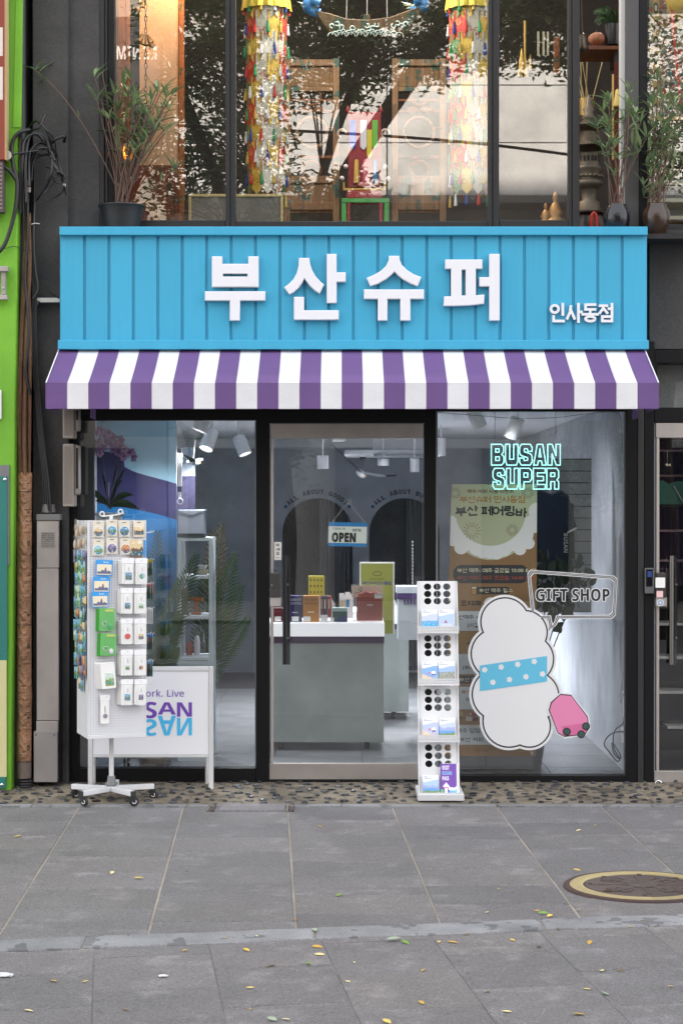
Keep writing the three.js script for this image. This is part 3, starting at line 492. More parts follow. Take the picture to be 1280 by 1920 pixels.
  const sk = thing('door_sticker', 'round white and pink sticker on the neighbouring door lock', 'sticker', P(1237, 1140, 0.078)); part(sk, 'disc', new THREE.CircleGeometry(0.021, 20).translate(P(1237, 1130, 0.08).x, P(0, 1130, 0.08).y, 0.0785), vinylWhite); part(sk, 'print', new THREE.RingGeometry(0.006, 0.016, 18).translate(P(1237, 1130, 0.08).x, P(0, 1130, 0.08).y, 0.0795), M([0.25, 0.35, 0.5], 0.6)); part(sk, 'banner', pbox(1230, 1108, 1242, 1120, 0.079, 0.001), M([0.75, 0.5, 0.5], 0.6)); part(sk, 'note', pbox(1228, 1083, 1246, 1102, 0.0786, 0.001), mats.paper);
}
// ---------------------------------------------------------------- upper windows
{
  const u = thing('upper_window', 'wide dark-framed upstairs windows above the blue sign', 'window', P(640, 425, 0)), T = -520;
  const bar = (n, x0, y0, x1, y1, z = 0.04, d = 0.1, m = mats.frameUp) => part(u, n, pbox(x0, y0, x1, y1, z, d, 0.004), m);
  bar('jamb', 187, T, 196, 430, 0.05); bar('jamb', 196.6, T, 203, 430, 0.035); bar('jamb', 203.6, T, 215, 430, 0.045, 0.1, mats.black);
  bar('mullion', 423, T, 431, 430, 0.05); bar('mullion', 431.5, T, 442, 430, 0.04); bar('mullion', 915, T, 922, 430, 0.05); bar('mullion', 922.5, T, 935, 430, 0.04);
  bar('mullion', 1065, T, 1072, 430, 0.04); bar('mullion', 1072.5, T, 1085.5, 430, 0.055);
  bar('white_post', 1162, T, 1172, 430, -0.02, 0.08, M([0.55, 0.55, 0.53], 0.6)); bar('post', 1172.5, T, 1197, 430, 0.04, 0.12, M([0.06, 0.058, 0.058], 0.45, 0.3)); bar('post', 1197.5, T, 1213, 430, 0.05, 0.12, mats.black);
  bar('bottom_rail', 215, 413, 423, 430, 0.03); bar('bottom_rail', 442, 415, 915, 430, 0.03); bar('bottom_rail', 935, 413, 1065, 430, 0.03); bar('bottom_rail', 1213, 421, 1700, 445, 0.02);
  for (const [x0, x1] of [[215, 423], [442, 915], [935, 1065], [1213, 1700]]) { const a = P(x0 - 1, T, 0), b = P(x1 + 1, 416, 0); part(u, 'window_pane', new THREE.PlaneGeometry(b.x - a.x, a.y - b.y).translate((a.x + b.x) / 2, (a.y + b.y) / 2, 0), mats.glassUp); }
}
// ---------------------------------------------------------------- small printed scenes for souvenirs
const scenic = (seed, sky, sea, land) => ctex(64, 64, (x) => {
  const R = rngOf(seed); x.fillStyle = sky; x.fillRect(0, 0, 64, 64); x.fillStyle = 'rgba(255,255,255,.6)'; for (let i = 0; i < 4; i++) { x.beginPath(); x.ellipse(R() * 64, R() * 20, 5 + R() * 8, 2 + R() * 3, 0, 0, 7); x.fill(); }
  x.fillStyle = land; x.beginPath(); x.moveTo(0, 40); for (let i = 0; i <= 8; i++) x.lineTo(i * 8, 24 + R() * 14); x.lineTo(64, 64); x.lineTo(0, 64); x.fill(); x.fillStyle = sea; x.fillRect(0, 40 + R() * 6, 64, 16);
  for (let i = 0; i < 16; i++) { x.fillStyle = pick(['#d8c9a4', '#c24b3a', '#f1efe6', '#3f6f4a', '#e0b54a', '#345a86']); x.fillRect(R() * 60, 30 + R() * 30, 2 + R() * 6, 2 + R() * 5); }
});
const scenes = [[1, '#6fb3d6', '#2f7fb0', '#4e8b5a'], [2, '#9ad0dc', '#2e9aa8', '#6f9a58'], [3, '#e6cfa0', '#3b6d8c', '#7a5a3e'], [4, '#4f8fb8', '#1f5d86', '#3b6a48'], [5, '#cfe3d2', '#5aa08a', '#8fae5a'], [6, '#d99a5a', '#2c5f78', '#a8442e'], [7, '#8a7fae', '#3b4f86', '#4a4060'], [8, '#b7d6a0', '#67a45c', '#3e7a3a']].map((a) => M([0.85, 0.85, 0.85], 0.45, 0, { map: scenic(...a) }));
const flatUV = (g) => { // face uv 0..1 by bounding box in x,y
  g.computeBoundingBox(); const b = g.boundingBox, p = g.attributes.position, uv = g.attributes.uv; for (let i = 0; i < p.count; i++) uv.setXY(i, (p.getX(i) - b.min.x) / (b.max.x - b.min.x), (p.getY(i) - b.min.y) / (b.max.y - b.min.y)); return g;
};
const card = (w, h, d) => flatUV(cbox(w, h, d, 0.0012));
const film = M([1, 1, 1], 0.08, 0, { physical: true, transmission: 0.96, ior: 1.4, thickness: 0 });
// ---------------------------------------------------------------- rotating pegboard rack on castors
{
  const W = 0.344, TH = 0.314, at = V(P(209, 0, 0.62).x, 0, 0.62), top = P(0, 976, 0.62).y, bot = P(0, 1381, 0.7).y, k = PX(0.76);
  const dots = ctex(256, 1024, (x, w, h) => { x.fillStyle = '#e9e9ec'; x.fillRect(0, 0, w, h); x.fillStyle = '#8b8b93'; for (let j = 0; j < 82; j++) for (let i = 0; i < 21; i++) { x.beginPath(); x.arc(9 + i * 11.9, 8 + j * 12.3, 2.3, 0, 7); x.fill(); } });
  const peg = M([0.82, 0.82, 0.83], 0.45, 0, { map: dots });
  const r = thing('pegboard_rack', 'white rotating pegboard rack on castors hung with souvenirs', 'display rack', V(at.x, 0.004, at.z)); r.rotation.y = TH; const y = (v) => v - 0.004;
  const H = top - bot, mid = (top + bot) / 2;
  for (let i = 0; i < 4; i++) {
    const a = i * Math.PI / 2; put(r, 'peg_panel', flatUV(cbox(W - 0.012, H, 0.004, 0.001)), peg, Math.sin(a) * (W / 2 - 0.003), y(mid), Math.cos(a) * (W / 2 - 0.003), 0, a, 0);
    put(r, 'corner_post', cbox(0.012, H + 0.004, 0.012, 0.003), mats.whitePaint, Math.sin(a + 0.785) * (W / 2 - 0.005) * 1.414, y(mid), Math.cos(a + 0.785) * (W / 2 - 0.005) * 1.414, 0, a, 0);
    put(r, 'bottom_edge', cbox(W - 0.014, 0.022, 0.008, 0.002), mats.whitePaint, Math.sin(a) * (W / 2 - 0.002), y(bot + 0.011), Math.cos(a) * (W / 2 - 0.002), 0, a, 0);
  }
  put(r, 'top_plate', cbox(W - 0.01, 0.006, W - 0.01, 0.002), mats.whitePaint, 0, y(top - 0.004), 0);
  put(r, 'post', cbox(0.024, 1.3, 0.024, 0.003), mats.whitePaint, 0, 0.72, 0); put(r, 'post', cbox(0.026, bot - 0.06, 0.026, 0.003), mats.whitePaint, 0, (bot + 0.06) / 2 + 0.03, 0, 0, -TH);
  const crest = put(r, 'header_clip', merge([tube([[-0.055, top + 0.02, 0], [-0.02, top + 0.024, 0], [0.03, top + 0.03, 0], [0.055, top + 0.034, 0]], 0.005, 12, 6), new THREE.TorusGeometry(0.013, 0.0045, 6, 14).translate(-0.055, top + 0.035, 0), new THREE.TorusGeometry(0.013, 0.0045, 6, 14).translate(0.055, top + 0.049, 0), new THREE.CylinderGeometry(0.011, 0.011, 0.03, 10).translate(0.0, top + 0.012, 0)]), mats.whitePaint, 0, 0, 0.0, 0, -TH - 0.1);
  put(r, 'swivel_collar', merge([new THREE.CylinderGeometry(0.036, 0.036, 0.012, 20).translate(0, 0.105, 0), new THREE.CylinderGeometry(0.022, 0.028, 0.05, 16).translate(0, 0.125, 0)]), M([0.2, 0.2, 0.2], 0.5));
  const tyre = new THREE.TorusGeometry(0.02, 0.0085, 10, 22), hubG = new THREE.CylinderGeometry(0.0135, 0.0135, 0.014, 16).rotateX(Math.PI / 2), disc = new THREE.TorusGeometry(0.011, 0.0025, 6, 16);
  for (let i = 0; i < 5; i++) {
    const a = (54 + 72 * i) * Math.PI / 180 + TH, dx = Math.cos(a), dz = Math.sin(a);
    const leg = put(r, 'base_leg', cbox(0.24, 0.03, 0.034, 0.003), mats.whitePaint, dx * 0.135, 0.075 + 0.0006 * i, dz * 0.135, 0, -a, 0);
    put(r, 'leg_cap', cbox(0.004, 0.031, 0.035, 0.001), mats.rubber, dx * 0.257, 0.075 + 0.0006 * i, dz * 0.257, 0, -a, 0);
    const c = new THREE.Group(); c.name = 'castor'; c.position.set(dx * 0.243, 0, dz * 0.243); c.rotation.y = -TH + [0.3, -0.6, 0.9, 0.1, -0.4][i]; r.add(c);
    put(c, 'bracket', merge([new THREE.CylinderGeometry(0.011, 0.014, 0.014, 10).translate(0, 0.056, 0), cbox(0.028, 0.03, 0.003, 0.001).translate(0.006, 0.042, 0.012), cbox(0.028, 0.03, 0.003, 0.001).translate(0.006, 0.042, -0.012), cbox(0.03, 0.004, 0.03, 0.001).translate(0.004, 0.058, 0), cbox(0.022, 0.005, 0.02, 0.001).translate(-0.016, 0.044, 0)]), mats.rubber);
    put(c, 'tyre', tyre, mats.rubber, 0.012, 0.0285, 0); put(c, 'hub', hubG, mats.blackMetal, 0.012, 0.0285, 0); put(c, 'hub_ring', disc, mats.white, 0.012, 0.0285, 0.0085);
  }
  // goods: each hangs on the rack and is a thing of its own, placed in the rack's turned frame
  const face = (px, py, off) => { const u = (px - 174) / 104 * W - W / 2; return V(u, y(P(0, py, 0.78 - (px - 174) * 0.0009).y), W / 2 + off); };
  const hang = (name, label, cat, group, p, extraTurn = 0) => { const w = p.clone().applyAxisAngle(V(0, 1, 0), TH).add(r.position); const t = thing(name, label, cat, w, group); t.rotation.y = TH + extraTurn; return t; };
  const cream = M([0.72, 0.66, 0.54], 0.7), hook = tube([[0, 0, 0], [0, 0.001, 0.035], [0, 0.006, 0.05]], 0.0016, 8, 5), hookM = M([0.7, 0.7, 0.71], 0.3, 0.4), u = W / 104;
  const badge = new THREE.CylinderGeometry(0.03, 0.03, 0.004, 22).rotateX(Math.PI / 2), badgeFace = new THREE.CircleGeometry(0.0265, 22), bagG = card(0.077, 0.105, 0.006), badgeCard = card(0.066, 0.096, 0.003);
  const tones = ['dark harbour print', 'pastel flower print', 'blue bridge print', 'brown bridge print', 'night market print', 'seafood print'];
  [[192, 992], [216, 990], [238, 991], [192, 1026], [216, 1023], [240, 1024]].forEach(([px, py], i) => {
    const t = hang('badge_pack', `round pin badge with ${tones[i]} on a cream card, ${i < 3 ? 'top' : 'second'} row of the rack`, 'badge pack', 'badge packs', face(px, py, 0.012)); t.rotation.z = (i % 3 - 1) * 0.03;
    put(t, 'backing_card', badgeCard, cream); put(t, 'hang_slot', cbox(0.022, 0.004, 0.0015), mats.rubber, 0, 0.036, 0.0018); const b = put(t, 'badge', badge, mats.white, 0, -0.014, 0.004); put(b, 'badge_face', badgeFace, scenes[[2, 0, 3, 1, 6, 5][i]], 0, 0, 0.0026); put(t, 'sleeve', bagG, film, 0, 0, 0.004);
  });
  { const t = hang('badge_pack', 'rectangular picture badge on a cream card at the top corner of the rack', 'badge pack', 'badge packs', face(264, 991, 0.012)); put(t, 'backing_card', badgeCard, cream); put(t, 'hang_slot', cbox(0.022, 0.004, 0.0015), mats.rubber, 0, 0.036, 0.0018); put(t, 'badge', card(0.056, 0.042, 0.005), scenes[2], 0, -0.012, 0.004); }
  { const t = hang('postcard', 'brown postcard of hillside houses with a blue edge on the rack', 'postcard', null, face(260, 1028, 0.014)); put(t, 'picture', card(0.08, 0.1, 0.004), scenes[2]); put(t, 'edge_strip', cbox(0.016, 0.1, 0.0045), M([0.05, 0.25, 0.6], 0.5), 0.046, 0, 0); }
  [[202, 1064, 0.02, 'upper'], [197, 1095, 0.04, 'middle'], [194, 1123, 0.08, 'lower']].forEach(([px, py, rz, w], i) => {
    const t = hang('magnet_card', `blue-topped magnet card with a cream skyline picture, ${w} of three`, 'magnet card', 'blue magnet cards', face(px, py, 0.02 + i * 0.004)); t.rotation.z = rz - 0.06;
    put(t, 'backing_card', card(0.1, 0.092, 0.003), M([0.04, 0.3, 0.68], 0.5)); put(t, 'picture', card(0.086, 0.06, 0.004), M([0.78, 0.68, 0.5], 0.6), 0, -0.01, 0.002);
    put(t, 'skyline', new THREE.ShapeGeometry(shapeOf([[-0.04, -0.034], [0.04, -0.034], [0.04, -0.022], [0.025, -0.014], [0.016, -0.02], [0.01, 0.002 + i * 0.003], [0.004, 0.002], [0, -0.016], [-0.012, -0.01], [-0.022, -0.022], [-0.04, -0.02]])), M([0.14, 0.14, 0.24], 0.6), 0, 0, 0.0046); put(t, 'lettering', letterGeo('Busan', 0.03, 0.008, 0), mats.white, -0.005, 0.029, 0.0021);
  });
  [[205, 1160, 'upper'], [207, 1206, 'lower']].forEach(([px, py, w], i) => {
    const t = hang('key_ring_pack', `bright green key ring pack, the ${w} of the two`, 'key ring', 'green key ring packs', face(px, py, 0.05)); t.rotation.z = -0.03;
    for (let q = 0; q < 4; q++) put(t, 'pack', card(0.09, 0.13, 0.004), M([0.06, 0.42, 0.05], 0.45), -0.004 * q, -0.002 * q, -0.012 * q, 0, -0.05 * q); put(t, 'key_ring', new THREE.TorusGeometry(0.014, 0.0018, 6, 18), mats.chrome, -0.014, -0.024, 0.006); put(t, 'charm', new THREE.SphereGeometry(0.014, 12, 8).scale(1, 1.2, 0.4), i ? M([0.6, 0.62, 0.6], 0.4) : M([0.05, 0.36, 0.12], 0.4), 0.018, -0.04, 0.006); put(t, 'header', card(0.05, 0.014, 0.002), M([0.5, 0.6, 0.08], 0.5), 0.012, 0.052, 0.0035); put(t, 'sleeve', card(0.094, 0.148, 0.003), film, 0, 0.008, 0.009); put(t, 'hook', hook, hookM, 0, 0.07, -0.04);
  });
  const charms = [[3, 0.034], [1, 0.03], [3, 0.028], [4, 0.024], [5, 0.03], [2, 0.026], [7, 0.02], [5, 0.022], [0, 0.03], [6, 0.024]];
  [1072, 1127, 1184, 1242, 1297].forEach((py, j) => [240, 264].forEach((px, c) => {
    const n = j * 2 + c, t = hang('charm_pack', `white boxed phone charm in ${['top', 'second', 'third', 'fourth', 'bottom'][j]} row of the ${c ? 'outer' : 'inner'} charm column`, 'charm pack', 'white charm packs', face(px + (j === 0 ? 2 : 0), py, 0.048)); t.rotation.z = rr(-0.02, 0.02);
    for (let q = 0; q < 5; q++) put(t, 'pack', card(0.068, 0.135, 0.0045), mats.paper, -0.0035 * q + rr(-0.001, 0.001), rr(-0.003, 0.003), -0.0095 * q, 0, rr(-0.06, 0.02));
    put(t, 'header', card(0.072, 0.03, 0.005), M([0.82, 0.82, 0.83], 0.5), 0, 0.066, 0.003); put(t, 'inner_card', card(0.044, 0.112, 0.002), M([0.82, 0.82, 0.82], 0.6), 0.004, -0.012, 0.0036); put(t, 'chain', rod(V(0, 0, 0), V(0.003, -0.022, 0), 0.0016), mats.steelSoft, 0.004, 0.028, 0.006);
    const [s, h] = charms[n]; put(t, 'charm', n % 3 === 1 ? new THREE.CylinderGeometry(h * 0.55, h * 0.55, 0.004, 16).rotateX(Math.PI / 2) : card(h * 1.1, h * 1.25, 0.004), n === 4 ? M([0.6, 0.03, 0.03], 0.4) : scenes[s], 0.004, -0.022, 0.0065); put(t, 'sleeve', card(0.07, 0.12, 0.002), film, 0.001, -0.01, 0.0105); put(t, 'hook', hook, hookM, 0, 0.068, -0.03);
  }));
  { const t = hang('postcard_pack', 'stack of white illustrated cards hanging below the green packs', 'postcard pack', null, face(207, 1264, 0.05)); t.rotation.z = 0.08; for (let q = 0; q < 6; q++) put(t, 'card', card(0.085, 0.15, 0.003), mats.paper, -0.005 * q, 0, -0.008 * q, 0, -0.05 * q); put(t, 'drawing', card(0.05, 0.075, 0.002), scenes[4], 0.006, -0.022, 0.002); put(t, 'header', card(0.088, 0.03, 0.004), film, 0, 0.084, 0.003); }
  { const t = hang('charm_pack', 'lone white charm pack on the bare lower pegboard', 'charm pack', 'white charm packs', face(203, 1331, 0.02)); put(t, 'pack', card(0.05, 0.135, 0.003), mats.paper, 0, -0.005, 0); put(t, 'header', card(0.056, 0.03, 0.003), M([0.82, 0.82, 0.83], 0.5), 0, 0.078, 0.001); put(t, 'chain', rod(V(0, 0.03, 0), V(0.002, -0.012, 0), 0.0018), mats.steelSoft, 0, 0, 0.004); put(t, 'charm', new THREE.CylinderGeometry(0.014, 0.014, 0.004, 6).rotateX(Math.PI / 2), M([0.25, 0.22, 0.3], 0.4), 0.002, -0.028, 0.0045); put(t, 'hook', hook, hookM, 0.004, 0.08, -0.02); }
  // left face: small magnet packets in rows
  const magG = card(0.056, 0.075, 0.006), magS = card(0.06, 0.1, 0.005), shellM = [M([0.42, 0.3, 0.2], 0.6, 0, { map: mottleStrong }), M([0.5, 0.4, 0.3], 0.6)], shell = new THREE.SphereGeometry(0.018, 10, 8).scale(1, 1.5, 0.5);
  const left = (u, py, off) => V(-W / 2 - off, y(P(0, py, 0.72).y), u);
  for (let j = 0; j < 14; j++) for (let i = 0; i < 5; i++) {
    if ((j === 13 && (i === 4 || i < 2)) || (j === 12 && i === 0 && false)) continue;
    const py = j < 2 ? 992 + j * 25 : 1042 + (j - 2) * 22, uu = -0.135 + i * 0.067 + rr(-0.006, 0.006), p = left(uu, py + rr(-4, 4) + (i % 2) * 3, 0.012 + rr(0, 0.008));
    const t = hang(j < 2 ? 'shell_packet' : 'magnet_packet', j < 2 ? 'small tan shell trinket packet at the top of the side panel of the rack' : 'small colourful souvenir magnet packet on the side panel of the rack', j < 2 ? 'trinket packet' : 'magnet packet', j < 2 ? 'shell trinket packets' : 'souvenir magnet packets', p, -Math.PI / 2); t.rotation.z = 0; const g = new THREE.Group();
    if (j < 2) { put(t, 'trinket', shell, shellM[(i + j) % 2], 0, -0.008, 0.002); put(t, 'sleeve', magS, film, 0, 0, 0.001); }
    else put(t, 'picture', magG, scenes[Math.floor(rnd() * 8)], 0, 0, 0, 0, rr(-0.12, 0.12), rr(-0.06, 0.06), V(rr(0.85, 1.1), rr(0.8, 1.12), 1));
  }
  // right face: long hooks with packs seen edge-on
  const longHook = tube([[0, 0, 0], [0, 0.0, 0.03], [0, 0.003, 0.05], [0, 0.012, 0.062]], 0.002, 10, 5);
  const right = (py, v) => V(W / 2 + 0.002, y(P(0, py, 0.55).y), v);
  [[998, null], [1050, [0.5, 0.42, 0.05]], [1094, [0.5, 0.2, 0.2]], [1140, [0.7, 0.7, 0.7]], [1188, [0.08, 0.25, 0.55]], [1238, [0.2, 0.35, 0.5]], [1285, null]].forEach(([py, c], j) => {
    for (const v of [0.1, 0.03]) {
      const lbl = ['bare upper', 'yellow-headed', 'pink-beaded', 'white card', 'blue packet', 'silver', 'bare lower'][j];
      const t = hang('side_hook', `${v > 0.05 ? 'front' : 'rear'} wire hook ${['left bare near the top', 'with yellow-topped packs', 'with pink bead packs', 'with white card packs', 'with blue packets', 'with pale blue packs', 'left bare near the bottom'][j]} on the far side of the rack`, 'hook', 'hooks on the far side of the rack', right(py, v), Math.PI / 2); put(t, 'wire', longHook, hookM);
      if (c) for (let q = 0; q < 4; q++) { put(t, 'packet', card(0.05, 0.085, 0.003), M(j === 3 ? c : [0.6, 0.6, 0.62], 0.35, 0, j === 3 ? {} : { map: scenes[(j + q) % 8].map }), 0, -0.045, 0.012 + q * 0.011); put(t, 'header', card(0.05, 0.016, 0.0045), M(c, 0.5), 0, -0.004, 0.012 + q * 0.011); }
    }
  });
}
// ---------------------------------------------------------------- white notice board on legs
{
  const z = 0.26, b = thing('notice_board', 'white framed notice board with purple and cyan lettering behind the rack', 'sign', P(283, 1480, z)), m = mats.whitePaint, B = (n, x0, y0, x1, y1, zz = z, d = 0.025, mm = m) => part(b, n, pbox(x0, y0, x1, y1, zz, d, 0.0025), mm);
  B('frame_rail', 174, 1250, 391, 1258); B('frame_rail', 174, 1414.5, 391, 1420.5); B('leg', 391.3, 1250, 400, 1481); B('leg', 165, 1250, 173.7, 1481); B('panel', 174, 1258.3, 391, 1414.2, z - 0.006, 0.008, M([0.8, 0.8, 0.83], 0.4));
  const back = P(176, 1455, -0.02 + 0.06); part(b, 'rear_leg', rod(P(176, 1252, z - 0.04), V(P(176, 0, 0.09).x, apronY(0.09), 0.09), 0.011), m); part(b, 'rear_leg', rod(P(388, 1252, z - 0.04), V(P(388, 0, 0.09).x, apronY(0.09), 0.09), 0.011), m);
  const lz = z - 0.005, pur = M([0.16, 0.06, 0.4], 0.5), cy = M([0.06, 0.46, 0.78], 0.5), txt = (s, x0, y0, x1, y1, mm, flip, f = fontBold) => { const a = P(x0, y1, lz), c = P(x1, y0, lz), g = letterGeo(s, c.x - a.x, c.y - a.y, 0.001, f, 8); if (flip) { g.scale(1, -1, 1).translate(0, c.y - a.y, 0); const ix = g.index, p = g.attributes.position; for (let i = 0; i < p.count; i += 3) { for (const at of Object.values(g.attributes)) for (let q = 0; q < at.itemSize; q++) { const k = at.array[(i + 1) * at.itemSize + q]; at.array[(i + 1) * at.itemSize + q] = at.array[(i + 2) * at.itemSize + q]; at.array[(i + 2) * at.itemSize + q] = k; } } g.computeVertexNormals(); } part(b, 'lettering', g.translate(a.x, a.y, lz), mm); };
  txt('Work. Live', 256, 1293, 345, 1306.5, pur, false, fontReg);
  txt('B', 205, 1316, 233, 1344, pur); txt('U', 237, 1316, 268, 1346, pur); txt('S', 271, 1316, 294, 1347, pur); txt('A', 296, 1317, 330, 1340, pur); txt('N', 332, 1317, 360, 1344, pur);
  txt('B', 205, 1346, 233, 1380, cy, true); txt('U', 237, 1348, 268, 1380, cy, true); txt('S', 271, 1348.5, 294, 1380, cy, true); txt('A', 296, 1342, 330, 1379, cy, true); txt('N', 332, 1346, 360, 1379, cy, true);
}
// ---------------------------------------------------------------- leaflet stand
{
  const base = V(P(822, 0, 0.55).x, 0.012, 0.5), s = thing('leaflet_stand', 'white four-tier leaflet stand with round holes beside the door', 'leaflet stand', base), m = mats.whitePaint;
  const x0 = P(785, 0, 0.6).x, x1 = P(859.5, 0, 0.6).x;
  part(s, 'base', box(P(783, 0, 0.68).x, 0.014, 0.3, P(870, 0, 0.68).x, 0.052, 0.68, 0.004), m);
  for (const x of [P(790, 0, 0.6).x, P(862, 0, 0.6).x]) for (const z of [0.34, 0.64]) part(s, 'foot', new THREE.CylinderGeometry(0.009, 0.009, 0.012, 10).translate(x, 0.009, z), mats.rubber);
  const tiers = [[1090, 1182, 0.5], [1187, 1280, 0.55], [1287, 1386, 0.6], [1391, 1494, 0.65]], inks = ['#9fc6e8', '#bcd6ee', '#8fb4e0', '#c9dcef'];
  const leaf = (n, kind) => ctex(128, 192, (x, w, h) => {
    const R = rngOf(n * 7 + 1);
    if (kind === 'pass') { x.fillStyle = '#7a4fb0'; x.fillRect(0, 0, w, h); x.font = 'bold 30px sans-serif'; x.fillStyle = '#fff'; x.save(); x.scale(0.8, 1.1); x.fillText('VISIT', 16, 32); x.fillStyle = '#8fc8f0'; x.fillText('BUSAN', 16, 60); x.fillStyle = '#fff'; x.fillText('PASS', 16, 88); x.restore(); x.fillStyle = '#6fbf8a'; x.fillRect(0, 150, 26, 42); x.fillStyle = '#7cc3ea'; x.fillRect(70, 150, 58, 42); x.fillStyle = '#fff'; x.fillRect(34, 142, 22, 50); x.beginPath(); x.moveTo(45, 108); x.lineTo(75, 134); x.lineTo(15, 134); x.fill(); x.fillStyle = '#e8a0a8'; x.fillRect(24, 134, 42, 7); x.fillStyle = '#fff'; for (let i = 0; i < 6; i++) { x.beginPath(); x.arc(70 + i * 11, 148 - R() * 8, 9, 0, 7); x.fill(); } return; }
    x.fillStyle = '#f2f3f8'; x.fillRect(0, 0, w, h); x.fillStyle = '#8a90b8'; x.fillRect(12, 9, 22, 4); for (let i = 0; i < 9; i++) { x.fillStyle = i < 5 ? '#6a7088' : '#8fa8d8'; x.fillRect(12 + i * 7, 22, 5, 6); }
    const sky = ['#cfd9f3', '#b9d2f2', '#8db8ec', '#a9c6f2', '#c3cdf2'][n % 5]; x.fillStyle = sky; x.beginPath(); x.moveTo(0, 62); x.bezierCurveTo(40, 66, 80, 34, 128, 40); x.lineTo(128, 192); x.lineTo(0, 192); x.fill();
    const put2 = (c, yy, a) => { x.fillStyle = c; x.beginPath(); x.moveTo(0, yy); for (let i = 0; i <= 8; i++) x.lineTo(i * 16, yy - R() * a); x.lineTo(128, 192); x.lineTo(0, 192); x.fill(); };
    if (kind === 'sea') { put2('#6fb2e2', 108, 6); x.fillStyle = '#49b3e4'; x.fillRect(0, 130, 128, 62); x.fillStyle = '#fff'; for (let i = 0; i < 9; i++) x.fillRect(R() * 120, 120 + R() * 50, 3, 8); }
    if (kind === 'town') { put2('#8f9a90', 100, 10); for (let i = 0; i < 130; i++) { x.fillStyle = ['#e8dccb', '#c8b6a4', '#d9e2e6', '#b88a7a', '#7f9a84'][Math.floor(R() * 5)]; x.fillRect(R() * 128, 96 + R() * 70, 6, 4); } x.fillStyle = '#5b95dd'; x.fillRect(70, 160, 30, 30); x.fillStyle = '#e9b6c4'; x.fillRect(0, 176, 70, 16); }
    if (kind === 'car') { x.fillStyle = '#ecd9bf'; x.beginPath(); x.moveTo(0, 110); x.lineTo(128, 176); x.lineTo(128, 192); x.lineTo(0, 192); x.fill(); for (let i = 0; i < 60; i++) { x.fillStyle = ['#d98f8a', '#e6c48a', '#9cb36a', '#e8c0b0'][Math.floor(R() * 4)]; x.fillRect(R() * 128, 130 + R() * 60, 7, 5); } x.fillStyle = '#e27f7f'; x.fillRect(48, 96, 16, 18); x.fillStyle = '#fff'; x.fillRect(76, 88, 30, 24); x.fillStyle = '#6b62b0'; x.fillRect(76, 112, 30, 14); }
    if (kind === 'hill') { put2('#a9b8f0', 100, 20); x.fillStyle = '#6fa8e2'; x.fillRect(0, 116, 128, 30); put2('#7f9a5a', 146, 12); x.fillStyle = '#c8c95a'; x.beginPath(); x.moveTo(40, 192); x.lineTo(128, 146); x.lineTo(128, 192); x.fill(); }
    if (kind === 'temple') { put2('#bcd0ee', 92, 14); x.fillStyle = '#d8dcee'; x.fillRect(20, 130, 90, 24); x.fillStyle = '#b06a8a'; x.beginPath(); x.moveTo(60, 92); x.lineTo(74, 126); x.lineTo(46, 126); x.fill(); put2('#c9cfa0', 164, 8); }
  });
  tiers.forEach(([ya, yb, z], i) => {
    const bt = P(0, yb, z), tp = P(0, ya, z - 0.11), h = bt.y, H = Math.hypot(tp.y - bt.y, 0.11), ang = Math.atan2(0.11, tp.y - bt.y), w = x1 - x0;
    const sh = shapeOf([[0, 0], [w, 0], [w, H], [0, H]]); const hr = 6.9 * PX(z);
    for (let r = 0; r < 3; r++) for (let c = 0; c < 3; c++) { const q = new THREE.Path(); q.absellipse(w * (0.255 + c * 0.245), H * (0.885 - r * 0.148), hr, hr * 0.95, 0, Math.PI * 2, true); sh.holes.push(q); }
    const g = new THREE.ExtrudeGeometry(sh, { depth: 0.003, bevelEnabled: false, curveSegments: 20 }).rotateX(-ang).translate(x0, bt.y, z - 0.012);
    const plate = part(s, 'perforated_plate', g, m);
    for (const x of [x0, x1]) part(s, 'side_rail', rod(V(x, bt.y - 0.01, z), V(x, tp.y, z - 0.11), 0.0045), m);
    const lip = shapeOf([[0, 0], [w + 0.012, 0], [w + 0.012, 0.026], [0, 0.026]]); for (let c = 0; c < 14; c++) { const q = new THREE.Path(); q.absarc(0.015 + c * (w - 0.02) / 13, 0.015, 0.0034, 0, Math.PI * 2, true); lip.holes.push(q); }
    part(s, 'lip', new THREE.ExtrudeGeometry(lip, { depth: 0.002, bevelEnabled: false, curveSegments: 5 }).translate(x0 - 0.006, bt.y, z + 0.02), m); part(s, 'ledge', box(x0 - 0.005, bt.y - 0.003, z - 0.012, x1 + 0.005, bt.y, z + 0.0195), m); part(s, 'ledge_apron', box(x0 - 0.006, bt.y - 0.016, z + 0.012, x1 + 0.006, bt.y - 0.0035, z + 0.0215), m);
    const kinds = [['sea', 'temple'], ['car', 'town'], ['car', 'hill'], ['hill', 'pass']][i], words = { sea: 'pale blue harbour', temple: 'pale blue temple', car: 'cable car', town: 'hillside town', hill: 'green hill and sea', pass: 'purple pass' };
    kinds.forEach((kd, j) => {
      const lw = 30 * PX(z), pass = kd === 'pass', lh = (pass ? 62 : 40) * PX(z), tt = leaf(i * 2 + j, kd), lm = M([0.85, 0.85, 0.85], 0.5, 0, { map: tt }), cx = x0 + w * (j ? 0.71 : 0.29) + (pass ? 0.006 : 0);
      const t = thing('leaflet', `${words[kd]} leaflet in the ${['top', 'second', 'third', 'bottom'][i]} tier of the leaflet stand`, 'leaflet', V(cx, bt.y + 0.001, z + 0.012), 'leaflets in the stand'); t.rotation.x = -ang * 0.75;
      for (let q = 3; q >= 0; q--) put(t, q ? 'copy' : 'cover', flatUV(cbox(lw, lh, 0.003, 0.0008)), q ? mats.paper : lm, q * (pass ? 0.006 : 0.0012), lh / 2 + q * 0.001, -q * 0.0042);
    });
  });
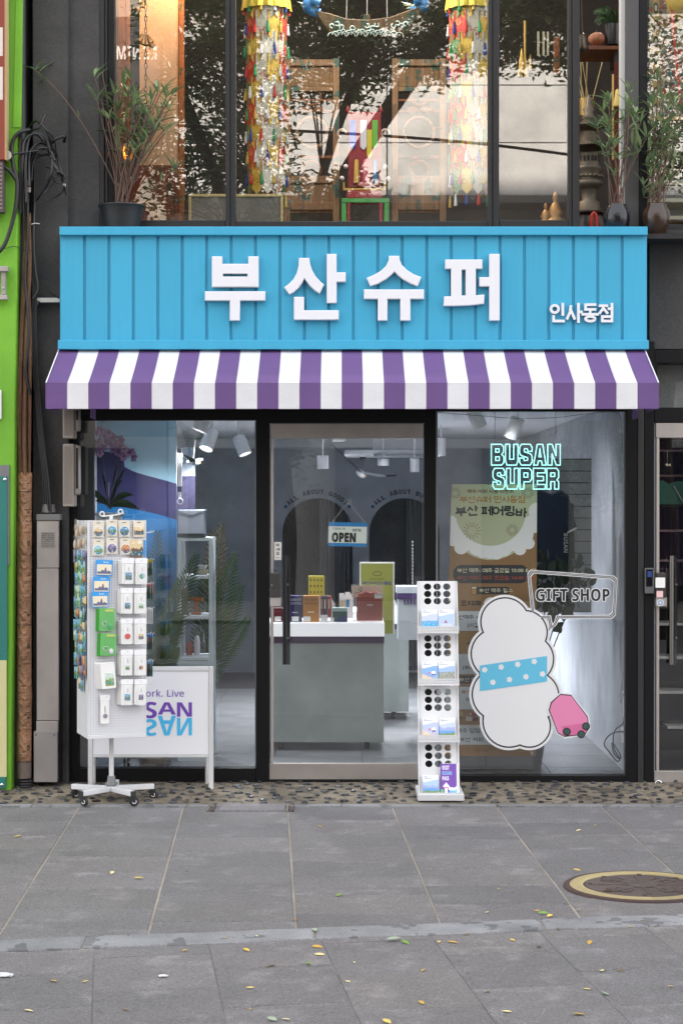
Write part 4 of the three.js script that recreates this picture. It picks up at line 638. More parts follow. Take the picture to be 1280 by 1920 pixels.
  part(s, 'back_frame', box(x0 + 0.02, 0.05, 0.36, x0 + 0.035, P(0, 1092, 0.38).y, 0.375), m); part(s, 'back_frame', box(x1 - 0.035, 0.05, 0.36, x1 - 0.02, P(0, 1092, 0.38).y, 0.375), m);
}
// ---------------------------------------------------------------- manhole, drain lid, litter
{
  const c = P(1204, 1664, 3.18), x = c.x, z = 3.16, t = thing('manhole_cover', 'round brown iron manhole cover with a yellow ring in the paving', 'manhole cover', V(x, 0, z));
  const iron = M([0.15, 0.115, 0.105], 0.6, 0.25, { map: mottleStrong, bumpMap: bumpMid, bumpScale: 0.004 }), yel = M([0.5, 0.4, 0.2], 0.7, 0, { map: mottleStrong }), rust = M([0.1, 0.06, 0.055], 0.7, 0.2, { map: mottleStrong });
  put(t, 'rim', lathe([[0.285, -0.02], [0.285, 0.008], [0.3, 0.01], [0.352, 0.01], [0.357, 0.006], [0.357, -0.02]], 56), rust); put(t, 'painted_ring', lathe([[0.268, 0.004], [0.268, 0.011], [0.325, 0.0125], [0.328, 0.01]], 56), yel); put(t, 'lid', lathe([[0, 0.011], [0.25, 0.011], [0.262, 0.008], [0.262, -0.01]], 48), iron);
  const arm = (a, r0, r1, w) => put(t, 'relief', cbox(r1 - r0, 0.006, w, 0.0015), iron, Math.cos(a) * (r0 + r1) / 2, 0.013, Math.sin(a) * (r0 + r1) / 2, 0, -a);
  for (let k = 0; k < 4; k++) { const a = Math.PI / 4 + k * Math.PI / 2; arm(a, 0.06, 0.2, 0.03); arm(a + 0.3, 0.12, 0.19, 0.012); arm(a - 0.3, 0.12, 0.19, 0.012); arm(k * Math.PI / 2, 0.08, 0.22, 0.008); for (const [r, o] of [[0.2, 0], [0.18, 0.22], [0.18, -0.22], [0.14, 0.0]]) put(t, 'boss', new THREE.CylinderGeometry(0.022, 0.026, 0.007, 7), iron, Math.cos(a + o) * r, 0.0135, Math.sin(a + o) * r); }
  put(t, 'boss', new THREE.CylinderGeometry(0.075, 0.08, 0.006, 8), iron, 0, 0.0135, 0); for (let k = 0; k < 8; k++) put(t, 'boss', new THREE.CylinderGeometry(0.012, 0.014, 0.006, 6), iron, Math.cos(k * 0.785 + 0.1) * 0.235, 0.013, Math.sin(k * 0.785 + 0.1) * 0.235);
  const d = thing('drain_cover', 'stone drain lid with rusty ends at the foot of the pebble apron', 'drain cover', P(470, 1523, 0.85)), y0 = 0.003, a = P(388, 0, 0.9).x, b = P(551, 0, 0.9).x;
  part(d, 'lid', slabGeo([[a + 0.075, 0.74], [b - 0.05, 0.74], [b - 0.05, 0.985], [a + 0.075, 0.985]], 0.01, 0.03), slabMats[1]);
  for (const q of [a, b - 0.045]) { part(d, 'bracket', box(q + 0.022, -0.02, 0.72, q + 0.045, 0.0095, 0.99, 0.002), rust); part(d, 'bracket', box(q, -0.02, 0.72, q + 0.014, 0.007, 0.99, 0.002), M([0.2, 0.19, 0.13], 0.8, 0, { map: mottleStrong })); part(d, 'bolt', new THREE.CylinderGeometry(0.008, 0.008, 0.006, 6).translate(q + 0.033, 0.0125, 0.84), mats.steelSoft); }
  // fallen leaves, one by one
  const gp = (px, py) => { const Z = FOCAL * EYE / (py - 945); return V((px - 640) * Z / FOCAL, 0.004, CAM_Z - Z); };
  const leafGeo = [0.5, 0.7, 0.35].map((cv, n) => { const pos = [], pr = [[0, -1], [0.32, -0.55], [0.42, 0], [0.26, 0.6], [0, 1], [-0.26, 0.6], [-0.42, 0], [-0.32, -0.55]], P3 = ([x, z]) => [x, cv * (Math.abs(x) * 0.7 + z * z * 0.16 + (n - 1) * 0.1 * z), z]; for (let i = 0; i < 8; i++) pos.push(0, cv * 0.0, 0, ...P3(pr[(i + 1) % 8]), ...P3(pr[i])); const g = new THREE.BufferGeometry(); g.setAttribute('position', new THREE.Float32BufferAttribute(pos, 3)); g.computeVertexNormals(); return g; });
  const lm = [[0.6, 0.4, 0.06], [0.66, 0.48, 0.12], [0.5, 0.3, 0.05], [0.68, 0.56, 0.26]].map((k) => M(k, 0.7, 0, { side: THREE.DoubleSide })), gm = [M([0.16, 0.28, 0.05], 0.7, 0, { side: THREE.DoubleSide }), M([0.3, 0.36, 0.26], 0.7, 0, { side: THREE.DoubleSide })];
  const yellow = [[33, 1570], [260, 1649], [350, 1635], [482, 1758], [462, 1784], [420, 1762], [595, 1778], [599, 1793], [508, 1813], [469, 1855], [469, 1895], [54, 1898], [236, 1896], [823, 1769], [848, 1769], [1084, 1559], [1115, 1549], [934, 1668], [1007, 1710], [913, 1713], [1081, 1637], [1137, 1677], [1205, 1729], [1240, 1723], [1047, 1744], [1084, 1708], [1105, 1770], [1128, 1823], [1163, 1823], [1100, 1857], [790, 1883], [664, 1807], [793, 1822], [913, 1862], [874, 1755], [652, 1843], [1085, 1905], [725, 1919], [1222, 1645], [1010, 1777], [555, 1727], [1257, 1852], [600, 1551], [210, 1639], [100, 1842], [160, 1843], [347, 1785], [536, 1914], [960, 1765], [1030, 1720], [1180, 1740], [950, 1900], [585, 1648]];
  yellow.forEach(([px, py], i) => { const p = gp(px, py), k = rr(0.5, 1.05) * (i % 7 === 3 ? 0.6 : 1); const o = solo('fallen_leaf', leafGeo[i % 3], lm[i % 4], 'small yellow fallen leaf lying on the grey paving', 'leaf', 'yellow fallen leaves'); o.position.set(p.x, (py > 1630 && py < 1690 && px > 1080 ? 0.014 : 0.004), p.z); o.rotation.set(rr(-0.2, 0.2), rr(0, 6.28), rr(-0.25, 0.25)); o.scale.setScalar(0.024 * k); });
  [[578, 1810], [590, 1747], [635, 1681], [738, 1766], [1018, 1715], [1134, 1866], [760, 1770], [510, 1915]].forEach(([px, py], i) => { const p = gp(px, py), o = solo('fallen_leaf', leafGeo[i % 3], gm[i % 2], i === 3 ? 'largest pale green leaf, curled on the near paving' : 'small green fallen leaf lying on the grey paving', 'leaf', i === 3 ? undefined : 'green fallen leaves'); o.position.set(p.x, i === 3 ? 0.01 : 0.005, p.z); o.rotation.set(rr(-0.3, 0.3), rr(0, 6.28), rr(-0.3, 0.3)); o.scale.setScalar(i === 3 ? 0.038 : 0.024); });
  const tissue = (px, py, w, l) => { const g = new THREE.IcosahedronGeometry(w, 2), q = g.attributes.position; for (let i = 0; i < q.count; i++) { const s = 0.75 + 0.6 * fbm((q.getX(i) / w + 2) / 5, (q.getZ(i) / w + q.getY(i) / w + 4) / 9, 16, 3, 6); q.setXYZ(i, q.getX(i) * s * 1.5, Math.max(-0.1 * w, q.getY(i) * s * 0.45), q.getZ(i) * s); } g.computeVertexNormals(); const p = gp(px, py); const o = solo('paper_scrap', g, M([0.55, 0.55, 0.58], 0.85), l, 'litter'); o.position.set(p.x, 0.005, p.z); };
  tissue(6, 1832, 0.022, 'crumpled white tissue on the paving at the frame edge'); tissue(306, 1833, 0.011, 'small scrap of white paper on the near paving');
}
// ---------------------------------------------------------------- pipes, cables and boxes beside the shop
{
  const rustTex = dtex(512, (u, v) => { const a = fbm(u, v, 8, 5, 51), b = fbm(u, v, 20, 4, 52), k = 0.78 + 0.26 * (a - 0.5) + 0.12 * (b - 0.5); return b > 0.74 ? [0.5, 0.48, 0.46] : [k, k * 0.98, k * 0.95]; }, true, 1.6);
  const wrap = M([0.55, 0.3, 0.175], 0.55, 0, { map: rustTex, bumpMap: bumpMid.clone(), bumpScale: 0.02 }); wrap.bumpMap.repeat.set(2.5, 2.5);
  const z = 0.2, p = thing('drain_pipe', 'peeling orange-brown drain pipe beside the green wall', 'pipe', P(46, 1475, z)), r = 13.5 * PX(z);
  const rough = (g, k) => { const q = g.attributes.position, n = g.attributes.normal; for (let i = 0; i < q.count; i++) { const a = Math.atan2(q.getZ(i), q.getX(i)) / 6.283 + 0.5, d = k * (fbm(a, (q.getY(i) % 10) / 4 + 3, 8, 4, 15) - 0.45); q.setXYZ(i, q.getX(i) + n.getX(i) * d, q.getY(i), q.getZ(i) + n.getZ(i) * d); } g.computeVertexNormals(); return g; };
  const cyl = (y0, y1, rad, seg) => { const a = P(46.5, y0, z), b = P(46.5, y1, z), g = new THREE.CylinderGeometry(rad, rad, a.y - b.y, 28, seg); return rough(uvm(g), 0.016).translate(a.x, (a.y + b.y) / 2, z); };
  part(p, 'pipe', cyl(886, 1428, r, 110), wrap); part(p, 'pipe_foot', cyl(1428, 1459, r * 0.97, 10), M([0.2, 0.15, 0.13], 0.8, 0, { map: mottleStrong }));
  for (const y of [922, 1171, 1427]) { const c = P(46.5, y, z); part(p, 'wire_tie', new THREE.TorusGeometry(r * 1.03, 0.003, 6, 24).rotateX(Math.PI / 2).translate(c.x, c.y, z), M([0.06, 0.035, 0.025], 0.8)); }
  for (let i = 0; i < 3; i++) { const c = P(47, 1463 + i * 5, z); part(p, 'corrugated_collar', new THREE.TorusGeometry(r * 0.95, 0.009, 8, 22).rotateX(Math.PI / 2).translate(c.x, c.y - 0.003, z), mats.rubber); }
  const bd = thing('wrapped_pipes', 'bundle of thin brown wrapped pipes above the drain pipe', 'pipe', P(46, 886, z));
  const tb = (l, rad, m, name = 'wrapped_pipe', par = bd, seg = 60) => part(par, name, tube(l.map(([x, y, zz]) => P(x, y, zz)), rad, seg, 9), m);
  tb([[39, 890, 0.22], [37, 800, 0.22], [38, 700, 0.22], [42, 600, 0.22], [46, 520, 0.22], [50, 440, 0.2], [52, 380, 0.2]], 0.014, wrap); tb([[47, 890, 0.24], [46, 800, 0.23], [48, 700, 0.22], [50, 620, 0.22], [56, 520, 0.22], [55, 400, 0.22]], 0.0125, wrap); tb([[55, 890, 0.2], [56, 800, 0.2], [57, 700, 0.21], [57, 600, 0.2], [52, 500, 0.21]], 0.011, wrap); tb([[51, 890, 0.18], [52, 760, 0.18], [53, 660, 0.18], [49, 560, 0.18]], 0.013, wrap);
  const blk = M([0.012, 0.012, 0.013], 0.4), cb = thing('black_cables', 'loom of black cables running down the grey pillar into the steel box', 'cable', P(92, 960, 0.2));
  for (const [i, x] of [0, 1, 2, 3].entries()) tb([[61 + x * 1.6, 300, 0.17 + x * 0.012], [61 + x * 1.2, 420, 0.18], [62 + x * 2, 560, 0.18], [62 + x * 3, 680, 0.17], [68 + x * 3, 760, 0.17], [74 + x * 3, 830, 0.17], [81 + x * 3.4, 900, 0.17 + x * 0.006], [84 + x * 4, 966, 0.17 + x * 0.008]], 0.0075, blk, 'cable', cb);
  tb([[52, 360, 0.25], [53, 440, 0.26], [48, 520, 0.26], [55, 620, 0.27], [50, 700, 0.26], [58, 740, 0.25]], 0.009, blk, 'cable', cb); tb([[66, 380, 0.2], [64, 440, 0.21], [67, 500, 0.21], [71, 545, 0.2], [62, 560, 0.2]], 0.006, M([0.05, 0.05, 0.05], 0.5), 'cable', cb);
  const tg = thing('cable_tangle', 'tangle of cut black cables sprouting beside the green wall', 'cable', P(90, 300, 0.2)), R = rngOf(77);
  const st = [[[44, 400], [43, 300], [48, 262], [70, 252], [90, 275], [100, 300], [110, 325]], [[50, 380], [50, 290], [62, 250], [82, 256], [95, 290], [108, 318], [122, 330]], [[56, 350], [58, 285], [75, 268], [95, 272], [104, 262], [122, 256], [121, 266]], [[60, 340], [66, 300], [88, 290], [98, 300], [96, 330], [88, 350], [70, 376]], [[52, 300], [56, 240], [70, 228], [84, 240], [98, 270], [104, 310]], [[46, 270], [58, 246], [74, 240], [85, 216], [83, 222]], [[62, 300], [72, 280], [92, 278], [105, 285], [112, 310], [118, 340]], [[98, 300], [97, 320], [104, 342], [120, 345]], [[121, 347], [118, 360], [100, 372], [72, 382]], [[121, 350], [126, 366], [146, 375]], [[58, 310], [64, 290], [86, 292], [94, 284], [88, 262], [74, 232], [69, 224]], [[110, 330], [100, 345], [84, 362], [74, 378]], [[88, 314], [94, 318], [87, 336]], [[75, 232], [90, 246], [102, 262], [106, 290], [103, 305]]];
  st.forEach((l, i) => tb(l.map(([x, y], k) => [x, y, 0.26 + 0.06 * Math.sin(k * 1.3 + i)]), i < 3 ? 0.01 : i < 7 ? 0.007 : 0.0038, blk, 'cable', tg, 30));
  for (const [a, b] of [[[96, 285, 0.28], [103, 302, 0.28]], [[106, 312, 0.29], [113, 330, 0.29]], [[114, 318, 0.27], [122, 336, 0.27]], [[90, 262, 0.27], [97, 296, 0.28]]]) part(tg, 'taped_joint', rod(P(...a), P(...b), 0.013, 0.011), blk);
  part(tg, 'sleeve', rod(P(49, 334, 0.24), P(46, 302, 0.24), 0.021, 0.014, 12), blk); part(tg, 'sleeve', rod(P(51, 392, 0.24), P(50, 362, 0.24), 0.018, 0.021, 12), blk);
  part(tg, 'junction_plate', pbox(41.5, 338, 58, 361, 0.28, 0.02, 0.004), M([0.42, 0.37, 0.34], 0.5, 0.3)); part(tg, 'clip', pbox(119, 345, 124, 350, 0.31, 0.01), mats.steelSoft);
  part(tg, 'strut', pbox(36.5, 246, 41, 400, 0.31, 0.03, 0.002), blk); part(tg, 'tie_rod', rod(P(16, 291, 0.36), P(86, 281, 0.3), 0.006), blk);
  tb([[-8, 480, 0.35], [8, 462, 0.345], [22, 425, 0.34], [31, 385, 0.34], [33, 340, 0.34], [26, 310, 0.34], [23, 275, 0.34], [30, 256, 0.34], [44, 246, 0.33], [56, 244, 0.3]], 0.0125, blk, 'cable', tg, 70);
  tb([[10, 314, 0.36], [20, 322, 0.35], [32, 338, 0.34]], 0.012, blk, 'cable', tg); part(tg, 'wire', tube([P(-4, 463, 0.32), P(10, 466, 0.32), P(30, 462, 0.31), P(46, 470, 0.27), P(60, 470, 0.24)], 0.002, 20, 5), blk); tb([[60, 421, 0.25], [66, 419, 0.25], [75, 420, 0.24]], 0.003, M([0.5, 0.5, 0.48], 0.6), 'cable_tie', tg, 8);
  part(tg, 'wire', tube([P(112, 560, 0.2), P(95, 548, 0.22), P(88, 536, 0.22)], 0.004, 12, 5), blk);
  const tr = thing('conduit_stub', 'short pale conduit poking from the pillar behind the sign', 'conduit', P(90, 562, 0.14)); part(tr, 'trunking', pbox(69, 558.5, 113, 567, 0.16, 0.04, 0.003), M([0.55, 0.54, 0.5], 0.6)); part(tr, 'plug', rod(P(72, 566, 0.15), P(66, 579, 0.17), 0.017, 0.01), blk);
  const ub = thing('utility_box', 'tall beige steel utility box fixed to the foot of the grey pillar', 'utility box', P(90, 1468, 0.14)), beige = M([0.43, 0.39, 0.365], 0.45, 0.2, { map: mottle }), beige2 = M([0.36, 0.33, 0.325], 0.45, 0.2, { map: mottle }), cap = M([0.14, 0.14, 0.135], 0.6);
  part(ub, 'cover', pbox(69.5, 976, 110.5, 1065, 0.2, 0.1, 0.004), beige); part(ub, 'cover', pbox(69, 1065.8, 110, 1351, 0.2, 0.1, 0.004), beige); part(ub, 'cover', pbox(68, 1351.8, 109, 1375, 0.199, 0.1, 0.004), beige); part(ub, 'base_cover', pbox(63.5, 1371.5, 107.5, 1467, 0.212, 0.11, 0.003), beige2);
  for (const x of [68, 102]) { const c = P(x, 1378, 0.21); part(ub, 'screw', new THREE.SphereGeometry(0.0045, 8, 6).translate(c.x, c.y, 0.213), mats.rubber); }
  part(ub, 'cap', pbox(68.5, 964, 113, 975.5, 0.21, 0.13, 0.003), cap); const ce = P(92, 950, 0.15); part(ub, 'cable_gland', new THREE.CylinderGeometry(0.038, 0.044, 0.05, 20).translate(ce.x, ce.y - 0.01, 0.15), cap);
  part(ub, 'cheek', pbox(111, 976, 114.5, 1467, 0.17, 0.2), mats.black);
  const lt = ctex(128, 128, (x) => { x.fillStyle = '#8d8882'; x.fillRect(0, 0, 128, 128); x.fillStyle = '#45423f'; const q = rngOf(4); for (let j = 0; j < 7; j++) for (let i = 0; i < 14; i++) if (q() < 0.75) x.fillRect(8 + i * 8, 8 + j * 17, 5, j < 4 ? 9 : 4); });
  part(ub, 'data_plate', flatUV(pbox(77.5, 998, 103, 1026, 0.203, 0.002)), M([0.8, 0.8, 0.8], 0.5, 0.2, { map: lt }));
  // ribbed vent boxes on the pillar's flank
  const vent = (y0, y1, label) => { const v = thing('vent_box', label, 'vent', P(130, y1, 0.3), 'ribbed vent boxes'), m = M([0.29, 0.255, 0.225], 0.55); part(v, 'housing', pbox(118, y0, 139, y1, 0.24, 0.14, 0.008), m); for (let i = 0; i < 8; i++) part(v, 'rib', pbox(119.6 + i * 2.1, y0 + 5, 120.6 + i * 2.1, y1 - 6, 0.2435, 0.008), m); part(v, 'cover', pbox(139, y0 + 2, 148, y1 - (y1 - y0 > 80 ? 22 : 14), 0.22, 0.11, 0.012), m); part(v, 'glass_strip', pbox(143, y0 + 8, 147, y1 - 34 > y0 + 12 ? y1 - 34 : y0 + 20, 0.225, 0.01, 0.002), M([0.02, 0.02, 0.02], 0.1)); };
  vent(832, 950, 'taller beige ribbed vent box on the flank of the pillar'); vent(762, 822, 'shorter beige ribbed vent box just under the awning corner');
  // things on the green wall
  const rs = thing('red_sign', 'brown-red and white projecting sign at the top edge of the green wall', 'sign', P(2, 300, 0.45)); const rsT = ctex(64, 1024, (x) => { x.fillStyle = '#8a3622'; x.fillRect(0, 0, 64, 1024); x.fillStyle = '#e9e6e0'; x.fillRect(0, 0, 64, 150); x.fillStyle = '#c99a58'; x.fillRect(63, 150, 1, 874); x.fillStyle = '#d8d4cc'; for (const [a, b] of [[220, 40], [420, 130], [600, 150]]) x.fillRect(54, a, 6, b); });
  part(rs, 'panel', flatUV(pbox(-60, -120, 11, 300, 0.42, 0.1, 0.004)), M([0.8, 0.8, 0.8], 0.5, 0, { map: rsT })); part(rs, 'edge', pbox(11.2, -120, 13.2, 300, 0.415, 0.09), M([0.4, 0.3, 0.16], 0.6)); part(rs, 'grille', pbox(-60, 300.5, 7, 398, 0.4, 0.08, 0.003), M([0.09, 0.07, 0.07], 0.6)); for (let i = 0; i < 12; i++) part(rs, 'louvre', pbox(-58, 306 + i * 7.5, 5, 310 + i * 7.5, 0.406, 0.012), M([0.2, 0.14, 0.13], 0.6)); part(rs, 'pulley', new THREE.CylinderGeometry(0.03, 0.03, 0.02, 16).rotateX(Math.PI / 2).translate(P(14, 292, 0.37).x, P(0, 292, 0.37).y, 0.37), mats.steelSoft);
  const br = thing('wall_bracket', 'pale steel bracket bolted to the green wall', 'bracket', P(4, 560, 0.34)); part(br, 'arm', pbox(-30, 499, 15.5, 509, 0.38, 0.06, 0.004), beige); part(br, 'plate', pbox(3, 509, 11, 553, 0.36, 0.04, 0.004), beige2); part(br, 'foot', pbox(-30, 553, 14, 562, 0.37, 0.05, 0.004), beige); part(br, 'bolt', new THREE.CylinderGeometry(0.007, 0.007, 0.008, 6).rotateX(Math.PI / 2).translate(P(7, 540, 0.36).x, P(0, 540, 0.36).y, 0.363), mats.steelSoft);
  const wf = thing('white_plate', 'white rounded plate on the green wall, cut by the frame edge', 'plate', P(-5, 787, 0.33)); part(wf, 'plate', pbox(-30, 731, 3.5, 786, 0.32, 0.015, 0.006), mats.white);
  const pb = thing('poster_board', 'teal and cream poster board on the foot of the green wall', 'poster', P(0, 1478, 0.32)); const teal = M([0.018, 0.16, 0.14], 0.5), creamM = M([0.56, 0.52, 0.27], 0.6);
  part(pb, 'backing', pbox(-120, 872, 18, 1060, 0.312, 0.012), M([0.16, 0.16, 0.17], 0.6)); part(pb, 'teal_sheet', pbox(-120, 893, 14, 1238, 0.318, 0.01), teal); part(pb, 'cream_sheet', pbox(-120, 1238, 12.5, 1457, 0.318, 0.01), creamM); part(pb, 'teal_sheet', pbox(-120, 1457, 11, 1478, 0.32, 0.012), teal); for (const [x, y] of [[10, 899], [4, 1472]]) part(pb, 'bolt', new THREE.SphereGeometry(0.011, 10, 8).scale(1, 1, 0.5).translate(P(x, y, 0.32).x, P(0, y, 0.32).y, 0.321), mats.chrome);
}
// ---------------------------------------------------------------- inside the shop: lamps
const LUX = 0.78;
function spotlight(px, py, z, label, o = {}) {
  const p = P(px, py, z), t = thing('ceiling_spotlight', label, 'lamp', V(p.x, CEIL, z), 'shop ceiling spotlights'), r = o.r ?? 0.05, h = o.h ?? 0.15;
  const dir = V(o.tx ?? 0, -1, o.tz ?? 0).normalize(), q = new THREE.Quaternion().setFromUnitVectors(V(0, -1, 0), dir), top = p.clone().addScaledVector(dir, -h);
  if (CEIL - top.y > 0.02) part(t, 'stem', rod(V(top.x, CEIL, top.z), top, 0.006), mats.white);
  part(t, 'housing', lathe([[0.001, h], [r * 0.96, h], [r, h - 0.01], [r, 0.002], [r * 0.9, 0.0], [r * 0.86, 0.02]], 24).applyQuaternion(q).translate(p.x, p.y, p.z), mats.white);
  part(t, 'lamp_disc', new THREE.CircleGeometry(r * 0.87, 24).rotateX(Math.PI / 2).translate(0, 0.012, 0).applyQuaternion(q).translate(p.x, p.y, p.z), lamp([1, 0.98, 0.94], 1.2));
  const l = new THREE.SpotLight(0xf4f7ff, (o.k ?? 3) * LUX, 0, 1.15, 0.8, 2); const a = p.clone().addScaledVector(dir, 0.02).sub(t.position); l.position.copy(a); l.target.position.copy(a.clone().add(dir)); t.add(l, l.target); l.castShadow = true; l.shadow.radius = 2; l.name = 'lamp_light';
}
spotlight(374, 808, -0.9, 'bright round spotlight near the top of the orchid window', { r: 0.052, tz: 0.1, tx: -0.4, k: 1.6 });
spotlight(386, 842, -1.6, 'tilted spotlight just below the brightest one in the orchid window', { r: 0.05, tz: 0.45, tx: -0.3 });
spotlight(460, 852, -2.6, 'tilted spotlight beside the post in the orchid window', { r: 0.05, tz: 0.2, tx: 0.4 });
spotlight(605, 879, -4, 'hanging spotlight above the counter books in the doorway', { r: 0.048, h: 0.11, k: 7 });
spotlight(635, 827, -2.2, 'spotlight at the top of the doorway, close to the steel rail', { r: 0.052, k: 1.6 });
spotlight(718, 873, -4.3, 'hanging spotlight beyond the gull in the doorway', { r: 0.048, h: 0.06, k: 7 });
spotlight(777, 885, -4.6, 'dim hanging spotlight at the edge of the doorway', { r: 0.04, h: 0.12, k: 4 });
spotlight(900, 800, -1.1, 'tilted spotlight left of the neon sign at the window top', { r: 0.05, tx: 0.5, tz: -0.3, k: 0.9 });
spotlight(957, 822, -1.4, 'spotlight right behind the neon sign', { r: 0.05, tx: -0.35, tz: -0.2, k: 1.8 });
spotlight(826, 855, -4.2, 'small far spotlight beside the door post in the poster window', { r: 0.04, k: 6 });
// ---------------------------------------------------------------- counters and what stands on them
{
  const glow = (k) => M([0.7, 0.7, 0.72], 0.5, 0, { emissive: col([0.95, 0.96, 1]), emissiveIntensity: k }), face = M([0.44, 0.49, 0.46], 0.35, 0, { map: mottle }), band = M([0.09, 0.06, 0.11], 0.5);
  const counter = (x0, x1, ys, z, d, label) => { const c = thing('counter', label, 'counter', P((x0 + x1) / 2, ys[3], z)); part(c, 'cabinet', pbox(x0, ys[2], x1 - 1, ys[3], z - 0.012, d - 0.02, 0.003), face); part(c, 'band', pbox(x0, ys[1], x1 - 0.5, ys[2], z - 0.006, d - 0.01, 0.002), band); part(c, 'light_box', pbox(x0, ys[0], x1, ys[1], z, d, 0.004), glow(0.12)); const a = P(x0, ys[3], z), b = P(x1, ys[3], z), w = b.x - a.x; for (const x of [a.x + 0.1, b.x - 0.12]) part(c, 'foot', new THREE.CylinderGeometry(0.02, 0.02, Math.max(0.02, a.y - 0.03), 10).translate(x, (a.y + 0.03) / 2, z - 0.15), mats.rubber);
    const l = new THREE.RectAreaLight(0xf4f6ff, 0.12, w, 0.09), m = P((x0 + x1) / 2, (ys[0] + ys[1]) / 2, z + 0.01).sub(c.position); l.position.copy(m); l.lookAt(m.x + c.position.x, m.y + c.position.y, 10); l.rotation.set(0, Math.PI, 0); c.add(l); l.name = 'light_box_light'; return c; };
  counter(498, 720.5, [1168, 1193.5, 1206, 1392], -1.5, 0.6, 'pale green shop counter with a glowing white top behind the door');
  counter(655, 767, [1146, 1170, 1180, 1335], -3.4, 0.6, 'farther pale shop counter with a glowing white top');
  const bx = (name, label, cat, x0, y0, x1, y1, c, z, d, text) => {
    const t = thing(name, label, cat, P((x0 + x1) / 2, y1, z)); const w = (x1 - x0) * 8, h = (y1 - y0) * 8;
    const m = text ? M([0.85, 0.85, 0.85], 0.5, 0, { map: ctex(w, h, (x) => { x.fillStyle = c; x.fillRect(0, 0, w, h); x.textAlign = 'center'; for (const [s, fx, fy, fs, fc, ff] of text) { x.fillStyle = fc; if (s === '#') { x.fillRect(fx * w, fy * h, fs * w, ff * h); continue; } x.font = `bold ${fs * h}px ${ff ?? 'serif'}`; x.fillText(s, fx * w, fy * h); } }) }) : M(c, 0.5);
    part(t, 'box', flatUV(pbox(x0, y0, x1, y1, z, d, 0.002)), m); return t;
  };
  const tag1 = (t, x0, y0, x1, y1, z) => part(t, 'price_tag', pbox(x0, y0, x1, y1, z, 0.002), mats.paper);
  let t = bx('coffee_box', 'dark red packaged box at the hinge end of the counter', 'box', 512, 1140, 530, 1166, '#6d1f2e', -1.56, 0.1, [['#', 0.1, 0.2, 0.8, '#8a3344', 0.1]]); tag1(t, 515, 1156, 527, 1165, -1.54);
  t = bx('coffee_box', 'navy coffee box with pale lettering on the counter', 'box', 540, 1117, 566, 1166, '#252a63', -1.58, 0.1, [['BUSAN', 0.5, 0.2, 0.14, '#cfcbe0'], ['COFFEE', 0.5, 0.34, 0.13, '#cfcbe0'], ['#', 0.3, 0.62, 0.4, '#d8d4ea', 0.04]]); tag1(t, 547, 1156, 560, 1165, -1.56);
  t = bx('coffee_box', 'orange coffee box with dark lettering on the counter', 'box', 568, 1117, 598, 1166, '#c98632', -1.57, 0.1, [['BUSAN', 0.5, 0.2, 0.14, '#6a3a12'], ['COFFEE', 0.5, 0.34, 0.13, '#6a3a12'], ['#', 0.3, 0.6, 0.4, '#f0e0c0', 0.05]]); tag1(t, 569, 1156, 582, 1165, -1.55);
  [['#8a4a2a', 601, 605, 'brown'], ['#2f3a66', 605.4, 613, 'blue'], ['#b23a2e', 613.4, 620.5, 'red']].forEach(([c, a, b, n]) => bx('slim_box', `slim ${n} box spine standing on the counter`, 'box', a, 1118, b, 1157, c, -1.6, 0.14, [['#', 0.3, 0.15, 0.35, '#e6dcc8', 0.45]]));
  t = bx('price_card', 'white price card in front of the slim boxes', 'card', 601, 1153, 614, 1166, [0.75, 0.75, 0.75], -1.54, 0.01);
  t = bx('gift_tin', 'green and navy gift box with a clear lid on the counter', 'box', 623, 1140, 651, 1166, '#1f4a44', -1.56, 0.12, [['#', 0, 0, 1, '#a9c8c2', 0.25], ['#', 0.35, 0.6, 0.65, '#26306a', 0.4]]); tag1(t, 619, 1158, 626, 1166, -1.53);
  bx('snack_box', 'bright yellow upright box with small icons behind the coffee boxes', 'box', 578, 1080, 608, 1118, '#d9cf2c', -1.75, 0.06, [0.2, 0.5, 0.8].flatMap((y) => [0.15, 0.38, 0.6, 0.82].map((x) => ['#', x - 0.05, y - 0.06, 0.1, '#6a6a1a', 0.12])));
  part(bx('box_riser', 'white riser carrying the yellow box on the counter', 'stand', 575, 1118.5, 600, 1162, [0.6, 0.62, 0.64], -1.8, 0.1), 'lip', pbox(575, 1117, 600, 1118.2, -1.79, 0.1), mats.paper);
  { const g = thing('gift_bag', 'brown-red paper bag boxed in clear plastic at the counter corner', 'gift bag', P(687, 1166, -1.56)); part(g, 'bag', pbox(668, 1118, 717, 1164, -1.57, 0.1, 0.006), M([0.35, 0.06, 0.035], 0.6, 0, { map: mottle })); part(g, 'gathered_top', pshape([[669, 1122], [672, 1112], [680, 1110], [686, 1106], [694, 1111], [704, 1107], [712, 1112], [716, 1122]], -1.66, 0.08, 0.006), M([0.35, 0.06, 0.035], 0.6)); part(g, 'sleeve', pbox(658, 1096, 718, 1165, -1.54, 0.14, 0.002), film); part(g, 'back_card', pbox(659, 1098, 717, 1120, -1.67, 0.004), M([0.6, 0.5, 0.38], 0.7)); part(g, 'ribbon', tube([P(664, 1112, -1.54), P(675, 1110, -1.535), P(678, 1101, -1.53), P(673, 1104, -1.53), P(678, 1110, -1.535), P(717, 1114, -1.535)], 0.002, 30, 5), M([0.1, 0.06, 0.05], 0.6)); part(g, 'price_tag', pbox(702, 1112, 716, 1122, -1.535, 0.002), mats.paper); part(g, 'lettering', letterGeo('BUSAN', 10 * PX(-1.6), 3 * PX(-1.6), 0).translate(P(688, 1136, -1.565).x, P(0, 1136, -1.565).y, -1.565), mats.paper); }
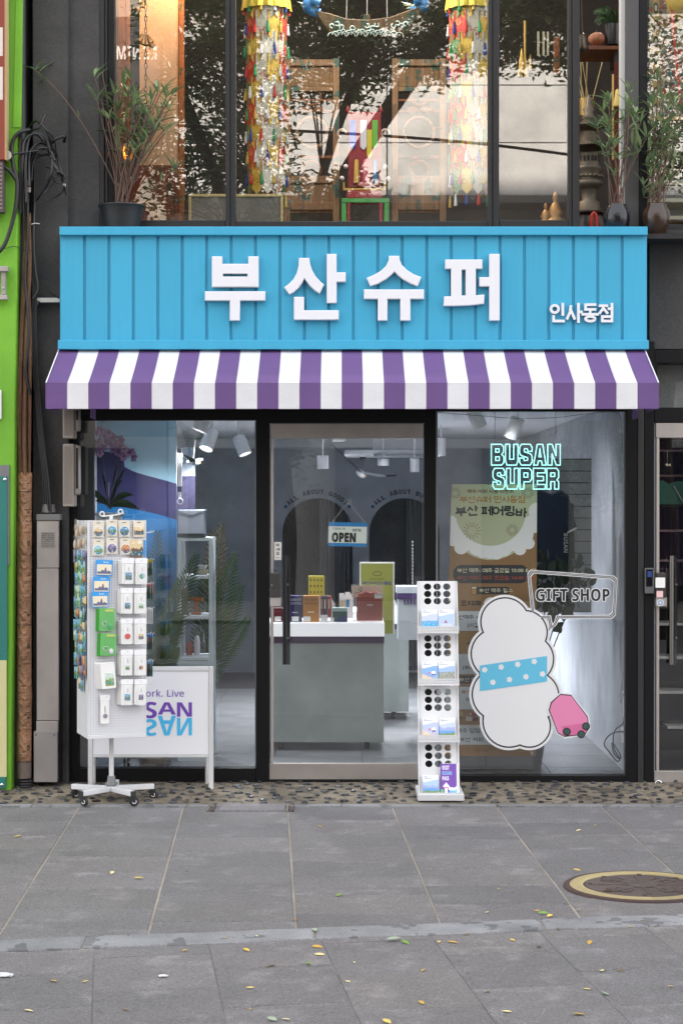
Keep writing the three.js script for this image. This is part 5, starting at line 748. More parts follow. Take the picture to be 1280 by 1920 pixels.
  for (const [i, [x, y]] of [[612, 1116], [618, 1122], [641, 1112], [652, 1110]].entries()) { const c = thing('card_stand', `small clear stand of postcards on the counter, ${['first', 'second', 'third', 'last'][i]} from the yellow box`, 'card stand', P(x, 1160, -1.8)); for (let q = 0; q < 3; q++) { const o = part(c, 'card', pbox(x - 5 + q * 3, y + q * 4, x + 4 + q * 3, 1160, -1.82 + q * 0.02, 0.003), mats.paper); } part(c, 'print', pbox(x - 3, y + 14, x + 3, y + 28, -1.775, 0.002), scenes[i]); }
  for (const [i, x] of [722, 731, 740].entries()) { const c = thing('price_stand', `white leaning price card on the farther counter, ${['near', 'middle', 'far'][i]} one`, 'card', P(x, 1145, -3.45)); c.add(shade(Object.assign(new THREE.Mesh(cbox(0.03, 0.09, 0.004), mats.paper), { name: 'card' }))); c.children[0].position.y = 0.04; c.children[0].rotation.z = 0.3; }
  const gs = thing('green_placard', 'olive green upright placard with Korean lettering behind the counter', 'placard', P(706, 1200, -2.3)); const gsT = ctex(256, 512, (x) => { x.fillStyle = '#8d8f3f'; x.fillRect(0, 0, 256, 512); x.strokeStyle = '#3c3d1c'; x.lineWidth = 4; x.beginPath(); x.ellipse(130, 72, 34, 16, 0, 0, 7); x.stroke(); write(x, 'BUSAN SUPER', 128, 104, 18, { color: '#54551f', center: true }); write(x, '부산슈퍼 인사동점', 128, 128, 28, { color: '#2a2f7a', center: true, weight: 0.14, gap: 0.98 }); });
  part(gs, 'frame', pbox(674, 1054, 739, 1190, -2.3, 0.02, 0.003), M([0.6, 0.6, 0.55], 0.5)); part(gs, 'print', flatUV(pbox(676.5, 1057, 736.5, 1188, -2.297, 0.003)), M([0.85, 0.85, 0.85], 0.6, 0, { map: gsT }));
  const st = thing('stall_box', 'small purple and white striped stall box beyond the counters', 'box', P(772, 1160, -2.6)); part(st, 'roof', pbox(743, 1100, 800, 1113, -2.6, 0.3, 0.004), M([0.5, 0.53, 0.56], 0.6)); part(st, 'band', pbox(744, 1113.3, 800, 1123, -2.6, 0.3), M([0.07, 0.04, 0.13], 0.6)); part(st, 'body', pbox(746, 1123.3, 800, 1200, -2.61, 0.28), M([0.4, 0.42, 0.44], 0.6)); for (let i = 0; i < 7; i++) part(st, 'stripe', pbox(757 + i * 6, 1124, 760 + i * 6, 1133, -2.6, 0.006), M([0.07, 0.04, 0.13], 0.6));
  const led = thing('bead_string', 'vertical string of small white light beads beyond the door', 'light string', P(773, 1100, -3)); part(led, 'cord', rod(P(773, 1012, -3), P(773, 1100, -3), 0.0015), mats.steelSoft); for (let i = 0; i < 14; i++) { const c = P(773, 1016 + i * 6.4, -2.99); part(led, 'bead', new THREE.SphereGeometry(0.0055, 8, 6).translate(c.x, c.y, c.z), lamp([1, 1, 1], 0.22)); }
  const aw = thing('air_conditioner', 'white ceiling air conditioner above the niches', 'air conditioner', P(720, 850, -5)); part(aw, 'casing', pbox(645, 843, 830, 855, -5, 0.6, 0.02), mats.white); part(aw, 'grille', pbox(700, 851, 800, 856, -4.97, 0.2, 0.004), M([0.35, 0.36, 0.38], 0.6)); part(aw, 'hanger', box(P(720, 0, -5.2).x - 0.1, P(0, 843, -5).y, -5.4, P(720, 0, -5.2).x + 0.4, CEIL, -5.2), mats.white);
  const cam = thing('dome_camera', 'small black dome camera hung below the ceiling unit', 'camera', P(680, 858, -5)); { const c = P(680, 857, -4.95); part(cam, 'base', new THREE.CylinderGeometry(0.03, 0.03, 0.012, 16).translate(c.x, c.y + 0.006, c.z), mats.white); part(cam, 'dome', new THREE.SphereGeometry(0.026, 16, 8, 0, 6.3, Math.PI / 2, Math.PI / 2).translate(c.x, c.y, c.z), M([0.01, 0.01, 0.01], 0.1)); }
}
{ // arch lettering and curtains
  const z = -7.995, ink = M([0.02, 0.022, 0.03], 0.6);
  [[595, 'ALL ABOUT GOODS', 'first', 'GOODS'], [758, 'ALL ABOUT BUSAN', 'second', 'BUSAN']].forEach(([cx, s, w, last]) => {
    const t = thing('arch_lettering', `black capital lettering curved over the ${w} arched niche`, 'lettering', P(cx, 940, z)), n = s.length, r = 74 * PX(z), c = P(cx, 1000, z);
    [...s].forEach((ch, i) => { if (ch === ' ') return; const a = (-43 + 86 * i / (n - 1)) * Math.PI / 180, g = letterGeo(ch, (ch === 'I' ? 3 : 6.5) * PX(z), 8.5 * PX(z), 0.003).translate(-3.2 * PX(z), 0, 0).rotateZ(-a).translate(c.x + Math.sin(a) * r, c.y + Math.cos(a) * r, z); part(t, 'letter', g, ink); });
    for (const q of [-1, 1]) part(t, 'dot', new THREE.CircleGeometry(3.2 * PX(z), 16).translate(c.x + q * 59.5 * PX(z), c.y + 50 * PX(z), z + 0.002), M([0.03, 0.15, 0.3], 0.6));
    const cu = thing('sheer_curtain', `pale sheer curtain inside the ${w} arched niche`, 'curtain', P(cx, 1200, -8.3)), pts = []; for (let i = 0; i <= 60; i++) pts.push([P(cx, 0, -8.3).x + 0.02 + i * 0.0055, 0.02 * Math.sin(i * 0.8)]);
    part(cu, 'cloth', new THREE.ExtrudeGeometry(shapeOf([...pts, ...pts.slice().reverse().map(([x, q]) => [x, q - 0.004])]), { depth: 1.75, bevelEnabled: false }).rotateX(Math.PI / 2).translate(0, 1.8, -8.3), M([0.3, 0.3, 0.3], 0.9));
  });
}
// door furniture in print
{
  const oT = ctex(512, 320, (x, w, h) => { x.fillStyle = '#dfe6dd'; x.fillRect(0, 0, w, h); x.fillStyle = '#2f86c4'; x.fillRect(0, 0, w, 54); x.fillRect(0, h - 44, w, 44); x.fillStyle = '#23231f'; x.font = 'italic 44px serif'; x.fillText('Come in', 52, 98); x.save(); x.scale(0.78, 1); x.font = 'bold 52px sans-serif'; x.fillText("WE'RE", 408, 120); x.restore(); x.save(); x.translate(44, 258); x.scale(0.86, 1.12); x.font = 'bold 142px sans-serif'; x.lineWidth = 12; x.strokeStyle = '#23231f'; x.fillText('OPEN', 0, 0); x.strokeText('OPEN', 0, 0); x.restore(); });
  const o = thing('open_sign', 'blue and white OPEN sign hanging on the glass door', 'sign', P(651, 1025, -0.01)); const pl = part(o, 'plate', flatUV(pbox(615, 979.5, 687, 1024.5, -0.008, 0.004, 0.001)), M([0.9, 0.9, 0.9], 0.4, 0, { map: oT })); o.rotation.z = -0.02;
  part(o, 'cord', merge([rod(P(650, 942, -0.01), P(621, 980, -0.01), 0.0018), rod(P(651, 942, -0.01), P(684, 981, -0.01), 0.0018)]), M([0.45, 0.42, 0.38], 0.7)); const c = P(650, 940, -0.005); part(o, 'suction_cup', new THREE.SphereGeometry(0.023, 16, 10).scale(1, 1, 0.5).translate(c.x, c.y, -0.008), mats.clear); part(o, 'cup_hook', new THREE.SphereGeometry(0.008, 10, 8).translate(c.x, c.y - 0.01, -0.014), mats.clear);
  const pT = ctex(128, 320, (x) => { x.fillStyle = '#e4e2dc'; x.fillRect(0, 0, 128, 320); x.strokeStyle = '#aaa'; x.strokeRect(4, 4, 120, 312); ['미', '세', '요'].forEach((s, i) => write(x, s, 34, 26 + i * 74, 60, { color: '#222', weight: 0.17 })); write(x, 'PUSH', 64, 262, 26, { color: '#333', center: true }); });
  const d = thing('push_sticker', 'small white push sticker with Korean letters on the glass door', 'sticker', P(521, 1050, 0.018)); part(d, 'print', flatUV(pbox(514, 1016, 527.5, 1050, 0.0185, 0.0015)), M([0.9, 0.9, 0.9], 0.5, 0, { map: pT }));
}
// gulls on threads
function gull(px, py, z, s, label, turn, bank) {
  const t = thing('hanging_gull', label, 'ornament', P(px, py, z), 'hanging gulls'), w = M([0.5, 0.52, 0.54], 0.7), k = M([0.03, 0.03, 0.035], 0.7); t.rotation.set(0.3, turn, bank);
  put(t, 'body', new THREE.SphereGeometry(0.05, 16, 10).scale(0.6, 0.55, 1.7), w, 0, 0, 0, 0, 0, 0, s); put(t, 'beak', new THREE.ConeGeometry(0.008, 0.03, 8).rotateX(Math.PI / 2), M([0.5, 0.35, 0.05], 0.6), 0, 0.004 * s, 0.095 * s, 0, 0, 0, s);
  for (const q of [-1, 1]) { const wing = (p, m, n, par) => put(par, n, new THREE.ExtrudeGeometry(shapeOf(p), { depth: 0.004, bevelEnabled: false }).rotateX(-Math.PI / 2).scale(q, 1, 1), m, q * 0.02 * s, 0.012 * s, 0, 0, 0, q * 0.3, s); wing([[0, -0.045], [0.1, -0.07], [0.17, -0.03], [0.17, 0.01], [0.09, 0.02], [0, 0.04]], w, 'wing', t); wing([[0.171, -0.03], [0.26, 0.02], [0.29, 0.06], [0.22, 0.03], [0.171, 0.01]], k, 'wing_tip', t); }
  put(t, 'thread', new THREE.CylinderGeometry(0.0008, 0.0008, 0.4, 4), mats.paper, 0, 0.2, 0);
}
gull(677, 888, -2.6, 1.0, 'white gull ornament with spread wings hanging in the doorway', 0.3, -0.5);
gull(362, 868, -1.0, 0.6, 'grey gull ornament hanging in the orchid window', 1.2, -0.3);
// ---------------------------------------------------------------- display windows
{ // mural boards
  const mu = ctex(512, 1024, (x, w, h) => { x.fillStyle = '#9cc6d6'; x.fillRect(0, 0, w, h); x.fillStyle = '#7db4cc'; x.fillRect(0, 0, w, 60); x.fillStyle = '#2e2a5e'; x.beginPath(); x.moveTo(0, 92); x.lineTo(270, 108); x.lineTo(276, 146); x.bezierCurveTo(330, 170, 420, 176, 512, 196); x.lineTo(512, 300); x.bezierCurveTo(380, 272, 300, 268, 0, 236); x.fill(); x.fillStyle = '#1c78b4'; x.beginPath(); x.moveTo(0, 236); x.bezierCurveTo(300, 268, 380, 272, 512, 300); x.lineTo(512, h); x.lineTo(0, h); x.fill(); x.fillStyle = 'rgba(235,240,245,.9)'; const R = rngOf(9); for (let i = 0; i < 26; i++) x.fillRect(R() * 500, 330 + R() * 300, 9, 4); x.fillStyle = '#a9bcc4'; x.fillRect(330, 640, 120, 120); });
  const m = thing('mural_board', 'tall display board painted with pale sky, purple wave and blue sea', 'display board', P(240, 1450, -1.3)); part(m, 'board', flatUV(pbox(120, 780, 331, 1445, -1.3, 0.03)), M([0.85, 0.85, 0.85], 0.6, 0, { map: mu }));
  const m2 = thing('purple_panel', 'narrow dark purple panel beside the mural board', 'display board', P(354, 960, -1.7)); part(m2, 'panel', pbox(331.5, 893, 366, 956, -1.7, 0.02), M([0.03, 0.025, 0.06], 0.6)); part(m2, 'upper_panel', pbox(331.5, 840, 366, 892.6, -1.7, 0.02), M([0.3, 0.32, 0.34], 0.6));
  const st = thing('long_strap', 'white strap with dark bands and a ring hanging beside the mural', 'strap', P(338, 945, -0.9)); part(st, 'strap', pbox(332.5, 849, 341.5, 912, -0.9, 0.01, 0.004), mats.white); part(st, 'dark_band', pbox(332.5, 840, 341.8, 848.6, -0.9, 0.012, 0.003), mats.frame); part(st, 'dark_band', pbox(333, 912.4, 341, 922, -0.9, 0.012, 0.003), M([0.03, 0.04, 0.1], 0.6)); part(st, 'tail', pbox(333.5, 922.4, 340, 934, -0.9, 0.01, 0.004), mats.white); const c = P(338, 940, -0.9); part(st, 'ring', new THREE.TorusGeometry(0.018, 0.004, 8, 20).translate(c.x, c.y, c.z), mats.white);
}
{ // white shelf unit with goods
  const z = -0.95, s = thing('shelf_unit', 'narrow white open shelf unit standing behind the orchid window', 'shelf', P(366, 1440, z)), m = M([0.5, 0.56, 0.58], 0.5), d = 0.34;
  for (const [a, zz] of [[333, z], [391.5, z], [333, z - d], [391.5, z - d]]) { const A = P(a, 1008, z), w = 6.5 * PX(z); part(s, 'upright', box(A.x, 0.03, zz - 0.02, A.x + w, A.y, zz, 0.002), m); }
  for (const y of [1008, 1079, 1154, 1232]) part(s, 'shelf_board', pbox(339.7, y, 391.3, y + 6.5, z - 0.001, d, 0.002), m); part(s, 'lower_panel', pbox(339.7, 1240, 391.3, 1440, z - 0.004, 0.02), m);
  const it = (n, l, c, g) => thing(n, l, c, g);
  let t = it('clear_box', 'frosted clear box on top of the white shelf unit', 'box', P(358, 1007, z)); part(t, 'box', pbox(333, 956, 383, 1001, z, 0.2, 0.004), M([0.42, 0.47, 0.55], 0.35)); part(t, 'base_mat', pbox(332, 1001.5, 384, 1007.5, z, 0.21), M([0.05, 0.06, 0.06], 0.6)); part(t, 'flap', pshape([[334, 957], [382, 957], [358, 966]], z + 0.001, 0.002), M([0.5, 0.54, 0.62], 0.35));
  t = it('white_bowl', 'white bowl on a cream box on the upper shelf', 'bowl', P(378, 1079, z - 0.1)); part(t, 'box', pbox(371, 1068, 388, 1079, z - 0.1, 0.1, 0.002), M([0.55, 0.52, 0.4], 0.6)); const bp = P(380, 1067.5, z - 0.15); part(t, 'bowl', lathe([[0.014, 0], [0.02, 0.004], [0.036, 0.03], [0.033, 0.03], [0.018, 0.008]], 18).translate(bp.x, bp.y, z - 0.15), mats.white);
  t = it('copper_brewer', 'copper and glass coffee brewer on the middle shelf', 'coffee brewer', P(370, 1154, z - 0.1)); { const p = P(368, 1154, z - 0.12), cu = M([0.55, 0.2, 0.08], 0.3, 0.8); part(t, 'column', box(p.x - 0.012, p.y, p.z - 0.012, p.x + 0.012, p.y + 0.11, p.z + 0.012, 0.002), cu); part(t, 'top_bar', box(p.x - 0.045, p.y + 0.098, p.z - 0.03, p.x + 0.045, p.y + 0.124, p.z + 0.03, 0.004), cu); part(t, 'foot', box(p.x - 0.035, p.y, p.z - 0.03, p.x + 0.035, p.y + 0.022, p.z + 0.03, 0.004), cu); for (const q of [-0.03, 0.045]) part(t, 'glass_jar', lathe([[0.018, 0], [0.02, 0.01], [0.02, 0.09], [0.012, 0.1]], 16).translate(p.x + q, p.y + 0.002, p.z), mats.clear); }
  t = it('brown_carton', 'brown carton beside the copper brewer on the middle shelf', 'box', P(346, 1154, z - 0.08)); part(t, 'carton', pbox(340.5, 1106, 353, 1153.5, z - 0.06, 0.12, 0.002), M([0.14, 0.1, 0.075], 0.7)); part(t, 'lid', pbox(340.2, 1105, 353.3, 1112, z - 0.058, 0.124, 0.002), M([0.16, 0.115, 0.085], 0.7));
  t = it('glass_dome', 'clear glass dome with a pale object on the lower shelf', 'glass dome', P(366, 1232, z - 0.15)); { const p = P(364, 1232, z - 0.16); part(t, 'dome', lathe([[0.075, 0.002], [0.078, 0.06], [0.07, 0.17], [0.04, 0.215], [0.001, 0.225]], 22).translate(p.x, p.y, p.z), mats.clear); part(t, 'tray', new THREE.CylinderGeometry(0.075, 0.08, 0.01, 22).translate(p.x, p.y + 0.005, p.z), M([0.6, 0.62, 0.64], 0.4)); part(t, 'candle', lathe([[0.02, 0.01], [0.022, 0.1], [0.014, 0.14], [0.001, 0.15]], 14).translate(p.x + 0.02, p.y, p.z), M([0.55, 0.52, 0.55], 0.4)); part(t, 'figure', lathe([[0.02, 0.01], [0.026, 0.06], [0.012, 0.1], [0.001, 0.11]], 14).translate(p.x - 0.032, p.y, p.z), M([0.35, 0.08, 0.06], 0.5)); }
}
const frondM = [M([0.06, 0.12, 0.045], 0.6, 0, { side: THREE.DoubleSide }), M([0.09, 0.13, 0.04], 0.6, 0, { side: THREE.DoubleSide }), M([0.17, 0.12, 0.04], 0.6, 0, { side: THREE.DoubleSide })];
function frond(t, a, b, bend, len, m) { // one feather leaf from a to b
  const mid = a.clone().lerp(b, 0.55).add(V(0, bend, 0.04)), cv = new THREE.QuadraticBezierCurve3(a, mid, b), pos = [], n = 30;
  for (let i = 3; i <= n; i++) { const u = i / n, p = cv.getPoint(u), d = cv.getTangent(u); for (const q of [-1, 1]) { const side = V(-d.y, d.x, 0).multiplyScalar(q), L = len * Math.sin(Math.PI * Math.min(1, 0.25 + u * 0.72)) + 0.02, e = p.clone().addScaledVector(side, L * 0.72).addScaledVector(d, L * 0.75).add(V(0, -L * 0.16, 0.012 * q)), w = d.clone().multiplyScalar(0.0105), m2 = p.clone().lerp(e, 0.45); pos.push(...p.clone().sub(w).toArray(), ...m2.clone().add(w).toArray(), ...e.toArray(), ...p.clone().sub(w).toArray(), ...m2.clone().sub(w).toArray(), ...m2.clone().add(w).toArray(), ...m2.clone().sub(w).toArray(), ...e.toArray(), ...m2.clone().add(w).toArray()); } }
  const g = new THREE.BufferGeometry(); g.setAttribute('position', new THREE.Float32BufferAttribute(pos, 3)); g.computeVertexNormals();
  const o = part(t, 'frond', g, m); part(o, 'rib', new THREE.TubeGeometry(cv, 16, 0.0035, 5, false), M([0.06, 0.07, 0.025], 0.6)); return o;
}
{
  const pots = (t, px, py, z, r, h, c) => { const p = P(px, py, z); part(t, 'pot', lathe([[r * 0.7, 0], [r, h], [r * 1.06, h], [r * 1.06, h - 0.02], [r * 0.98, h - 0.02], [r * 0.9, h - 0.03], [0.001, h - 0.03]], 24).translate(p.x, 0.03, z), M(c, 0.6)); };
  let t = thing('palm_plant', 'green palm with long feathery fronds between rack and shelf unit', 'plant', P(290, 1430, -0.5)); pots(t, 290, 1430, -0.5, 0.13, 0.24, [0.12, 0.1, 0.08]);
  for (const [x, y, b, i, L] of [[368, 1042, 0.05, 0, 0.12], [338, 1152, 0.0, 1, 0.1], [296, 1000, 0.02, 0, 0.09], [335, 1090, 0.06, 0, 0.1], [268, 1020, 0.03, 1, 0.1], [330, 1215, -0.02, 1, 0.08], [240, 1080, 0.05, 0, 0.1]]) frond(t, P(284, 1250 + (x % 7) * 8, -0.52), P(x, y, -0.45 - (x % 5) * 0.04), b, L, frondM[i]);
  t = thing('palm_plant', 'brownish palm standing behind the white shelf unit by the door post', 'plant', P(358, 1430, -1.5)); pots(t, 358, 1430, -1.5, 0.13, 0.26, [0.1, 0.09, 0.08]);
  for (const [x, y, b, i, L] of [[415, 985, 0.03, 2, 0.14], [440, 1040, 0.06, 0, 0.13], [398, 1000, 0.02, 2, 0.13], [452, 1100, 0.05, 0, 0.12], [385, 1060, 0.04, 0, 0.12], [430, 1140, 0.03, 2, 0.1], [465, 1160, 0.03, 0, 0.1], [405, 1100, 0.03, 0, 0.1]]) frond(t, P(378, 1290 + (x % 5) * 10, -1.5), P(x, y, -1.45 - (x % 4) * 0.05), b, L, frondM[i]);
}
{ // orchid
  const z = -0.34, t = thing('orchid', 'mauve potted orchid high behind the corner of the window', 'plant', P(205, 1005, z)), R = rngOf(12);
  const p = P(205, 1006, z); part(t, 'pot', lathe([[0.055, 0], [0.09, 0.17], [0.098, 0.172], [0.098, 0.16], [0.08, 0.15], [0.001, 0.15]], 24).translate(p.x, p.y - 0.02, z), M([0.4, 0.42, 0.43], 0.5));
  const lf = (a, b, w) => { const pos = [], n = 8, cv = new THREE.QuadraticBezierCurve3(a, a.clone().lerp(b, 0.5).add(V(0, 0.06, 0)), b); const row = (i) => { const u = i / n, q = cv.getPoint(u), s = w * Math.sin(Math.PI * (0.08 + u * 0.9)); return [q.clone().add(V(0, s * 0.8, s * 0.6)), q, q.clone().add(V(0, -s * 0.8, s * 0.6))]; }; for (let i = 0; i < n; i++) { const A = row(i), B = row(i + 1); for (let k = 0; k < 2; k++) pos.push(...A[k].toArray(), ...B[k].toArray(), ...B[k + 1].toArray(), ...A[k].toArray(), ...B[k + 1].toArray(), ...A[k + 1].toArray()); } const g = new THREE.BufferGeometry(); g.setAttribute('position', new THREE.Float32BufferAttribute(pos, 3)); g.computeVertexNormals(); return g; };
  const gm = M([0.025, 0.055, 0.02], 0.45, 0, { side: THREE.DoubleSide }); for (const [x, y] of [[262, 955], [250, 928], [180, 940], [158, 920], [230, 900], [205, 905], [190, 885], [235, 880], [222, 868]]) part(t, 'leaf', lf(P(205, 950, z), P(x, y, z + R() * 0.1 - 0.05), 0.03), gm);
  for (const l of [[[203, 955], [198, 900], [192, 850], [188, 815]], [[206, 955], [212, 900], [220, 860], [232, 826]], [[208, 955], [222, 905], [228, 870], [244, 842]]]) part(t, 'stem', tube(l.map(([x, y]) => P(x, y, z + 0.02)), 0.0035, 20, 5), M([0.05, 0.05, 0.025], 0.6));
  const petal = new THREE.SphereGeometry(0.016, 8, 6).scale(0.75, 1, 0.22).translate(0, 0.015, 0), fg = merge([0, 1, 2, 3, 4].map((k) => petal.clone().rotateX(-0.3).rotateZ(k * 1.2566))), fm = [[0.3, 0.17, 0.36], [0.22, 0.12, 0.3], [0.38, 0.26, 0.42]].map((c) => M(c, 0.7)), lip = new THREE.SphereGeometry(0.006, 8, 6);
  for (const [x, y] of [[182, 812], [190, 806], [198, 818], [186, 828], [204, 812], [212, 820], [196, 838], [180, 842], [207, 832], [218, 830], [226, 836], [222, 848], [234, 842], [240, 850], [232, 856], [246, 848], [188, 850], [178, 832], [214, 843], [250, 858], [200, 826], [226, 824]]) { const c = P(x, y, z + 0.03 + R() * 0.04).sub(t.position), f = put(t, 'flower', fg, fm[Math.floor(R() * 3)], c.x, c.y, c.z, (R() - 0.5) * 0.9, (R() - 0.5) * 1.2, R() * 6); put(f, 'lip', lip, M([0.15, 0.02, 0.12], 0.5), 0, 0, 0.006); }
  const sh = thing('plant_stand', 'dark stand that carries the orchid pot behind the window', 'stand', P(205, 1440, z)); part(sh, 'top', box(p.x - 0.12, p.y - 0.04, z - 0.12, p.x + 0.12, p.y - 0.021, z + 0.12, 0.003), mats.black); for (const [a, b] of [[-1, -1], [1, -1], [-1, 1], [1, 1]]) part(sh, 'leg', box(p.x + a * 0.11 - 0.008, 0.03, z + b * 0.11 - 0.008, p.x + a * 0.11 + 0.008, p.y - 0.041, z + b * 0.11 + 0.008), mats.black);
}
// ---------------------------------------------------------------- poster window
{
  const pt = ctex(600, 1840, (x, w, h) => {
    const R = rngOf(31); x.fillStyle = '#8e6d46'; x.fillRect(0, 0, w, h); for (let i = 0; i < 2600; i++) { x.fillStyle = `rgba(${R() < 0.5 ? '90,55,20' : '210,170,110'},.10)`; x.fillRect(R() * w, R() * h, 2 + R() * 10, 1.5); }
    x.fillStyle = '#b9bf9d'; x.fillRect(0, 0, w, 330); x.beginPath(); x.arc(300, 250, 262, 0, 7); x.fill(); x.fillStyle = '#e6e8e6';
    for (const [a, b, r] of [[0, 170, 45], [30, 250, 62], [90, 320, 62], [150, 370, 58], [220, 400, 64], [300, 425, 60], [380, 405, 64], [450, 370, 62], [515, 320, 62], [570, 250, 62], [600, 160, 55], [0, 330, 34], [110, 410, 44], [60, 370, 30], [490, 420, 40], [545, 380, 40], [250, 440, 40], [340, 450, 40]]) { x.beginPath(); x.arc(a, b + 20, r, 0, 7); x.fill(); }
    x.fillStyle = '#b9bf9d'; x.beginPath(); x.arc(300, 190, 226, 0, 7); x.fill(); x.fillRect(60, 0, 480, 200);
    for (const [a, b, r] of [[70, 60, 40], [540, 60, 40], [180, 315, 60], [440, 310, 40]]) { x.strokeStyle = '#6a4a2c'; x.lineWidth = 3; for (let k = 0; k < 14; k++) { x.beginPath(); x.moveTo(a + Math.cos(k * 0.449) * r * 0.45, b + Math.sin(k * 0.449) * r * 0.45); x.lineTo(a + Math.cos(k * 0.449) * r, b + Math.sin(k * 0.449) * r); x.stroke(); } }
    write(x, '맥주/커피 시음 이벤트', 300, 34, 28, { center: true, color: '#6a4526', weight: 0.15 }); write(x, '부산슈퍼 인사동점', 312, 76, 52, { center: true, color: '#a87838', weight: 0.13, gap: 0.98 });
    for (const [s, a, b, r] of [['부산', 70, 158, 0.1], ['페어링', 238, 150, 0], ['바', 462, 160, -0.06]]) { x.save(); x.translate(a, b); x.rotate(-r * 0.8); write(x, s, 0, -8, 74, { color: '#24262a', weight: 0.15, gap: 1.0 }); x.restore(); }
    x.fillStyle = '#33363a'; x.beginPath(); x.roundRect(58, 546, 490, 124, 58); x.fill(); write(x, '부산 맥주: 매주 금요일 15:00 & 17:00', 84, 566, 33, { color: '#d8d2b0', weight: 0.12, gap: 1.0 }); write(x, '부산 커피: 매주 토요일 14:00 & 16:00', 84, 616, 33, { color: '#a4472f', weight: 0.12, gap: 1.0 });
    x.fillStyle = '#33363a'; x.beginPath(); x.roundRect(196, 694, 230, 50, 25); x.fill(); write(x, '부산 맥주 필스', 226, 703, 31, { color: '#d8d2b0' }); x.fillStyle = '#e0d6c0'; x.fillRect(176, 690, 36, 16); x.fillStyle = '#b07f45'; x.fillRect(180, 704, 28, 42); x.strokeStyle = '#444'; x.lineWidth = 4; x.strokeRect(178, 692, 32, 54);
    write(x, '오지매', 106, 784, 40, { color: '#2c2218', weight: 0.2 }); write(x, 'X', 226, 786, 34, { color: '#2c2218' }); x.fillStyle = '#e6e8e6'; x.beginPath(); x.arc(300, 806, 42, 0, 7); x.fill(); write(x, '부산', 272, 790, 26, { color: '#333' }); write(x, 'X', 360, 786, 34, { color: '#2c2218' });
    for (const [a, b, r] of [[14, 726, 8], [46, 776, 18], [14, 830, 8]]) { x.fillStyle = '#e6e8e6'; x.beginPath(); x.arc(a, b, r, 0, 7); x.fill(); }
    const strip = (y, hh) => { x.fillStyle = '#c3cace'; x.fillRect(0, y, w, hh); for (let i = 0; i < 60; i++) { x.beginPath(); x.arc(i * 10 + 5, y, 3.4, 0, 7); x.arc(i * 10 + 5, y + hh, 3.4, 0, 7); x.fill(); } };
    strip(860, 130); write(x, '부산맥주 + 부산 레트로 마른 안주', 60, 882, 34, { color: '#2c2c2c', gap: 0.98 }); write(x, '(자갈치 오지매 노어트칩)', 150, 938, 33, { color: '#2c2c2c', weight: 0.09, gap: 0.98 });
    x.fillStyle = '#9c7a48'; x.fillRect(0, 1000, w, 148); x.fillStyle = '#54422a'; x.beginPath(); x.moveTo(146, 1078); x.lineTo(190, 1040); x.lineTo(234, 1078); x.lineTo(190, 1116); x.fill();
    strip(1150, 132); write(x, '부산맥주', 200, 1168, 34, { color: '#333' }); write(x, '(부사부산노가리)', 120, 1224, 33, { color: '#333', weight: 0.09 }); x.fillStyle = '#33363a'; x.beginPath(); x.roundRect(78, 1296, 420, 52, 26); x.fill(); write(x, '부산 맥주', 100, 1306, 31, { color: '#d8d2b0' });
    strip(1372, 150); write(x, '부산 맥주', 110, 1388, 34, { color: '#a06a2c' }); write(x, '해당제품', 140, 1440, 32, { color: '#444', weight: 0.09 });
    for (let i = 0; i < 46; i++) { x.fillStyle = ['#7a2f2a', '#31424f', '#4d6a44', '#a88a5a', '#2d3f6a', '#b7b7b0'][Math.floor(R() * 6)]; x.fillRect(20 + R() * 500, 1524 + R() * 86, 14 + R() * 40, 10 + R() * 22); }
    strip(1630, 130); write(x, '맥주 담당제품', 80, 1650, 34, { color: '#444', weight: 0.1 }); write(x, '부산 커피', 100, 1710, 34, { color: '#444' }); write(x, '커피, 전시품 제외', 60, 1786, 30, { color: '#7a5a2c', weight: 0.09 });
  });
  const po = thing('event_poster', 'tall kraft-brown event poster with cloud border and Korean text', 'poster', P(920, 1420, -0.16)); part(po, 'sheet', flatUV(pshape([[846, 908], [1006, 908], [1004, 1418], [832, 1418]], -0.16, 0.003)), M([0.85, 0.85, 0.85], 0.7, 0, { map: pt })); for (const [x, y] of [[849, 912], [1002, 912], [996, 1412]]) part(po, 'clip', pbox(x - 2, y - 3, x + 3, y + 3, -0.15, 0.006, 0.002), mats.steelSoft);
  // neon lettering: tubes follow the outline of each letter
  const nz = -0.1, n = thing('neon_sign', 'glowing cyan neon lettering on clear acrylic in the poster window', 'neon sign', P(985, 925, nz)), tubeM = lamp([0.42, 1, 0.95], 0.42);
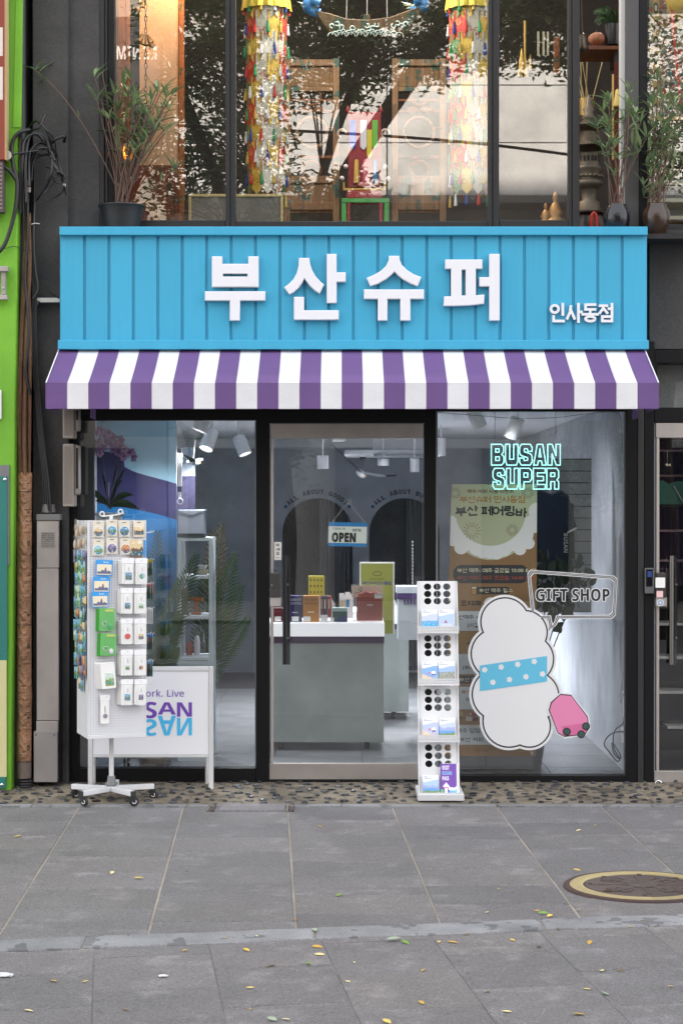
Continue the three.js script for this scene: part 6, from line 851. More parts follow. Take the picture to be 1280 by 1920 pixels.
  const NEON = { U: [[[0, 1], [0, .2], [.12, 0], [.88, 0], [1, .2], [1, 1], [.66, 1], [.66, .28], [.34, .28], [.34, 1]]], B: [[[0, 0], [0, 1], [.8, 1], [.97, .88], [.97, .62], [.82, .52], [1, .42], [1, .12], [.82, 0]], [[.34, .78], [.62, .78], [.62, .62], [.34, .62]], [[.34, .4], [.64, .4], [.64, .22], [.34, .22]]], S: [[[1, .66], [1, .85], [.85, 1], [.15, 1], [0, .85], [0, .58], [.12, .46], [.62, .36], [.66, .3], [.6, .22], [.36, .22], [.34, .34], [0, .34], [0, .14], [.15, 0], [.85, 0], [1, .14], [1, .42], [.88, .54], [.4, .64], [.36, .72], [.42, .79], [.62, .79], [.66, .66]]], A: [[[0, 0], [.28, 1], [.72, 1], [1, 0], [.68, 0], [.63, .2], [.37, .2], [.32, 0]], [[.42, .4], [.5, .78], [.58, .4]]], N: [[[0, 0], [0, 1], [.34, 1], [.66, .45], [.66, 1], [1, 1], [1, 0], [.68, 0], [.34, .55], [.34, 0]]], P: [[[0, 0], [0, 1], [.82, 1], [1, .86], [1, .48], [.82, .35], [.34, .35], [.34, 0]], [[.34, .78], [.66, .78], [.66, .57], [.34, .57]]], E: [[[0, 0], [0, 1], [1, 1], [1, .78], [.34, .78], [.34, .61], [.85, .61], [.85, .4], [.34, .4], [.34, .22], [1, .22], [1, 0]]], R: [[[0, 0], [0, 1], [.82, 1], [1, .86], [1, .55], [.84, .44], [1, .36], [1, 0], [.66, 0], [.66, .36], [.34, .36], [.34, 0]], [[.34, .78], [.66, .78], [.66, .6], [.34, .6]]] };
  [['BUSAN', 919, 1051, 833, 872], ['SUPER', 922, 1048, 878, 917]].forEach(([s, x0, x1, y0, y1]) => [...s].forEach((ch, i) => {
    const w = (x1 - x0) / 5, a = P(x0 + i * w + 1.5, y1, nz), b = P(x0 + (i + 1) * w - 1.5, y0, nz), list = []; const all = NEON[ch].map((l) => l.map(([x, y]) => ({ x, y }))); const xs = all.flat().map((q) => q.x), ys = all.flat().map((q) => q.y), mx = Math.min(...xs), Mx = Math.max(...xs), my = Math.min(...ys), My = Math.max(...ys);
    for (const loop of all) { const v = loop.map((q) => V(a.x + (q.x - mx) / (Mx - mx) * (b.x - a.x), a.y + (q.y - my) / (My - my) * (b.y - a.y), nz)); for (let k = 0; k < v.length; k++) { const e = v[(k + 1) % v.length]; if (v[k].distanceTo(e) < 1e-4) continue; list.push(rod(v[k], e, 0.0036, 0.0036, 6), new THREE.SphereGeometry(0.0036, 6, 4).translate(v[k].x, v[k].y, nz)); } }
    part(n, 'letter_tube', merge(list), tubeM);
  }));
  part(n, 'acrylic_sheet', pbox(910, 823, 1058, 930, nz - 0.012, 0.004, 0.001), mats.clear); for (const x of [927, 1041]) part(n, 'wire', rod(P(x, 823, nz - 0.01), P(x, 772, nz - 0.01), 0.0012), mats.rubber);
  const nl = new THREE.RectAreaLight(0x8ffff2, 0.5, 0.42, 0.27); nl.position.copy(P(985, 875, nz + 0.012).sub(n.position)); nl.rotation.set(0, Math.PI, 0); n.add(nl); nl.name = 'neon_light';
  const wr = thing('loose_wire', 'dark wire sagging along the top of the poster window', 'wire', P(960, 780, -0.05)); part(wr, 'wire', tube([P(818, 773, -0.05), P(880, 778, -0.05), P(960, 784, -0.05), P(1040, 783, -0.05), P(1100, 776, -0.05), P(1158, 775, -0.05), P(1164, 800, -0.05), P(1166, 850, -0.05)], 0.0016, 50, 5), mats.rubber);
  // navy T-shirt on a slat wall
  const sw = thing('slat_wall', 'grey slatted display wall behind the hanging T-shirt', 'display wall', P(1070, 1130, -1.0)); for (let i = 0; i < 13; i++) part(sw, 'slat', pbox(1000, 862 + i * 22, 1108, 882.5 + i * 22, -1.0, 0.02, 0.002), M([0.36, 0.38, 0.39], 0.6)); part(sw, 'back_board', pbox(1000, 860, 1108, 1148, -1.02, 0.01), M([0.06, 0.06, 0.06], 0.8));
  const ts = thing('navy_shirt', 'navy blue short-sleeved T-shirt hanging in the poster window', 'shirt', P(1040, 1060, -0.8)); part(ts, 'body', pshape([[985, 925], [1010, 919], [1030, 926], [1050, 919], [1064, 930], [1079, 990], [1063, 998], [1059, 984], [1062, 1070], [984, 1072]], -0.84, 0.05, 0.01), M([0.012, 0.025, 0.06], 0.85, 0, { bumpMap: bumpMid, bumpScale: 0.006 })); part(ts, 'hem', pshape([[1079.5, 988], [1080.5, 992], [1063, 1000], [1062.5, 997]], -0.785, 0.004), mats.paper); part(ts, 'hanger', rod(P(1030, 925, -0.82), P(1030, 905, -0.9), 0.003), mats.chrome); part(ts, 'print', letterGeo('BUSAN', 36 * PX(-0.8), 8 * PX(-0.8), 0.001).rotateZ(-Math.PI / 2).translate(P(1056, 1000, -0.785).x, P(0, 1000, -0.785).y, -0.788), vinylWhite);
  const bk = thing('black_shirt', 'black T-shirt hanging behind the navy one', 'shirt', P(1072, 1010, -0.93)); part(bk, 'body', pshape([[1060, 938], [1074, 946], [1076, 1060], [1058, 1060]], -0.95, 0.03, 0.006), M([0.01, 0.01, 0.012], 0.9)); part(bk, 'hanger', rod(P(1066, 940, -0.94), P(1066, 925, -0.98), 0.003), mats.chrome);
  // dark leafy plant
  const pl = thing('leafy_plant', 'dark green leafy potted plant beside the event poster', 'plant', P(985, 1440, -0.62)), R = rngOf(44), leaf = (() => { const pos = [], pr = [[0, 0], [0.3, 0.25], [0.36, 0.55], [0.2, 0.85], [0, 1.1]]; for (let i = 0; i < 4; i++) for (const s of [-1, 1]) { const a = [0, pr[i][1], 0.0], b = [0, pr[i + 1][1], 0.0], c = [s * pr[i][0], pr[i][1], 0.1 * pr[i][0]], d = [s * pr[i + 1][0], pr[i + 1][1], 0.1 * pr[i + 1][0]]; pos.push(...a, ...c, ...d, ...a, ...d, ...b); } const g = new THREE.BufferGeometry(); g.setAttribute('position', new THREE.Float32BufferAttribute(pos, 3)); g.computeVertexNormals(); return g; })();
  const pg = P(985, 1440, -0.62); part(pl, 'pot', lathe([[0.1, 0], [0.14, 0.26], [0.15, 0.26], [0.14, 0.23], [0.001, 0.22]], 24).translate(pg.x, 0.03, -0.62), M([0.1, 0.1, 0.1], 0.5));
  const dl = [[0.014, 0.035, 0.014], [0.022, 0.05, 0.018], [0.01, 0.024, 0.012]].map((c) => M(c, 0.4, 0, { side: THREE.DoubleSide }));
  for (let i = 0; i < 9; i++) { const tip = P(945 + i * 20, 1028 + R() * 60, -0.62 + (R() - 0.5) * 0.3), base = V(pg.x + (R() - 0.5) * 0.06, 0.28, -0.62); const cv = new THREE.QuadraticBezierCurve3(base, base.clone().lerp(tip, 0.5).add(V(0, 0.25, 0)), tip); part(pl, 'stem', new THREE.TubeGeometry(cv, 16, 0.004, 5, false), M([0.05, 0.04, 0.025], 0.8)); for (let k = 0; k < 17; k++) { const q = cv.getPoint(0.5 + 0.5 * k / 16).sub(pl.position); put(pl, 'leaf', leaf, dl[(i + k) % 3], q.x + (R() - 0.5) * 0.07, q.y + (R() - 0.5) * 0.05, q.z + (R() - 0.5) * 0.06, -0.9 + R() * 1.0, R() * 6.28, (R() - 0.5) * 2.4, 0.06 + R() * 0.035); } }
  const so = thing('wall_socket', 'white socket strip low on the wall of the poster window', 'socket', P(1168, 1395, -0.1)); part(so, 'trunking', pbox(1168, 1296, 1173, 1345, -0.1, 0.03, 0.003), mats.white); part(so, 'socket', pbox(1165, 1364, 1172.5, 1393, -0.1, 0.03, 0.003), mats.white);
  const cd = thing('power_cord', 'grey coiled power cord hanging by the socket in the poster window', 'cord', P(1155, 1430, -0.12)); part(cd, 'cord', tube([P(1168, 1372, -0.09), P(1150, 1374, -0.1), P(1136, 1385, -0.12), P(1132, 1396, -0.12), P(1140, 1408, -0.12), P(1158, 1428, -0.12), P(1163, 1420, -0.12), P(1153, 1400, -0.12), P(1147, 1392, -0.12), P(1150, 1412, -0.12), P(1162, 1424, -0.13), P(1150, 1402, -0.12), P(1152, 1370, -0.12), P(1166, 1358, -0.11), P(1176, 1340, -0.1)], 0.004, 110, 6), M([0.07, 0.07, 0.075], 0.5)); part(cd, 'upper_wire', tube([P(1174, 1200, -0.1), P(1170, 1250, -0.1), P(1164, 1290, -0.1), P(1162, 1320, -0.1), P(1168, 1300, -0.1)], 0.0025, 30, 5), M([0.3, 0.32, 0.33], 0.5));
  const ss = thing('storage_cabinet', 'low dark cabinet behind the bottom of the event poster', 'cabinet', P(900, 1445, -0.5)); part(ss, 'carcass', box(P(822, 0, -0.5).x, 0.04, -0.9, P(1000, 0, -0.5).x, 0.5, -0.5, 0.004), M([0.12, 0.125, 0.13], 0.6)); part(ss, 'door', box(P(824, 0, -0.5).x, 0.06, -0.5, P(910, 0, -0.5).x, 0.48, -0.49, 0.003), M([0.14, 0.145, 0.15], 0.6)); part(ss, 'door', box(P(912, 0, -0.5).x, 0.06, -0.5, P(998, 0, -0.5).x, 0.48, -0.49, 0.003), M([0.14, 0.145, 0.15], 0.6));
}
// ---------------------------------------------------------------- stickers on the outside of the glass
{
  const rp = (pts, z) => pshape(pts, z, 0.0008), ellipse = (cx, cy, rx, ry, n = 40, p = 2) => { const a = []; for (let i = 0; i < n; i++) { const t = i / n * 6.28318, c = Math.cos(t), s = Math.sin(t); a.push([cx + rx * Math.sign(c) * Math.pow(Math.abs(c), 2 / p), cy + ry * Math.sign(s) * Math.pow(Math.abs(s), 2 / p)]); } return a; };
  const bub = (o) => [[994 - o, 1069 - o], [1150 + o, 1080 - o], [1156 + o, 1086 - o], [1153 + o, 1153 + o], [1147 + o, 1159 + o], [1048 + o, 1160 + o], [1042 + o * 0.6, 1172 + o], [1026 - o, 1184 + o], [1029 - o * 1.2, 1176], [1026 - o, 1160 + o], [1002 - o, 1160 + o], [996 - o, 1154 + o], [988.5 - o, 1076 - o]];
  const g = thing('speech_bubble_sticker', 'black and white outlined speech bubble sticker with gift shop lettering', 'sticker', P(1070, 1184, 0.004));
  const ringOf = (o, i, z, m) => part(g, 'outline', pshape(bub(o), z, 0.0008, 0, [bub(i)]), m);
  ringOf(0.6, -6.2, 0.004, vinylWhite); ringOf(-0.9, -4.6, 0.0055, vinylBlack); ringOf(-2.3, -3.2, 0.007, vinylWhite);
  const a = P(1004, 1127, 0.006), b = P(1142, 1104, 0.006); const fat = (d, m, z) => { const l = []; const gg = letterGeo('GIFT SHOP', b.x - a.x, b.y - a.y, 0.0008); for (const [dx, dy] of d) l.push(gg.clone().translate(a.x + dx, a.y + dy, z + Math.abs(dx * 0.02 + dy * 0.013))); part(g, 'lettering', merge(l), m); };
  const e = 0.0055, ds = []; for (let k = 0; k < 12; k++) ds.push([Math.cos(k * 0.5236) * e, Math.sin(k * 0.5236) * e]); fat(ds, vinylWhite, 0.0045); fat([[0, 0]], vinylBlack, 0.0062);
  const s = thing('window_sticker', 'large plain white cloud-edged sticker with a flowered blue band', 'sticker', P(962, 1410, 0.004)), blue = M([0.12, 0.48, 0.68], 0.5), pink = M([0.7, 0.22, 0.4], 0.5), pink2 = M([0.6, 0.14, 0.3], 0.5);
  const puffs = [[946, 1166, 42], [984, 1186, 38], [930, 1226, 44], [992, 1236, 42], [962, 1262, 60], [934, 1302, 46], [1000, 1306, 44], [954, 1352, 46], [992, 1362, 36]];
  [['border', 9, 0.004, vinylWhite], ['outline', 4.5, 0.0055, vinylBlack], ['field', 1.8, 0.0072, vinylWhite]].forEach(([n, o, z, m]) => part(s, n, merge(puffs.map(([x, y, r], i) => new THREE.CircleGeometry((r + o) * PX(0.005), 40).translate(P(x, 0, 0.005).x, P(0, y, 0.005).y, z + i * 0.00008))), m));
  part(s, 'blue_band', rp([[899, 1248], [1025, 1230], [1025, 1278], [899, 1296]].map(([x, y]) => [x, y]), 0.009), blue); for (let i = 0; i < 8; i++) { const cx = 908 + i * 15.5, cy = 1268 - i * 2.6 + (i % 2 ? 14 : -12); part(s, 'flower', merge([0, 1, 2, 3, 4].map((k) => new THREE.CircleGeometry(2.6 * PX(0), 10).translate(P(cx, 0, 0.01).x + Math.cos(k * 1.257) * 0.0095, P(0, cy, 0.01).y + Math.sin(k * 1.257) * 0.0095, 0.0103 + k * 0.00004))), vinylWhite); }
  const u = thing('suitcase_sticker', 'pink rolling suitcase sticker low on the poster window', 'sticker', P(1066, 1400, 0.004)); const su = (o) => [[1034 - o, 1318 - o * 0.6], [1050, 1303 - o], [1070, 1305 - o], [1100 + o * 0.7, 1345 - o * 0.5], [1102 + o, 1366], [1096 + o * 0.4, 1376 + o * 0.6], [1058, 1380 + o], [1046 - o * 0.4, 1374 + o * 0.6], [1030 - o, 1332]];
  part(u, 'border', rp(su(5), 0.0098), vinylWhite); part(u, 'outline', rp(su(2), 0.0112), vinylBlack); part(u, 'case', rp(su(0), 0.0126), pink); part(u, 'lower_panel', rp([[1052, 1362], [1100, 1355], [1101, 1366], [1095, 1375.5], [1058, 1379]], 0.014), pink2);  // darker pink panel: shaded side of the drawn case, put into the print colour
  for (const [x, y] of [[1062, 1372], [1098, 1362], [1089, 1377]]) { part(u, 'wheel', rp(ellipse(x, y, 7.5, 7.5, 20), 0.0154), vinylBlack); part(u, 'wheel_face', rp(ellipse(x, y, 5.5, 5.5, 20), 0.0168), M([0.04, 0.08, 0.08], 0.5)); }
}
// ---------------------------------------------------------------- upstairs: antiques behind the glass
{
  const wood = dtex(256, (u, v) => { const g = fbm(u, v * 0.06, 24, 4, 33), t = fbm(u, v, 6, 4, 81), k = 0.55 + 0.4 * g; return t > 0.62 ? [k * 0.55, k * 0.78, k * 0.78] : [k, k * 0.84, k * 0.68]; }, true, 2.2);
  const woodM = M([0.38, 0.335, 0.27], 0.75, 0, { map: wood }), woodR = M([0.3, 0.17, 0.1], 0.7, 0, { map: wood }), dark = M([0.05, 0.035, 0.025], 0.7, 0, { map: mottleStrong }), gold = M([0.55, 0.36, 0.1], 0.35, 0.7);
  // unseen lamps added above the frame to light the room
  for (const [x, z, k, c, w] of [[-1.15, -1.3, 1.5, 0xffc088, 'warm'], [0.0, -0.45, 2.2, 0xfff6ee, 'central'], [1.9, -1.0, 1.2, 0xffeedd, 'far']]) { const t = thing('added_pendant_lamp', `${w} unseen upstairs lamp added over the antiques, above the picture`, 'lamp', V(x, UC, z), 'unseen upstairs lamps'); put(t, 'cord', new THREE.CylinderGeometry(0.004, 0.004, 0.5, 6), mats.rubber, 0, -0.25, 0); put(t, 'shade', lathe([[0.02, 0.09], [0.05, 0.08], [0.13, 0], [0.125, 0], [0.045, 0.075]], 20), dark, 0, -0.58, 0); put(t, 'bulb', new THREE.SphereGeometry(0.035, 12, 8), lamp(c, 1), 0, -0.56, 0); const l = new THREE.PointLight(c, k, 0, 2); l.position.set(0, -0.62, 0); l.castShadow = true; l.shadow.radius = 3; l.name = 'lamp_light'; t.add(l); }
  // brocade pillars
  const broc = [['#d9d4c2', '#8a8f9a'], ['#c9c4b0', '#a8322c'], ['#4f8a5e', '#d9c98a'], ['#d8b64a', '#8a6a1e'], ['#d6d2c8', '#2f4f8f'], ['#c9463a', '#e0c46a']].map(([a, b], n) => M([0.85, 0.85, 0.85], 0.6, 0, { map: ctex(96, 192, (x) => { const R = rngOf(n + 60); x.fillStyle = a; x.fillRect(0, 0, 96, 192); x.strokeStyle = b; x.lineWidth = 4; x.globalAlpha = 0.75; for (let i = 0; i < 7; i++) { const cx = R() * 96, cy = R() * 192, r = 9 + R() * 14; x.beginPath(); x.arc(cx, cy, r, R() * 6, R() * 6 + 4); x.stroke(); x.beginPath(); x.arc(cx + r, cy, r * 0.5, 0, 4); x.stroke(); } x.strokeStyle = 'rgba(40,30,20,.6)'; x.lineWidth = 4; x.strokeRect(1, -2, 94, 220); }) }));
  const tasC = [[0.5, 0.04, 0.03], [0.04, 0.28, 0.1], [0.6, 0.42, 0.1], [0.7, 0.7, 0.68], [0.03, 0.06, 0.28]].map((c) => M(c, 0.8)), tas = merge([new THREE.SphereGeometry(0.007, 8, 6), lathe([[0.001, -0.004], [0.007, -0.01], [0.013, -0.07], [0.001, -0.072]], 9)]);
  const tab = flatUV(new THREE.ExtrudeGeometry(shapeOf([[-0.041, 0.13], [0.041, 0.13], [0.041, -0.035], [0, -0.09], [-0.041, -0.035]]), { depth: 0.002, bevelEnabled: false }));
  const pillar = (px, z, label, off) => {
    const r = 0.13, top = P(0, -60, z).y, p = P(px, 390, z), t = thing('brocade_pillar', label, 'hanging textile', p, 'brocade pillars'), H = top - p.y;
    put(t, 'core', new THREE.CylinderGeometry(r - 0.012, r - 0.012, H, 20), M([0.3, 0.27, 0.2], 0.9), 0, H / 2 + 0.1, 0);
    for (let j = 0; j < 10; j++) { const y = P(0, 345 - j * 40, z).y - p.y; for (let i = 0; i < 10; i++) { const a = (i + (j % 2) * 0.5) * Math.PI / 5 + off, rr2 = r - 0.012 + j * 0.0018, k = (i * 7 + j * 3 + (i * j) % 2) % 6, o = put(t, 'tab', tab, broc[k], Math.sin(a) * rr2, y, Math.cos(a) * rr2, 0, a, 0); if (Math.cos(a) > -0.3) put(o, 'tassel', tas, tasC[(i + j * 2) % 5], 0, -0.088, 0.012); } }
    const fl = []; for (let i = 0; i <= 60; i++) { const a = i / 60 * 6.28318; fl.push(a); } const pos = []; const fy = P(0, 22, z).y - p.y, ty = P(0, -40, z).y - p.y, fp = (i, k) => { const a = fl[i], w = 1 + 0.05 * Math.sin(a * 16); return k ? [Math.sin(a) * 0.16 * w, fy, Math.cos(a) * 0.16 * w] : [Math.sin(a) * 0.135, ty, Math.cos(a) * 0.135]; };
    for (let i = 0; i < 60; i++) pos.push(...fp(i, 0), ...fp(i, 1), ...fp(i + 1, 1), ...fp(i, 0), ...fp(i + 1, 1), ...fp(i + 1, 0)); const g = new THREE.BufferGeometry(); g.setAttribute('position', new THREE.Float32BufferAttribute(pos, 3)); g.computeVertexNormals(); put(t, 'flounce', g, M([0.65, 0.5, 0.05], 0.6, 0, { side: THREE.DoubleSide }));
  };
  pillar(500, -0.75, 'brocade pillar of pointed tabs and tassels, on the tree side of the window', 0.1); pillar(880, -0.75, 'brocade pillar of pointed tabs and tassels beside the window mullion', 0.4);
  // old lattice door leaves
  const leafDoor = (x0, x1, label) => {
    const z = -1.5, t = thing('lattice_door', label, 'antique door', P((x0 + x1) / 2, 480, z), 'old lattice doors'), b = (n, a, y0, c, y1, zz = z, d = 0.05, m = woodM) => part(t, n, pbox(a, y0, c, y1, zz, d, 0.004), m), w = x1 - x0;
    b('stile', x0, 110, x0 + 11, 470); b('stile', x1 - 12, 110, x1, 470); b('top_rail', x0 + 11.3, 112, x1 - 12.3, 124, z - 0.004); b('rail', x0 + 11.3, 163, x1 - 12.3, 172, z - 0.004); b('panel', x0 + 11, 124, x1 - 12, 163, z - 0.02, 0.015, M([0.32, 0.27, 0.19], 0.8, 0, { map: wood })); b('rail', x0 + 11.3, 186, x1 - 12.3, 191, z - 0.01, 0.02, woodR); b('rail', x0 + 11.3, 207, x1 - 12.3, 211, z - 0.01, 0.02, woodR); b('rail', x0 + 11.3, 292, x1 - 12.3, 298, z - 0.01, 0.02, woodR); b('rail', x0 + 11.3, 330, x1 - 12.3, 344, z - 0.01, 0.03); b('panel', x0 + 11, 344, x1 - 12, 400, z - 0.02, 0.015); b('rail', x0 + 11.3, 380, x1 - 12.3, 394, z - 0.006, 0.03);
    const c = P((x0 + x1) / 2, 248, z), ringT = (y, r, m, rr3) => { const q = P((x0 + x1) / 2, y, z); part(t, 'ring', new THREE.TorusGeometry(r, rr3, 8, 30).translate(q.x, q.y, z - 0.02), m); }; ringT(248, 0.105, woodM, 0.012); ringT(181, 0.06, woodR, 0.011); ringT(318, 0.06, woodR, 0.011);
    for (const s of [-1, 1]) { part(t, 'scroll', new THREE.TorusGeometry(0.03, 0.01, 7, 16, 4.2).rotateZ(s > 0 ? 0 : 2).translate(c.x + s * 0.13, c.y, z - 0.02), woodR); part(t, 'carving', new THREE.SphereGeometry(0.03, 12, 8).scale(1.4, 0.8, 0.5).translate(c.x + s * 0.05, P(0, 207, z).y, z - 0.01), woodR); }
  };
  leafDoor(533, 636, 'old carved lattice door leaf near the tree side of the upstairs window'); leafDoor(735, 836, 'old carved lattice door leaf near the mullion upstairs');
  // dragon boat
  { const z = -0.55, t = thing('dragon_boat', 'hanging carved boat with white waves and blue dragon ends', 'carving', P(692, 40, z)), hullM = M([0.2, 0.17, 0.1], 0.7, 0, { map: wood }), bl = M([0.05, 0.22, 0.5], 0.5), wv = M([0.55, 0.66, 0.58], 0.6);
    part(t, 'hull', pshape([[589, 24], [618, 30], [650, 40], [690, 42], [730, 37], [765, 24], [796, 14], [780, 40], [765, 60], [755, 71], [622, 71], [606, 50]], z - 0.06, 0.06, 0.006), hullM);
    for (let r = 0; r < 4; r++) for (let i = 0; i < 8 - r; i++) { const c = P(622 + i * 18 + r * 7, 66 - r * 3, z), g = new THREE.TorusGeometry(0.026 - r * 0.004, 0.0035, 6, 14, Math.PI).translate(c.x, c.y - 0.012, z + 0.004 + r * 0.001); part(t, 'wave', g, wv); }
    for (const [x, y] of [[622, 50], [632, 46], [640, 52], [660, 54], [668, 58], [688, 50], [698, 54], [706, 48], [737, 50], [745, 45], [752, 49], [760, 46]]) { const c = P(x, y, z); part(t, 'curl', new THREE.TorusGeometry(0.013, 0.005, 7, 14, 5).rotateZ(x).translate(c.x, c.y, z + 0.004), wv); }
    part(t, 'dragon_neck', tube([P(600, 26, z - 0.03), P(585, 22, z - 0.03), P(574, 12, z), P(582, 2, z), P(600, 8, z)], 0.03, 24, 10), bl); part(t, 'dragon_neck', tube([P(770, 20, z - 0.03), P(786, 18, z - 0.03), P(798, 10, z), P(790, 0, z), P(775, 4, z)], 0.028, 24, 10), bl); for (const [x, s] of [[566, -1], [760, -1]]) for (let k = 0; k < 5; k++) { const c = P(x + k * 5, 6 + k * 4, z); part(t, 'mane', new THREE.ConeGeometry(0.013, 0.07, 7).rotateZ(1.2 + k * 0.25).translate(c.x, c.y, z - 0.02), k % 2 ? M([0.55, 0.5, 0.2], 0.6) : wv); }
    for (const x of [650, 688, 725]) part(t, 'cord', rod(P(x - (688 - x) * 0.02, 38, z - 0.03), P(x + (688 - x) * 0.15, -300, z - 0.03), 0.0025), M([0.5, 0.5, 0.48], 0.6)); part(t, 'mast_block', pbox(681, 28, 694, 41, z - 0.02, 0.03, 0.003), hullM); }
  { // red altar hanging, green frame, gilt bits
    const z = -1.25, t = thing('red_chair_hanging', 'red carved chair back draped with coloured ribbons upstairs', 'hanging', P(683, 440, z)); part(t, 'back', pbox(652, 210, 714, 352, z, 0.04, 0.006), M([0.34, 0.03, 0.04], 0.6, 0, { map: mottleStrong })); [[[0.05, 0.12, 0.5], 655, 667, 226, 280], [[0.6, 0.6, 0.66], 675, 687, 226, 282], [[0.55, 0.48, 0.04], 687.5, 697, 244, 298], [[0.12, 0.4, 0.05], 697.5, 708, 226, 280]].forEach(([c, a, b, y0, y1]) => part(t, 'ribbon', pshape([[a, y0], [b, y0], [b, y1 - 6], [(a + b) / 2, y1], [a, y1 - 6]], z + 0.004, 0.006, 0.001), M(c, 0.6))); for (const x of [652, 714]) part(t, 'finial', lathe([[0.001, 0.05], [0.008, 0.03], [0.014, 0.01], [0.008, 0]], 12).translate(P(x, 210, z).x, P(0, 210, z).y, z - 0.02), M([0.3, 0.04, 0.04], 0.5)); for (const [x, y] of [[641, 250], [722, 250]]) { const c = P(x, y, z); part(t, 'scroll', new THREE.TorusGeometry(0.028, 0.008, 7, 16, 4.4).translate(c.x, c.y, z - 0.02), M([0.5, 0.4, 0.34], 0.6)); } for (const [x, y] of [[648, 313], [722, 314], [641, 335], [727, 336]]) part(t, 'bead', new THREE.SphereGeometry(0.016, 12, 8).translate(P(x, y, z).x, P(0, y, z).y, z + 0.01), mats.white); [668, 684, 703].forEach((x, i) => part(t, 'tassel', lathe([[0.001, 0.02], [0.014, 0.01], [0.02, -0.14], [0.001, -0.145]], 10).translate(P(x, 305, z).x, P(0, 305, z).y, z + 0.02), [M([0.6, 0.4, 0.1], 0.8), M([0.5, 0.1, 0.15], 0.8), M([0.05, 0.2, 0.4], 0.8)][i]));
    part(t, 'gilt_rail', merge([pbox(643, 353, 722, 357, z + 0.02, 0.02), pbox(643, 342, 646, 352.8, z + 0.02, 0.02), pbox(719, 342, 722, 352.8, z + 0.02, 0.02)]), gold); part(t, 'lotus', new THREE.SphereGeometry(0.05, 14, 8).scale(1, 0.4, 0.3).translate(P(683, 347, z).x, P(0, 347, z).y, z + 0.02), M([0.55, 0.25, 0.25], 0.6)); part(t, 'seat', pbox(650, 358, 716, 372, z + 0.1, 0.3, 0.006), M([0.3, 0.035, 0.04], 0.6)); for (const x of [651, 711]) part(t, 'leg', pbox(x, 372.4, x + 5, 440, z + 0.09, 0.03), M([0.3, 0.035, 0.04], 0.6));
    const gf = thing('green_stand', 'bright green painted frame standing low in the upstairs window', 'stand', P(685, 440, -0.7)); for (const [a, b, c, d] of [[640, 372, 729, 380], [640, 380.3, 649, 440], [720, 380.3, 729, 440]]) part(gf, 'bar', pbox(a, b, c, d, -0.7, 0.03, 0.003), M([0.08, 0.36, 0.08], 0.5));
    const ff = thing('gilt_picture', 'thin gilt picture frame low behind the upstairs mullion', 'picture', P(445, 440, -0.4)); for (const [a, b, c, d] of [[354, 364, 531, 369], [354, 369.3, 359, 440], [526, 369.3, 531, 440]]) part(ff, 'bar', pbox(a, b, c, d, -0.4, 0.02, 0.002), M([0.5, 0.4, 0.18], 0.5)); part(ff, 'picture', pbox(359, 369, 526, 440, -0.41, 0.006), M([0.2, 0.19, 0.16], 0.7, 0, { map: mottleStrong })); }
  { // warm corner behind the first pane
    const t = thing('wooden_screen', 'tall warm wooden screen lit orange behind the first upstairs pane', 'screen', P(285, 440, -1.7)), tan = M([0.62, 0.4, 0.2], 0.7, 0, { map: wood }); part(t, 'panel', pbox(262, -80, 335, 440, -1.7, 0.03, 0.003), M([0.5, 0.38, 0.26], 0.75, 0, { map: mottle })); part(t, 'post', pbox(222, -80, 243, 440, -1.6, 0.06, 0.004), woodR); part(t, 'post', pbox(335.5, -80, 346, 440, -1.68, 0.05, 0.004), M([0.4, 0.2, 0.08], 0.6, 0, { map: wood })); part(t, 'lower_board', pbox(243, 310, 335, 440, -1.66, 0.03, 0.003), M([0.22, 0.07, 0.035], 0.6, 0, { map: wood }));
    const c = thing('chain_chime', 'bronze bell chime hanging on a long chain behind the first pane', 'chime', P(273, 200, -0.4)), bz = M([0.1, 0.09, 0.08], 0.35, 0.8); for (let i = 0; i < 22; i++) { const p = P(274, -30 + i * 11, -0.4); part(c, 'link', new THREE.TorusGeometry(0.012, 0.0035, 6, 12).scale(0.7, 1.5, 1).rotateY(i % 2 ? 1.57 : 0.2).translate(p.x, p.y, p.z), bz); } for (const [x, y, a] of [[262, 78, 0.5], [268, 84, 0.2], [276, 86, -0.1], [283, 82, -0.4], [287, 90, -0.5], [258, 20, 0.5], [266, 14, 0.3]]) { const p = P(x, y, -0.4); part(c, 'bell', lathe([[0.001, 0.06], [0.01, 0.055], [0.016, 0.02], [0.024, 0], [0.02, 0]], 12).rotateZ(-a).translate(p.x, p.y, p.z), M([0.5, 0.24, 0.08], 0.3, 0.8)); } part(c, 'pendant', lathe([[0.001, 0.1], [0.03, 0.08], [0.045, 0], [0.05, -0.06], [0.04, -0.06]], 16).translate(P(274, 235, -0.4).x, P(0, 235, -0.4).y, -0.4), bz);
    const lf = thing('orange_flower_glow', 'added orange glow in place of small flowers among the stems upstairs', 'lantern', P(236, 300, -0.9)), lp = P(237, 290, -0.9); part(lf, 'paper', lathe([[0.02, 0.07], [0.045, 0.05], [0.045, -0.03], [0.02, -0.05]], 16).translate(lp.x, lp.y, lp.z), M([0.5, 0.2, 0.05], 0.7, 0, { emissive: col([1, 0.35, 0.06]), emissiveIntensity: 0.025 })); part(lf, 'cap', new THREE.CylinderGeometry(0.022, 0.022, 0.01, 14).translate(lp.x, lp.y + 0.075, lp.z), dark); const ll = new THREE.PointLight(0xff8a3a, 0.12); ll.position.copy(lp.clone().sub(lf.position)).add(V(0, 0, 0.06)); ll.castShadow = true; ll.name = 'added_glow_light'; lf.add(ll); part(lf, 'cord', rod(V(lp.x, lp.y + 0.08, lp.z), V(lp.x, UC, lp.z), 0.002), mats.rubber);  // stands in for small orange flowers; the glow and its light are added
